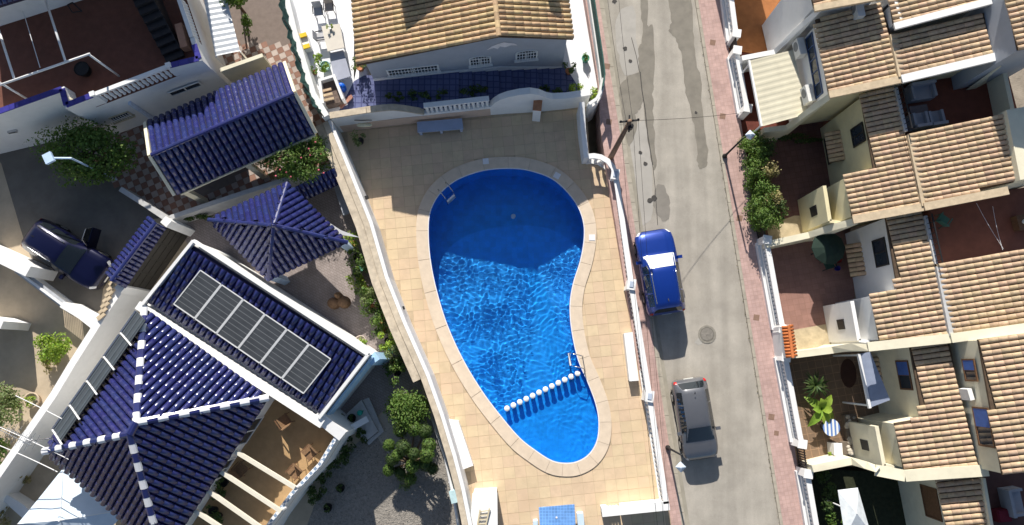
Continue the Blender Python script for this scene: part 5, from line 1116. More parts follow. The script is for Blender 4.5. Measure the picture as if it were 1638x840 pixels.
for i in range(4):
    a, b = pts[i], pts[(i + 1) % 4]; q = MB(); m_ = a.lerp(b, .5) - Vector((0, 0, .04)); q.add([a, m_, b, pa, a.lerp(pa, .5) - Vector((0, 0, .05)), b.lerp(pa, .5) - Vector((0, 0, .05)), m_.lerp(pa, .5) - Vector((0, 0, .08))], [(0, 1, 6, 4), (1, 2, 5, 6), (4, 6, 3), (6, 5, 3)]); q.build('canopy_panel', M_par, PA, True)
    q = MB(); q.tube([a, pa], .015, 5); q.build('rib', M_whitem, PA)
q = MB(); q.tube([Vector((pa.x, pa.y, 0)), pa + Vector((0, 0, .12))], .04, 8); q.build('pole', M_whitem, PA)
# television aerial on the roof edge and cables
AN = thing('roof_aerial', at(45, 720, 4.2), 'spiky white television aerial at the left end of the hip roof', 'aerial')
am = at(85, 700, 4.3); tp = Vector((am.x, am.y, 6.2)); q = MB(); q.tube([am - Vector((0, 0, .6)), tp], .025, 6); q.build('mast', M_metal, AN)
bd = Vector((-1, .45, 0)).normalized()
for z_ in (6.1, 5.6):
    a, b = Vector((tp.x, tp.y, z_)) - bd * .3, Vector((tp.x, tp.y, z_)) + bd * 1.3; q = MB(); q.tube([a, b], .015, 5); q.build('boom', M_metal, AN)
    for k in range(7): p = a.lerp(b, .1 + k * .14); q = MB(); q.tube([p - Vector((.14, .3, 0)), p + Vector((.14, .3, 0))], .008, 4); q.build('element', M_metal, AN)
def cable(pts, r, name, label, m, sag=.3):
    a, b = pts; P = [a.lerp(b, k / 16) - Vector((0, 0, sag * 4 * (k / 16) * (1 - k / 16))) for k in range(17)]; q = MB(); q.tube(P, r, 5); return tag(q.build(name, m), label, 'cable')
cable((at(25, 633, 4.6), at(135, 690, 4.6)), .02, 'white_cable', 'upper white cable crossing the left boundary wall', M_whitem, .1); cable((at(-20, 675, 4.6), at(110, 735, 4.6)), .02, 'white_cable', 'middle white cable crossing the left boundary wall', M_whitem, .1); cable((at(-20, 705, 4.4), at(92, 755, 4.4)), .02, 'white_cable', 'lowest white cable crossing the left boundary wall', M_whitem, .1)
# tree beside the driveway, top tree, flood lamp
plant('driveway_tree', 'broad dark green tree in front of the terrace house beside the driveway', 'tree', at(168, 262), 3.0, (2.5, 1.6, 1.0), 7000, .16, L_mid, seed=5, clumps=34)
lt_ = leaves(at(110, 278, 2.3), (.9, .4, .4), 300, .15, 3, 6); 
plant('court_tree', 'green tree at the top edge beside the corrugated canopy', 'tree', at(392, 22), 3.4, (1.0, 1.2, .9), 1700, .15, L_mid, seed=15); plant('fern_bush', 'small fern like bush in the checkered court beside the netted wall', 'bush', at(408, 50), 1.2, (.5, .7, .5), 500, .12, L_mid, trunk=False); plant('dark_hedge', 'dark hedge strip behind the low wall beside the gazebo', 'hedge', at(318, 352), 1.0, (.8, .35, .5), 600, .12, L_dark, trunk=False)
FL = thing('flood_lamp', at(100, 255), 'pale blue flood lamp on an arm above the driveway tree', 'lamp'); hd = at(78, 253, 4.2); q = MB(); q.box(hd, (.42, .5, .14), .5); q.build('head', mat('pale_blue_lamp', (.5, .65, .85), .4), FL); q = MB(); q.tube([hd, at(113, 253, 3.9), Vector((at(113, 253, 3.9).x, at(113, 253, 3.9).y, 0))], .05, 7); q.build('pole', MATS['pale_blue_lamp'], FL)
# ---------------------------------------------------------------- terraced houses on the right
UR = Vector((.987, .158, 0)).normalized(); VR = Vector((-UR.y, UR.x, 0)); PITCH = math.tan(math.radians(14))
class Plane:
    def __init__(s, P0, pitch=PITCH): s.P = Vector(P0); s.k = pitch; s.n = Vector((-pitch * UR.x, -pitch * UR.y, 1)).normalized()
    def px(s, x, y, lift=0.):
        r_ = ray(x, y); o = Vector((0, 0, CAM_H)); t_ = s.n.dot(s.P + Vector((0, 0, lift)) - o) / s.n.dot(r_); return o + r_ * t_
    def z(s, p): return s.P.z + s.k * (p - s.P).dot(UR)
def shrink(P, d_): 
    return [Vector((a.x, a.y, b.z)) for a, b in zip(offset_loop([Vector((p.x, p.y, 0)) for p in P], -d_), P)]
def roof_part(hs, pl, px, lower, m, key, limit, base_z, wallm, bed=M_under, inset=.18, w=.245, l=.37, wall=True):
    P = [pl.px(x, y) for x, y in px]; q = MB(); q.slab(P, .1); r_ = q.build('roof', bed, hs)
    e0 = min(range(len(P)), key=lambda i: P[i].dot(UR)); a = P[e0]
    tiles(r_, P, a, a + VR, w, l, .078, m, key, limit=limit)
    if wall: q = MB(); q.down([Vector((p.x, p.y, pl.z(p) - .1)) for p in shrink(P, inset)], base_z); q.build('wall', wallm, hs)
    return r_, P
def verge(hs, pl, px, w, m, h=.16, name='verge_coping'):
    P = [pl.px(x, y, .1) for x, y in px]; q = MB()
    for i in range(len(P) - 1): q.bar(P[i], P[i + 1], w, h)
    q.build(name, m, hs)
names = ['topmost', 'second', 'third', 'fourth', 'lowest']
def rh(i, px, label): return thing('terraced_house', at(px[0], px[1], 0), label, 'house', 'terraced houses on the right')
def strip_cap(hs, pl, px, w, m, lift=.06): P = [pl.px(x, y, lift) for x, y in px]; q = MB(); q.bar(P[0], P[1], w, .22); q.build('gutter_wall', m, hs)
def hood(hs, A, B, px, w, rows, z=None):                       # tiled hood over a window
    c = vplane(px[0], px[1], A, B); d_ = Vector((B.x - A.x, B.y - A.y, 0)).normalized(); n_ = Vector((d_.y, -d_.x, 0)); n_ = n_ if n_.x < 0 else -n_
    a, b = c - d_ * w / 2, c + d_ * w / 2; lo = n_ * .62 - Vector((0, 0, .28)); P = [a + lo, b + lo, b, a]; q = MB(); q.slab(P, .06); r_ = q.build('window_hood', M_under, hs); tiles(r_, P, P[0], P[1], .24, .36, .075, M_tan2, 'tanR', limit=300)
def ac_unit(base, rz, label, hs=None):
    t_ = thing('air_conditioner', Vector(base), label, 'air conditioner', 'air conditioners on the terraced houses', rz)
    q = MB(); q.box((0, 0, .3), (.34, .85, .6)); q.build('case', M_ac, t_, local=True)
    q = MB(); q.v = []; L_ = MB(); L_.lathe((0, 0, 0), [(.23, 0), (.23, .015), (.19, .02), (.001, .01)], 18); R_ = Matrix.Rotation(-math.pi / 2, 4, 'Y'); q.add([R_ @ v + Vector((-.172, .1, .3)) for v in L_.v], L_.f); q.build('fan_grille', mat('grey_grille', (.2, .21, .22), .5), t_, local=True)
    for s_ in (-.3, .3): q = MB(); q.bar((-.1, s_, -.03), (.25, s_, -.03), .04, .05); q.build('bracket', M_metal, t_, local=True)
    return t_
# ---- house 0, only its lower edge in view
A0 = rh(0, (1380, 0), 'terraced house cut by the top edge, pale roof tiles and dormer window')
p0 = Plane(at(1302, 12, 6.55))
_, RP0 = roof_part(A0, p0, [(1302, 12), (1286, -60), (1400, -70), (1412, -5)], 0, M_tan2, 'tanR', 60, .8, M_white)
verge(A0, p0, [(1302, 14), (1412, -6)], .3, M_mortar)
p0e = Plane(at(1430, 42, 7.0)); _, _ = roof_part(A0, p0e, [(1430, 41), (1416, -50), (1570, -70), (1583, 2)], 0, M_tan2, 'tanR', 260, 2.0, M_white); verge(A0, p0e, [(1430, 43), (1585, 2)], .3, M_white)
dA, dB = at(1411, -10, 6.4), at(1429, 46, 6.4); q = MB(); q.wall([Vector((dA.x, dA.y, 7.15)), Vector((dB.x, dB.y, 7.15))], .16, 5.0); q.build('dormer_wall', M_white, A0); window(A0, dA + Vector((-.085, 0, 0)), dB + Vector((-.085, 0, 0)), (1420, 24), .95, .75, frame=M_white, mull=1, sill=False)
ac_unit(at(1366, 22, 6.0), .1, 'white air conditioner on the upper house wall near the top edge')
# ---- house 1
A1h = rh(1, (1380, 100), 'terraced house with the cream corrugated awning, second from the top')
p1 = Plane(at(1305, 31, 5.75))
r1, P1 = roof_part(A1h, p1, [(1305, 31), (1326, 150), (1440, 125), (1422, 45), (1408, 4)], 0, M_tan, 'tanR', 180, .9, M_white)
p1e = Plane(p1.px(1441, 122) + Vector((0, 0, .12)))
roof_part(A1h, p1e, [(1430, 55), (1441, 122), (1590, 87), (1576, 20)], 0, M_tan2, 'tanR', 300, 1.0, M_yellow)
strip_cap(A1h, p1, [(1427, 56), (1441, 124)], .3, M_mortar, .1)
verge(A1h, p1, [(1326, 152), (1442, 127)], .34, M_mortar); verge(A1h, p1e, [(1442, 127), (1598, 90)], .36, M_white)
zt = p1e.px(1590, 87).z + 1.35; P = [at(1603, -30, zt), at(1626, 82, zt), at(1720, 62, zt), at(1700, -40, zt)]; q = MB(); q.down(P, 1.0); q.build('upper_block', M_h2, A1h)
pu = Plane(P[1] + Vector((0, 0, .06))); roof_part(A1h, pu, [(1606, -30), (1628, 80), (1690, 68), (1680, -40)], 0, M_tan2, 'tanR', 300, 0, M_white, wall=False)
Fa, Fb = P1[0] - UR * -.0, P1[1]; sh = shrink(P1, .18); Fa, Fb = sh[0], sh[1]
window(A1h, Fa, Fb, (1303, 105), 3.1, .75, frame=mat('blue_frame', (.05, .09, .2), .4), mull=4, sill=False)
c = vplane(1278, 92, Fa, Fb); ac_unit(Vector((c.x - .3, c.y + .1, max(c.z - .3, 3.7))), .16, 'upper white air conditioner above the cream corrugated awning'); c = vplane(1292, 164, Fa, Fb); ac_unit(Vector((c.x - .3, c.y + .1, max(c.z - .3, 3.7))), .16, 'lower white air conditioner above the cream corrugated awning')
q = MB(); q.wall([Vector((p.x, p.y, p1.z(p) - .12)) - VR * .015 for p in (sh[1], sh[2])], .04, 1.0); q.build('gable_wall', M_yellow, A1h)
AW = thing('corrugated_awning', at(1245, 140), 'cream corrugated awning over the yard of the second terraced house', 'awning')
a0, a1, b0_, b1_ = at(1200, 97, 3.1), at(1220, 202, 3.1), at(1268, 80, 3.55), at(1294, 182, 3.55)
n_ = 44; q = MB(); vs = []
for i in range(n_ + 1): f = i / n_; dz = Vector((0, 0, .009 if i % 4 in (0, 1) else 0)); vs += [a0.lerp(a1, f) + dz, b0_.lerp(b1_, f) + dz]
q.add(vs, [(2 * i, 2 * i + 1, 2 * i + 3, 2 * i + 2) for i in range(n_)]); q.build('sheet', mat('cream_sheet', (.60, .56, .43), .6, .08, 2, stain=.3), AW)
q = MB(); q.bar(a0 + Vector((-.06, 0, -.02)), a1 + Vector((-.06, 0, -.02)), .1, .14); q.build('gutter', M_white, AW)
for f in (.03, .97): p = a0.lerp(a1, f); q = MB(); q.tube([p, Vector((p.x, p.y, .5))], .05, 7); q.build('post', M_whitem, AW)
# ---- house 2
A2 = rh(2, (1430, 270), 'cream terraced house behind the tall hedge, third from the top'); p2 = Plane(at(1378, 165, 5.05))
r2_, P2 = roof_part(A2, p2, [(1376, 150), (1388, 217), (1397, 268), (1352, 279), (1364, 350), (1476, 330), (1452, 222), (1441, 207), (1428, 140)], 0, M_tan, 'tanR', 200, .4, M_yellow)
p2e = Plane(p2.px(1476, 330) + Vector((0, 0, .12))); roof_part(A2, p2e, [(1457, 213), (1480, 326), (1628, 290), (1609, 184)], 0, M_tan2, 'tanR', 300, .4, M_yellow)
strip_cap(A2, p2, [(1455, 216), (1478, 330)], .3, M_mortar, .1); verge(A2, p2, [(1364, 352), (1478, 331)], .36, M_mortar); verge(A2, p2e, [(1478, 331), (1612, 305)], .36, M_mortar)
zt = p2e.px(1628, 290).z + .35; P = [at(1610, 176, zt), at(1632, 288, zt), at(1720, 270, zt), at(1700, 160, zt)]; q = MB(); q.down(P, .5); q.build('upper_block', M_cream, A2)
tz2 = p2.px(1452, 222).z - .75
q = MB(); q.prism([at(x, y, tz2) for x, y in [(1437, 128), (1606, 92), (1632, 195), (1452, 225)]], .5, tz2); q.build('terrace_floor', mat('red_terrace', (.17, .055, .035), .8, .12, 3, stain=.25), A2)
q = MB(); ra_, rb_ = at(1434, 140, tz2 + .9), at(1450, 210, tz2 + .9); q.wall([ra_, rb_], .14, tz2 - .6); q.build('terrace_parapet', MATS['grey_wall_top'], A2)
for k in range(9): p = ra_.lerp(rb_, (k + .5) / 9); q = MB(); q.tube([p, p + Vector((0, 0, .45))], .018, 5); q.build('railing_bar', M_dark, A2)
q = MB(); q.bar(ra_ + Vector((0, 0, .45)), rb_ + Vector((0, 0, .45)), .05, .05); q.build('railing_top', M_dark, A2)
q = MB(); bA, bB = at(1546, 130, tz2 + 1.6), at(1572, 118, tz2 + 1.6); q.hexa([Vector((p.x, p.y, tz2)) for p in (at(1545, 144, tz2), at(1560, 142, tz2), at(1601, 121, tz2 + .0), at(1598, 113, tz2))], [at(1600, 104, p1e.px(1590, 87).z - .3), at(1602, 106, p1e.px(1590, 87).z - .3), at(1603, 100, p1e.px(1590, 87).z - .3), at(1600, 97, p1e.px(1590, 87).z - .3)]); q.build('sloped_buttress', M_cream, A2)
q = MB(); q.wall([at(1604, 100, tz2 + 1.1), at(1622, 186, tz2 + 1.1)], .2, tz2 - .1); q.build('terrace_parapet', M_cream, A2)
# ---- house 3
A3h = rh(3, (1480, 460), 'white terraced house behind the long balustrade, fourth from the top'); p3 = Plane(at(1417, 357, 4.4))
r3_, P3 = roof_part(A3h, p3, [(1416, 345), (1436, 463), (1393, 471), (1408, 549), (1521, 537), (1500, 428), (1488, 408), (1476, 336)], 0, M_tan, 'tanR', 200, .1, M_white)
p3e = Plane(p3.px(1521, 537) + Vector((0, 0, .12))); roof_part(A3h, p3e, [(1503, 421), (1525, 534), (1690, 507), (1672, 392)], 0, M_tan, 'tanR', 300, .1, M_white)
strip_cap(A3h, p3, [(1501, 426), (1523, 537)], .34, MATS['grey_wall_top'], .1); verge(A3h, p3, [(1388, 555), (1521, 541)], .42, M_cream); verge(A3h, p3e, [(1521, 541), (1660, 522)], .42, M_cream)
tz3 = p3.px(1500, 428).z - .75; q = MB(); q.prism([at(x, y, tz3) for x, y in [(1485, 325), (1700, 290), (1720, 400), (1500, 432)]], .1, tz3); q.build('terrace_floor', mat('red_terrace2', (.20, .075, .05), .8, .12, 3, stain=.25), A3h)
ra_, rb_ = at(1481, 345, tz3 + .9), at(1498, 422, tz3 + .9); q = MB(); q.wall([ra_, rb_], .14, tz3 - .6); q.build('terrace_parapet', MATS['grey_wall_top'], A3h)
for k in range(9): p = ra_.lerp(rb_, (k + .5) / 9); q = MB(); q.tube([p, p + Vector((0, 0, .45))], .018, 5); q.build('railing_bar', M_dark, A3h)
q = MB(); q.bar(ra_ + Vector((0, 0, .45)), rb_ + Vector((0, 0, .45)), .05, .05); q.build('railing_top', M_dark, A3h)
# ---- house 4
A4 = rh(4, (1500, 660), 'cream terraced house with the raised right wing and blue shutters'); p4 = Plane(at(1456, 560, 3.9))
r4_, P4 = roof_part(A4, p4, [(1455, 552), (1476, 669), (1431, 677), (1447, 755), (1562, 747), (1532, 619), (1519, 548)], 0, M_tan, 'tanR', 200, -.3, M_cream)
z4 = p4.px(1545, 680).z + 1.75; p4e = Plane(at(1566, 546, z4)); roof_part(A4, p4e, [(1565, 543), (1604, 760), (1690, 748), (1680, 530)], 0, M_tan2, 'tanR', 300, 0, M_cream, inset=.1)
verge(A4, p4, [(1400, 752), (1447, 761), (1580, 752)], .5, M_cream)
wA, wB = at(1567, 546, z4), at(1606, 760, z4); window(A4, wA, wB, (1552, 592), 1.0, .85, frame=M_wood, mull=1, sill=False, shutter=mat('blue_shutter', (.06, .13, .4), .6)); window(A4, wA, wB, (1574, 683), 1.7, 1.05, frame=M_wood, mull=1, sill=False, shutter=MATS['blue_shutter'])
c = p4.px(1537, 630); q = MB(); q.box((c.x, c.y, c.z + .4), (.2, .5, .6), .2); q.build('vent_pier', M_white, A4)
# ---- house 5
A5 = rh(5, (1520, 820), 'cream terraced house cut by the bottom edge with a brown shutter door'); p5 = Plane(at(1501, 772, 3.25))
roof_part(A5, p5, [(1499, 762), (1522, 880), (1592, 872), (1568, 755)], 0, M_tan, 'tanR', 300, -.8, M_cream)
tz5 = 3.0; q = MB(); q.prism([at(x, y, tz5) for x, y in [(1572, 752), (1720, 735), (1720, 900), (1592, 900)]], -.8, tz5); q.build('terrace_floor', mat('dark_terrace', (.1, .05, .045), .8, .12, 3), A5)
ra_, rb_ = at(1574, 765, tz5 + .9), at(1590, 860, tz5 + .9); q = MB(); q.wall([ra_, rb_], .14, tz5 - .6); q.build('terrace_parapet', M_cream, A5)
window(A5, shrink([p5.px(1501, 772), p5.px(1522, 880), p5.px(1592, 872), p5.px(1568, 757)], .18)[0], shrink([p5.px(1501, 772), p5.px(1522, 880), p5.px(1592, 872), p5.px(1568, 757)], .18)[1], (1490, 804), 1.5, 1.3, frame=M_wood, mull=0, sill=False, pane=M_wood)
# facade windows of houses 2, 3, 4
for hs, P, pl, wins, hoods in ((A2, P2, p2, [(1373, 216, .95, 1.15, M_alu)], [(1338, 235, 1.6)]), (A3h, P3, p3, [(1409, 404, 1.35, 1.15, M_alu)], [(1372, 417, 1.7)]), (A4, P4, p4, [(1447, 600, 1.4, 1.05, M_wood)], [(1402, 608, 2.2)])):
    s_ = shrink(P, .18); a, b = s_[0], s_[1] if hs is not A2 else s_[2]
    for x, y, w_, h_, fm in wins: window(hs, a, b, (x, y), w_, h_, frame=fm, mull=1, sill=False, shutter=None if fm is M_alu else MATS['blue_shutter'])
    for x, y, w_ in hoods:
        hood(hs, a, b, (x + 8, y - 3), w_, 6); c = vplane(x - 6, y + 2, a, b); window(hs, a, b, (x - 8, y + 3), w_ * .9, 1.1, frame=M_alu, mull=2, sill=False)
# porch doors
def porch(hs, P, i0, i1, m, base):
    s_ = shrink(P, .10); a, b = s_[i0], s_[i1]; mid = a.lerp(b, .3)
    n_ = Vector((b.y - a.y, -(b.x - a.x), 0)).normalized(); n_ = n_ if n_.x < 0 else -n_
    w0, w1 = a.lerp(b, .06) + n_ * .5, a.lerp(b, .94) + n_ * .5
    q = MB(); q.wall([Vector((w0.x, w0.y, base + 2.9)), Vector((w1.x, w1.y, base + 2.9))], .18, base - .3); q.build('porch_wall', m, hs)
    q = MB(); q.wall([Vector((w1.x, w1.y, base + 2.9)), Vector((b.x, b.y, base + 2.9))], .16, base - .3); q.build('porch_side', m, hs)
    q = MB(); q.box((w0.lerp(w1, .55).x - .0, w0.lerp(w1, .55).y, base + 1.6) , (.24, .5, .7), .16); q.build('porch_niche', M_dark, hs)
porch(A2, P2, 3, 4, M_yellow, .5); porch(A3h, P3, 2, 3, M_white, .15); porch(A4, P4, 2, 3, M_cream, -.2)
# ---- party walls between the yards
def party(px, w, label, m=M_white, base=-1.): q = MB(); q.wall([at(x, y, z) for x, y, z in px], w, base); return tag(q.build('party_wall', m), label, 'wall', 'party walls between the yards')
party([(1187, 93, 2.3), (1239, 83, 2.5), (1285, 38, 5.2), (1312, 14, 6.6)], .26, 'white sloping yard wall between the orange terrace and the cream awning', M_white)
party([(1222, 208, 2.0), (1258, 204, 2.2), (1290, 180, 4.2), (1330, 152, 5.85)], .26, 'stained sloping yard wall below the cream awning', M_cream)
party([(1226, 391, 1.5), (1294, 376, 1.8), (1330, 364, 3.2), (1372, 353, 4.6)], .32, 'stained sloping yard wall below the tall hedge', M_cream)
party([(1268, 568, 1.3), (1332, 560, 1.7), (1362, 555, 3.0), (1392, 556, 4.1)], .34, 'pale sloping yard wall above the palm yard', M_cream)
party([(1300, 750, 1.2), (1362, 738, 1.6), (1385, 744, 2.6), (1405, 751, 3.6)], .34, 'pale sloping yard wall below the palm yard', M_cream)
# ---- yard floors
def yard(name, px, z, m): q = MB(); q.prism([at(x, y, z) for x, y in px], -2.2, z); return struct(name, q, m)
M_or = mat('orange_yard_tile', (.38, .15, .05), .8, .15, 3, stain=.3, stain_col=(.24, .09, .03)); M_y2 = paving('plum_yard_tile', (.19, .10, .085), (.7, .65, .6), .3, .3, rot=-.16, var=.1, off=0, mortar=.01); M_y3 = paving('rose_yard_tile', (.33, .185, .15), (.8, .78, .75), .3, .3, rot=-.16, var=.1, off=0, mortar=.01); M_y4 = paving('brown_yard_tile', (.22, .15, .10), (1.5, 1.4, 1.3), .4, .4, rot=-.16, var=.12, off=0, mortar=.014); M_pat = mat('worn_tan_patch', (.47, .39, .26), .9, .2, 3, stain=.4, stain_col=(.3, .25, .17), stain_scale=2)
party([(1152, -104, 3.6), (1207, -113, 4.0), (1253, -158, 6.0), (1280, -182, 7.3)], .26, 'unseen white yard wall of the house above the orange terrace')  # out of view, made tall so its shadow covers the orange yard
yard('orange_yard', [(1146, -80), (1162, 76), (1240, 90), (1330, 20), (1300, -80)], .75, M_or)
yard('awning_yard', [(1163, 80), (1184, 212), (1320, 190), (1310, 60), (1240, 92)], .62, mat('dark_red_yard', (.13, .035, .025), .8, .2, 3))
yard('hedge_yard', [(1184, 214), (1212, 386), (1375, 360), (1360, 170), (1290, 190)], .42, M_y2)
q = MB(); q.poly([at(x, y, .426) for x, y in [(1226, 362), (1270, 345), (1310, 345), (1318, 372), (1232, 388)]]); q.build('tan_patch', M_pat, bpy.data.objects['hedge_yard'])
yard('balustrade_yard', [(1213, 388), (1242, 565), (1372, 556), (1360, 365)], .12, M_y3)
q = MB(); q.poly([at(x, y, .126) for x, y in [(1268, 528), (1336, 516), (1345, 556), (1272, 566)]]); q.build('tan_patch', M_pat, bpy.data.objects['balustrade_yard'])
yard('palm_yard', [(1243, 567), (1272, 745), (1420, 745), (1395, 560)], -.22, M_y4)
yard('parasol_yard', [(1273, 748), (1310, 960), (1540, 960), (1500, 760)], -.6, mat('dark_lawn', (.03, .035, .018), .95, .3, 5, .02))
# ---- front walls and balustrades
def front(px0, px1, n, label, plinth=.45, h=1.0, m=M_white, solid=False, step=True, name='front_balustrade'):
    a, b = st(*px0), st(*px1); a.z += .1; b.z += .1; t_ = thing(name, a, label, 'balustrade', None)
    q = MB(); q.wall([a + Vector((0, 0, plinth)), b + Vector((0, 0, plinth))], .24, lambda p: gz(p.y) - 1); q.build('plinth', m, t_)
    if step: q = MB(); q.wall([a + Vector((-.2, 0, plinth * .6)), b + Vector((-.2, 0, plinth * .6))], .14, lambda p: gz(p.y) - 1); q.build('plinth_step', m, t_)
    k = (h - plinth - .1) / .70
    for i in range(n): p = a.lerp(b, (i + .5) / n); inst('baluster', balu_me, t_, Matrix.Translation((p.x, p.y, p.z + plinth)) @ Matrix.Diagonal((1.1, 1.1, k, 1)))
    q = MB(); q.bar(a + Vector((0, 0, h - .05)), b + Vector((0, 0, h - .05)), .26, .1); q.build('rail', m, t_)
    for p in (a, b): q = MB(); q.box((p.x, p.y, p.z + h / 2 - .1), (.36, .36, h + .3), -.16); q.box((p.x, p.y, p.z + h + .1), (.44, .44, .08), -.16); q.build('pier', m, t_)
    return t_
front((1150, -60), (1167, 70), 14, 'white front balustrade of the orange terrace at the top edge'); front((1168, 96), (1184, 186), 12, 'white front balustrade beside the cream awning')
front((1214, 390), (1239, 528), 22, 'long white front balustrade below the tall hedge'); front((1243, 572), (1268, 706), 22, 'white and blue front balustrade of the palm yard'); front((1277, 752), (1306, 920), 24, 'pale front balustrade at the bottom edge')
def iron_gate(px0, px1, label):
    a, b = st(*px0), st(*px1); t_ = thing('iron_gate', a, label, 'gate')
    for z_ in (.2, 1.05): q = MB(); q.bar(a + Vector((0, 0, z_)), b + Vector((0, 0, z_)), .05, .05); q.build('rail', M_dark, t_)
    for i in range(8): p = a.lerp(b, (i + .5) / 8); q = MB(); q.bar(p + Vector((0, 0, .12)), p + Vector((0, 0, 1.15)), .05, .05); q.build('bar', M_dark, t_)
iron_gate((1166, 76), (1168, 90), 'small black iron gate between the orange terrace and the awning yard'); iron_gate((1272, 714), (1276, 746), 'black iron gate below the palm yard'); iron_gate((1207, 365), (1212, 384), 'dark iron gate at the lower end of the hedge')
# pier with orange tiles
PT = thing('tiled_pier', at(1258, 548), 'gate pier roofed with bright orange tiles', 'pier'); P = [at(1251, 522, 1.65), at(1266, 519, 1.65), at(1273, 570, 1.65), at(1258, 573, 1.65)]; q = MB(); q.prism(P, -.2, 1.6); q.build('masonry', M_white, PT)
m_o = mat('orange_tile', (.55, .17, .055), .7, .15, 6, rand=.15); mid0, mid1 = P[0].lerp(P[1], .5) + Vector((0, 0, .16)), P[3].lerp(P[2], .5) + Vector((0, 0, .16))
for a, b in ((P[0], P[3]), (P[1], P[2])): q = MB(); q.slab([a, b, mid1, mid0], .05); r_ = q.build('roof', M_under, PT); tiles(r_, [a, b, mid1, mid0], a, b, .16, .26, .06, m_o, 'orangeA', limit=60)
ridge(r_, mid0, mid1, .08, [m_o], .3)
# ---- yard contents
hd_ = thing('tall_hedge', at(1215, 285, .5), 'tall green hedge along the pavement in front of the cream house', 'hedge')
for i, (x, y, r_, m) in enumerate([(1203, 225, .62, L_mid), (1208, 245, .7, L_mid), (1210, 268, .75, L_mid), (1214, 292, .72, L_mid), (1222, 312, .8, L_mid), (1218, 332, .8, L_mid), (1228, 348, .78, L_mid), (1238, 338, .6, L_dark), (1224, 275, .55, L_dry), (1232, 322, .5, L_dry), (1214, 352, .55, L_mid), (1222, 240, .6, L_dark)]):
    c = at(x, y, 1.5); leaves(c, (r_, r_, .95), 1500, .11, i + 60, 22).build('foliage_clump', m, hd_, fix=False); q = MB(); q.tube([(c.x, c.y, .4), (c.x, c.y, 1.6)], [.06, .03], 6); q.build('stem', M_bark, hd_, True)
plant('dark_border_shrub', 'dark shrub border along the shaded wall of the hedge yard', 'shrub', at(1275, 226, .42), .8, (1.3, .3, .45), 700, .12, L_dark, trunk=False)
GP = thing('round_parasol', at(1325, 400, .15), 'dark green round parasol in the corner of the balustrade yard', 'parasol'); c = at(1325, 397, 2.1); q = MB(); q.lathe(c, [(.85, 0), (.84, .03), (.45, .22), (.02, .34), (.001, .36)], 10); q.build('canopy', mat('dark_green_canvas', (.018, .035, .026), .85), GP); q = MB(); q.tube([c + Vector((0, 0, .35)), Vector((c.x, c.y, .12))], .03, 7); q.build('pole', M_dark, GP)
chair(at(1320, 425, .12), .3, 'dark green garden chair under the round green parasol', mat('dark_green_plastic', (.02, .06, .045), .5))
rb = thing('red_bucket', at(1338, 417, .12), 'small red bucket beside the green parasol', 'bucket'); q = MB(); q.lathe(at(1338, 417, .12), [(.12, 0), (.16, .28), (.14, .28), (.1, .03), (.001, .03)], 12); q.build('shell', mat('red_plastic', (.4, .03, .02), .4), rb, True); q = MB(); q.tube([at(1336, 417, .42), at(1338, 415, .5), at(1340, 417, .42)], .01, 5); q.build('handle', M_dark, rb)
bl = thing('blue_bucket', at(1336, 430, .12), 'small dark blue bucket beside the green chair', 'bucket'); q = MB(); q.lathe(at(1337, 430, .12), [(.1, 0), (.14, .26), (.12, .26), (.09, .03), (.001, .03)], 12); q.build('shell', mat('blue_bucket', (.03, .02, .25), .4), bl, True); q = MB(); q.tube([at(1335, 430, .38), at(1337, 428, .46), at(1339, 430, .38)], .01, 5); q.build('handle', M_dark, bl)
def rosette(name, label, base, n, L_, w_, m, lift=.6, cat='plant', seed=1, th=None):
    r_ = random.Random(seed); t_ = thing(name, Vector(base), label, cat); base = Vector(base)
    for i in range(n):
        a = i * 2.399 + r_.uniform(-.2, .2); el = r_.uniform(.2, 1.1); d_ = Vector((math.cos(a), math.sin(a), 0)); s_ = Vector((-d_.y, d_.x, 0)); ln = L_ * r_.uniform(.75, 1.1); q = MB(); vs = []
        for k in range(5): f = k / 4; p = base + Vector((0, 0, lift)) + d_ * (ln * f * math.cos(el)) + Vector((0, 0, ln * f * math.sin(el) - .55 * ln * f * f)); ww = w_ * math.sin(math.pi * (.12 + .86 * f)); vs += [p - s_ * ww + Vector((0, 0, ww * .4)), p, p + s_ * ww + Vector((0, 0, ww * .4))]
        q.add(vs, [(3 * k + j, 3 * k + j + 1, 3 * k + j + 4, 3 * k + j + 3) for k in range(4) for j in range(2)]); q.build('leaf', m, t_, True, fix=False)
    q = MB(); q.tube([base, base + Vector((0, 0, lift))], [.09, .06], 7); q.build('trunk', M_bark, t_, True); return t_
rosette('yucca', 'spiky dark green yucca in the palm yard', at(1292, 615, -.22), 34, .95, .045, L_dark, .9, seed=3); rosette('banana_plant', 'bright green banana plant with broad leaves in the palm yard', at(1304, 652, -.22), 8, 1.15, .22, L_bright, .7, seed=8)
rt_ = thing('round_table', at(1330, 684, -.22), 'round blue and white striped table in the palm yard', 'table'); c = at(1330, 684, .5)
M_str = mat('striped_cloth', (.7, .7, .7), .7); t = M_str.node_tree; g_ = t.nodes.new('ShaderNodeNewGeometry'); wv = t.nodes.new('ShaderNodeTexWave'); wv.inputs['Scale'].default_value = 1.6; cr = t.nodes.new('ShaderNodeValToRGB'); cr.color_ramp.interpolation = 'CONSTANT'; cr.color_ramp.elements[0].color = (.12, .22, .5, 1); cr.color_ramp.elements[1].color = (.75, .75, .72, 1); cr.color_ramp.elements[1].position = .5; t.links.new(g_.outputs['Position'], wv.inputs[0]); t.links.new(wv.outputs[0], cr.inputs[0]); t.links.new(cr.outputs[0], t.nodes['Principled BSDF'].inputs['Base Color'])
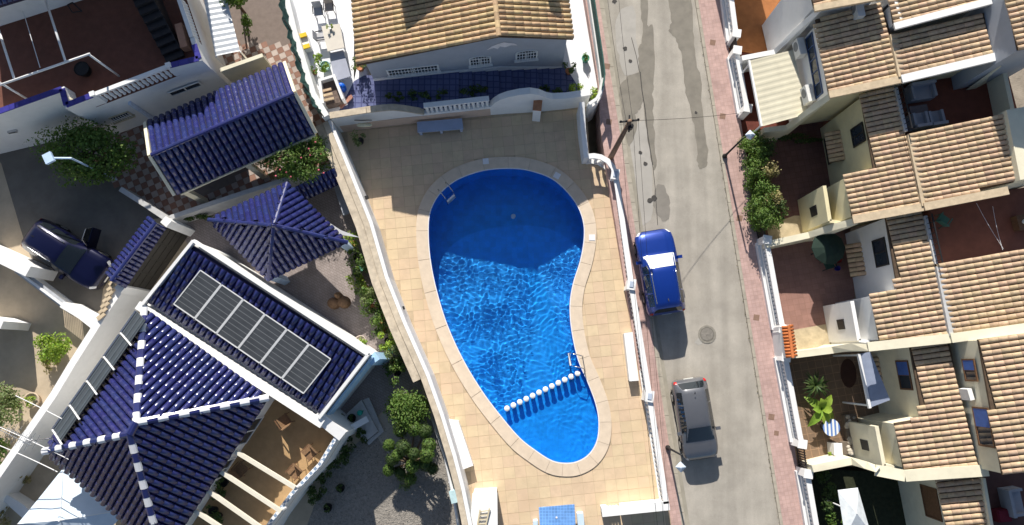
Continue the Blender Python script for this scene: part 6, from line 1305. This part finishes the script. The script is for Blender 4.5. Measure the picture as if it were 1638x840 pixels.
q = MB(); q.lathe(c, [(.42, -.03), (.43, 0), (.001, .005)], 24); q.build('table_top', M_str, rt_); q = MB(); q.lathe((c.x, c.y, -.22), [(.25, 0), (.25, .03), (.04, .06), (.04, .69)], 12); q.build('pedestal', M_dark, rt_)
st_ = thing('stone_bed', at(1363, 680, -.22), 'raised bed of pale crazy stones beside the cream porch', 'planter'); 
q = MB(); q.prism([at(x, y, .1) for x, y in [(1350, 664), (1370, 662), (1380, 725), (1348, 728), (1346, 708), (1356, 706)]], -.3, .1); q.build('bed', mat('bed_soil', (.16, .13, .1), .9), st_)
for i in range(34):
    x, y = rnd.uniform(1350, 1377), rnd.uniform(666, 726)
    if not inside((x, y), [(1351, 665), (1369, 663), (1379, 724), (1349, 727), (1347, 709), (1357, 706)]): continue
    c = at(x, y, .1); s_ = rnd.uniform(.08, .17); q = MB(); q.lathe(c, [(s_, -.02), (s_ * .9, .04), (s_ * .5, .07), (.001, .075)], 6); q.build('stone', mat('bed_stone', (.5, .45, .37), .9, .2, 6, rand=.3), st_, False)
pot(at(1328, 724, -.22), .15, .3, M_terra, 'pot_plant', 'yellow green pot plant beside the white pillar in the palm yard', L_bright, 160, .4, .28); wp = thing('white_pillar', at(1340, 722, -.2), 'short white pillar at the edge of the palm yard', 'pillar'); c = at(1341, 719, .6); q = MB(); q.box((c.x, c.y, .15), (.36, .55, .75)); q.build('shaft', M_white, wp); q = MB(); q.box((c.x, c.y, .56), (.42, .6, .07)); q.build('cap', M_white, wp)
mt_ = thing('door_mat', at(1357, 597, -.2), 'dark brown oval mat in the shade of the palm yard', 'mat'); q = MB(); c = at(1357, 597, -.215); q.poly([c + Vector((.42 * math.cos(k * .314), .75 * math.sin(k * .314), .012)) for k in range(20)]); q.build('weave', mat('brown_mat', (.06, .03, .022), .95), mt_)
sg = thing('porch_canopy', at(1385, 610), 'blue grey sheet canopy in front of the cream house window', 'canopy'); q = MB(); q.slab([at(1374, 566, 2.6), at(1392, 563, 2.9), at(1424, 640, 2.9), at(1392, 652, 2.6)], .05); q.build('sheet', mat('blue_grey_sheet', (.28, .32, .42), .5, .1, 3), sg); q = MB(); q.bar(at(1373, 566, 2.62), at(1391, 653, 2.62), .12, .14); q.build('gutter', M_white, sg)
for p in (at(1376, 568, 2.58), at(1393, 649, 2.58)): q = MB(); q.tube([p, Vector((p.x, p.y, -.2))], .05, 7); q.build('post', M_whitem, sg)
WP = thing('white_parasol', at(1378, 812, -.6), 'square white parasol in the dark yard at the bottom edge', 'parasol'); pz = 2.3; pts = [at(1340, 784, pz), at(1372, 780, pz), at(1392, 850, pz), at(1352, 860, pz)]; pa = sum(pts, Vector()) / 4 + Vector((0, 0, .4))
for i in range(4): q = MB(); q.add([pts[i], pts[(i + 1) % 4], pa], [(0, 1, 2)]); q.build('canopy_panel', mat('white_canvas', (.72, .76, .78), .8), WP)
q = MB(); q.tube([Vector((pa.x, pa.y, -.6)), pa], .035, 7); q.build('pole', M_whitem, WP)
for i, (x, y, m, l_) in enumerate([(1312, 770, L_dark, 'dark shrub in the upper corner of the parasol yard'), (1330, 825, L_mid, 'green shrub left of the white parasol'), (1318, 795, L_dark, 'dark shrub along the pale balustrade at the bottom edge')]): plant('yard_shrub', l_, 'shrub', at(x, y, -.6), 1.2, (.6, .7, .5), 500, .14, m, trunk=False)
# furniture on the roof terraces
M_sofa = mat('grey_sofa', (.30, .31, .35), .8, .06, 4)
def sofa(px, z, rz, w, label):
    c = at(*px, z); t_ = thing('terrace_sofa', c, label, 'sofa', None, rz); q = MB(); q.box((0, 0, .2), (w, .75, .4)); q.build('seat', M_sofa, t_, local=True); q = MB(); q.box((0, .32, .55), (w, .14, .45)); q.build('backrest', M_sofa, t_, local=True)
    for s_ in (-1, 1): q = MB(); q.box((s_ * (w / 2 - .06), 0, .5), (.12, .7, .25)); q.build('armrest', M_sofa, t_, local=True)
sofa((1466, 152), tz2, .16, 1.15, 'grey two seat sofa against the wall on the red roof terrace'); sofa((1462, 198), tz2, 3.3, .7, 'left grey armchair on the red roof terrace'); sofa((1487, 195), tz2, 3.3, .7, 'right grey armchair on the red roof terrace')
ctb = thing('coffee_table', at(1470, 178, tz2), 'low brown coffee table between the grey terrace seats', 'table'); c = at(1470, 177, tz2 + .35); q = MB(); q.box(c, (.85, .5, .05), .16); q.build('table_top', mat('dark_glass_top', (.12, .1, .11), .2), ctb)
for sx_ in (-.36, .36):
    for sy_ in (-.2, .2): q = MB(); q.tube([(c.x + sx_, c.y + sy_, tz2), (c.x + sx_, c.y + sy_, tz2 + .33)], .02, 5); q.build('leg', M_metal, ctb)
chair(at(1499, 355, tz3), 2.5, 'green plastic chair on the lower red roof terrace', mat('green_plastic_chair', (.06, .17, .13), .5)); 
wb_ = thing('wooden_box', at(1627, 358, tz3), 'wooden box with a white lamp on the lower red roof terrace', 'box'); c = at(1627, 358, tz3); q = MB(); q.box((c.x, c.y, tz3 + .2), (.5, .7, .4), .16); q.build('crate', M_wood, wb_); q = MB(); q.lathe((c.x, c.y, tz3 + .4), [(.08, 0), (.12, .1), (.001, .2)], 10); q.build('lamp', M_wglaze, wb_, True)
sofa((1612, 800), tz5, 1.7, 1.2, 'grey sofa on the dark terrace at the lower right corner'); rs = thing('red_pouf', at(1597, 822, tz5), 'dark red pouf on the terrace at the lower right corner', 'pouf'); c = at(1597, 822, tz5); q = MB(); q.box((c.x, c.y, tz5 + .2), (.6, .55, .4), .1); q.build('cushion', mat('dark_red_fabric', (.16, .015, .03), .9), rs); q = MB(); q.box((c.x, c.y, tz5 + .42), (.5, .45, .05), .1); q.build('pad', MATS['dark_red_fabric'], rs)
# ---------------------------------------------------------------- cars
M_tyre = M_black; M_rim = mat('alloy_rim', (.45, .46, .48), .3, .05, 6, metal=.7); M_red_l = mat('tail_light_red', (.5, .02, .02), .2, .05, 5); M_head = mat('head_light', (.6, .62, .65), .1, .05, 5, spec=.7); M_carglass = mat('car_glass', (.012, .016, .02), .03,   .05, 2, spec=.9); M_plate = mat('number_plate', (.75, .75, .7), .5)
def car(px_front, px_rear, zroad, L_, W_, Hh, paint, label, kind='suv', door=False, rails=True, tilt=0., screen=None):
    f, r = Vector(px_front), Vector(px_rear); mid = (f + r) / 2; d_ = (f - r); d_.z = 0; rz = math.atan2(d_.y, d_.x)
    t_ = thing('parked_car', Vector((mid.x, mid.y, zroad)), label, 'car', 'parked cars'); t_.rotation_euler = Matrix.Rotation(rz, 3, 'Z').to_euler()
    if tilt: t_.rotation_euler = (Matrix.Rotation(tilt, 3, 'X') @ Matrix.Rotation(rz, 3, 'Z')).to_euler()
    w = W_ / 2
    # stations: x (front +), half width low, half width belt, belt z, top half width, top edge z, top centre z
    if kind == 'suv': S = [(.5, .58, .54, .60, .48, .64, .66), (.485, .78, .74, .72, .62, .78, .80), (.44, .96, .93, .82, .78, .90, .93), (.36, 1., .985, .90, .80, .985, 1.02), (.24, 1., .99, .97, .78, 1.05, 1.09), (.20, 1., .99, .98, .77, 1.08, 1.12), (.04, 1., .99, 1.0, .66, 1.50, 1.56), (-.02, 1., .99, 1.0, .655, 1.56, 1.62), (-.20, 1., .985, 1.01, .65, 1.575, 1.63), (-.36, .99, .97, 1.02, .63, 1.53, 1.58), (-.43, .98, .95, 1.03, .62, 1.46, 1.49), (-.475, .94, .92, 1.0, .72, 1.08, 1.10), (-.49, .86, .86, .90, .72, .94, .95), (-.5, .72, .76, .72, .66, .74, .75)]
    else: S = [(.5, .66, .64, .56, .58, .60, .62), (.485, .84, .80, .68, .70, .74, .77), (.45, .95, .92, .78, .78, .86, .90), (.38, 1., .98, .86, .80, .93, .98), (.30, 1., .99, .92, .79, .99, 1.04), (.26, 1., .99, .94, .78, 1.01, 1.06), (.08, 1., .99, .96, .66, 1.38, 1.45), (.02, 1., .99, .96, .655, 1.43, 1.49), (-.16, 1., .985, .97, .65, 1.44, 1.50), (-.33, .99, .97, .98, .63, 1.39, 1.44), (-.385, .98, .96, .99, .62, 1.33, 1.36), (-.465, .94, .92, .98, .72, 1.0, 1.03), (-.485, .88, .86, .88, .72, .92, .94), (-.5, .74, .76, .70, .66, .72, .74)]
    k = Hh / (1.63 if kind == 'suv' else 1.5)
    def sec(s): x, a, b, bz, tw, te, tc = s; return [Vector((x * L_, sg * q[0] * w, q[1] * k)) for sg, lst in ((-1, 0), (1, 1)) for q in ()]
    rows = []
    for x, a, b, bz, tw, te, tc in S:
        half = [(a * .93, .24), (a, .42), (a * 1.0, .60 if bz > .7 else bz * .8), (b, bz), (b * .5 + tw * .5, (bz + te) / 2), (tw, te), (tw * .55, te + (tc - te) * .75)]
        row = [Vector((x * L_, y * w, z * k)) for y, z in half] + [Vector((x * L_, 0, tc * k))] + [Vector((x * L_, -y * w, z * k)) for y, z in half[::-1]]; rows.append(row)
    n = len(rows[0]); q = MB(); vs = [v for r_ in rows for v in r_]; fs = [(i * n + j, i * n + j + 1, (i + 1) * n + j + 1, (i + 1) * n + j) for i in range(len(rows) - 1) for j in range(n - 1)]; fs += [tuple(range(n)), tuple(range(len(vs) - 1, len(vs) - n - 1, -1))] + [(i * n, (i + 1) * n, (i + 1) * n + n - 1, i * n + n - 1) for i in range(len(rows) - 1)]
    q.add(vs, fs); q.build('body', paint, t_, True, local=True)
    def surf(u, v):                                       # u station index, v row index (floats)
        i, j = min(int(u), len(rows) - 2), min(int(v), n - 2); a, b = u - i, v - j
        return rows[i][j].lerp(rows[i + 1][j], a).lerp(rows[i][j + 1].lerp(rows[i + 1][j + 1], a), b)
    def patch_(name, u0, u1, v0, v1, m, off=.008, nu=4, nv=4, par=None):
        q = MB(); vs = []
        for a in range(nu + 1):
            for b in range(nv + 1):
                u, v = u0 + (u1 - u0) * a / nu, v0 + (v1 - v0) * b / nv; p = surf(u, v); e = .05; du = surf(min(u + e, len(rows) - 1.001), v) - surf(max(u - e, 0), v); dv = surf(u, min(v + e, n - 1.001)) - surf(u, max(v - e, 0)); nn_ = du.cross(dv)
                nn_ = nn_.normalized() if nn_.length > 1e-9 else Vector((0, 0, 1))
                if nn_.dot(p - Vector((p.x, 0, .5))) < 0: nn_ = -nn_
                vs.append(p + nn_ * off)
        q.add(vs, [(a * (nv + 1) + b, a * (nv + 1) + b + 1, (a + 1) * (nv + 1) + b + 1, (a + 1) * (nv + 1) + b) for a in range(nu) for b in range(nv)]); return q.build(name, m, par or t_, True, local=True)
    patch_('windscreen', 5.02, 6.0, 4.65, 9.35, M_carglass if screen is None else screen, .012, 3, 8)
    patch_('rear_window', 10.05, 10.95, 4.8, 9.2, M_carglass, .012, 3, 8)
    for a, b in ((3.35, 4.75), (9.25, 10.65)):
        for u0, u1 in ((5.75, 6.9), (7.0, 8.2), (8.3, 9.5)): patch_('side_window', u0, u1, a, b, M_carglass, .01, 3, 2)
    patch_('headlight', .7, 1.9, 2.6, 4.6, M_head, .012); patch_('headlight', .7, 1.9, 9.4, 11.4, M_head, .012)
    patch_('tail_light', 10.85, 11.9, 2.7, 4.4, M_red_l, .014); patch_('tail_light', 10.85, 11.9, 9.6, 11.3, M_red_l, .014)
    patch_('front_bumper', .05, .5, 1.2, 12.8, M_dark, .006, 2, 10)
    for v in (5.6, 8.4): patch_('bonnet_crease', 2.2, 4.6, v - .03, v + .03, paint, .012, 4, 1)
    q = MB(); q.box((-.502 * L_, 0, .68 * k), (.02, .5, .12)); q.build('number_plate', M_plate, t_, local=True); q = MB(); q.box((.503 * L_, 0, .45 * k), (.02, .5, .12)); q.build('number_plate', M_plate, t_, local=True)
    for sy in (-1, 1):
        if not (door and sy == 1): pass
        q = MB(); q.box((.135 * L_, sy * (w + .1), 1.05 * k), (.16, .22, .15)); q.build('mirror', paint, t_, local=True)
        if rails: q = MB(); q.tube([(.0, sy * w * .62, 1.60 * k), (-.05 * L_, sy * w * .64, 1.66 * k), (-.3 * L_, sy * w * .62, 1.65 * k), (-.37 * L_, sy * w * .6, 1.58 * k)], .022, 6); q.build('roof_rail', M_metal, t_, True, local=True)
        for x in (.305, -.285):
            c = Vector((x * L_, sy * (w - .1), .33)); R_ = Matrix.Rotation(math.pi / 2, 4, 'X')
            q = MB(); L2 = MB(); L2.lathe((0, 0, 0), [(.2, -.11), (.31, -.115), (.335, -.08), (.335, .08), (.31, .115), (.2, .11)], 20); q.add([R_ @ v + c for v in L2.v], L2.f); wh = q.build('wheel', M_tyre, t_, True, local=True)
            q = MB(); L2 = MB(); L2.lathe((0, 0, 0), [(.2, -.1), (.2, .1)], 16); q.add([R_ @ v + c + Vector((0, sy * .02, 0)) for v in L2.v], L2.f); q.build('rim', M_rim, wh, local=True)
            q = MB(); P_ = [Vector((c.x + .4 * math.cos(a), sy * w * 1.005, c.z + .4 * math.sin(a))) for a in [i * math.pi / 8 for i in range(9)]]; q.tube(P_, .025, 5); q.build('wheel_arch', M_dark, t_, True, local=True)
    q = MB(); q.tube([(-.33 * L_, 0, 1.58 * k), (-.36 * L_, 0, 1.58 * k + .09)], [.03, .008], 6); q.build('aerial', M_dark, t_, local=True)
    if door:                                              # left front door standing open
        hx = .16 * L_; q = MB(); a = Vector((hx, w * .98, 0)); e = Vector((-.35, .95, 0)).normalized() * 1.0
        for z0, z1, m, nm in ((.3, 1.0 * k, paint, 'open_door'),): q.wall([a + Vector((0, 0, z1)), a + e + Vector((0, 0, z1))], .09, z0); dr = q.build(nm, m, t_, local=True)
        q = MB(); q.poly([a + Vector((0, 0, 1.02 * k)), a + e + Vector((0, 0, 1.02 * k)), a + e * .92 + Vector((0, -.12, 1.42 * k)), a + e * .35 + Vector((0, -.12, 1.45 * k))]); q.build('door_window', M_carglass, dr, local=True)
        q = MB(); q.tube([a + e + Vector((0, 0, 1.02 * k)), a + e * .92 + Vector((0, -.12, 1.42 * k)), a + e * .35 + Vector((0, -.12, 1.45 * k)), a + Vector((0, 0, 1.02 * k))], .02, 6); q.build('door_frame', M_metal, dr, local=True)
    return t_
def carpaint(name, c, ct=1.0): return mat(name, c, .28, .03, 3, metal=.35, coat=ct, spec=.5)
fa_ = st(1039, 371); ra_ = st(1062, 503)
car(fa_, ra_, (fa_.z + ra_.z) / 2, 4.38, 1.96, 1.63, carpaint('bright_blue_paint', (.006, .042, .30)), 'bright blue SUV parked on the street beside the pool balustrade', tilt=math.atan(SLOPE), screen=mat('pale_windscreen_reflection', (.75, .78, .78), .15, .1, 3, spec=.7))  # windscreen reflection painted in as a pale silver colour
fb_ = st(1116, 727); rb_ = st(1096, 608)
car(fb_, rb_, (fb_.z + rb_.z) / 2, 4.05, 1.76, 1.48, carpaint('grey_metal_paint', (.15, .155, .17)), 'grey hatchback parked on the street below the blue SUV', kind='hatch', rails=False, tilt=math.atan(SLOPE))
fc_ = at(188, 452, .0); rc_ = at(60, 370, .0)
car(fc_, rc_, 0, 4.55, 1.88, 1.66, carpaint('navy_paint', (.004, .005, .035), .35), 'dark navy SUV with an open front door on the shaded driveway', door=True)
# ---------------------------------------------------------------- street furniture
def street_lamp(base, arm, h, label):
    b = st(*base, .12); t_ = thing('street_lamp', b, label, 'street lamp', 'street lamps'); top = b + Vector((0, 0, h))
    q = MB(); q.lathe(b, [(.13, 0), (.13, .08), (.07, .2), (.055, .6), (.04, h)], 10); q.build('pole', M_dark, t_, True)
    q = MB(); hd = top + Vector(arm); q.tube([top - Vector((0, 0, .1)), top.lerp(hd, .5) + Vector((0, 0, .12)), hd], .03, 6); q.build('arm', M_dark, t_, True)
    q = MB(); q.lathe(hd + Vector((0, 0, -.28)), [(.10, 0), (.19, .30), (.19, .32)], 4); q.build('glass', mat('lamp_glass', (.7, .76, .82), .15), t_)
    q = MB(); q.lathe(hd + Vector((0, 0, .05)), [(.25, 0), (.25, .04), (.1, .14), (.001, .18)], 4); q.build('hood', mat('lamp_hood', (.5, .58, .68), .4), t_)
street_lamp((1159, 250), (.28, .1, .1), 3.0, 'black street lamp with a pale square head beside the hedge'); street_lamp((1068, 716), (-.12, -.5, .1), 3.0, 'black street lamp with a pale square head beside the grey car')
UP = thing('utility_pole', st(977, 250, .12), 'brown wooden utility pole on the left pavement carrying cables', 'pole'); b = st(977, 252, .12); tp = Vector((b.x + .12, b.y + .1, b.z + 5.3))
q = MB(); q.tube([b, b.lerp(tp, .5), tp], [.15, .125, .1], 10); q.build('shaft', mat('weathered_pole', (.20, .13, .09), .9, .25, 8, .006), UP, True)
q = MB(); q.bar(tp + Vector((-.45, 0, -.15)), tp + Vector((.45, .1, -.15)), .07, .07); q.build('crossarm', M_dark, UP); q = MB(); q.bar(tp + Vector((0, -.4, -.35)), tp + Vector((.05, .4, -.35)), .07, .07); q.build('crossarm', M_dark, UP)
for v in ((-.4, 0), (-.15, .02), (.15, .05), (.4, .1)): q = MB(); q.lathe(tp + Vector((v[0], v[1], -.11)), [(.04, 0), (.06, .05), (.03, .12), (.001, .13)], 8); q.build('insulator', M_dark, UP, True)
q = MB(); q.lathe(tp + Vector((.12, -.1, -.7)), [(.12, 0), (.12, .35), (.001, .36)], 10); q.build('junction_box', M_dark, UP)
def line(a, b, label, sag, r=.008): return cable((a, b), r, 'overhead_cable', label, M_black, sag)
line(tp + Vector((-.15, 0, -.1)), at(965, -60, 6.8), 'overhead cable from the pole to the top edge, left one', .3); line(tp + Vector((.15, .05, -.1)), at(985, -60, 6.8), 'overhead cable from the pole to the top edge, right one', .3)
line(tp + Vector((-.4, 0, -.1)), at(1058, 900, 5.0), 'overhead cable from the pole along the balustrade, leftmost', .5); line(tp + Vector((.15, .05, -.1)), at(1068, 900, 5.0), 'overhead cable from the pole along the balustrade, middle one', .5); line(tp + Vector((.4, .1, -.1)), at(1078, 900, 5.0), 'overhead cable from the pole along the balustrade, rightmost', .5)
line(tp + Vector((.4, .1, -.2)), at(1190, 180, 3.0), 'thin overhead cable crossing the street from the pole', .2, .01)
line(p2.px(1440, 215) + Vector((0, 0, .25)), p2.px(1470, 325) + Vector((0, 0, .2)), 'pale loose cable lying over the roof behind the hedge yard', .0, .012)
for a, b, l_ in (((1562, 325), (1605, 398), 'left clothes line over the lower red roof terrace'), ((1588, 330), (1604, 400), 'right clothes line over the lower red roof terrace')): cable((at(*a, tz3 + 1.3), at(*b, tz3 + 1.3)), .007, 'clothes_line', l_, M_whitem, .05)
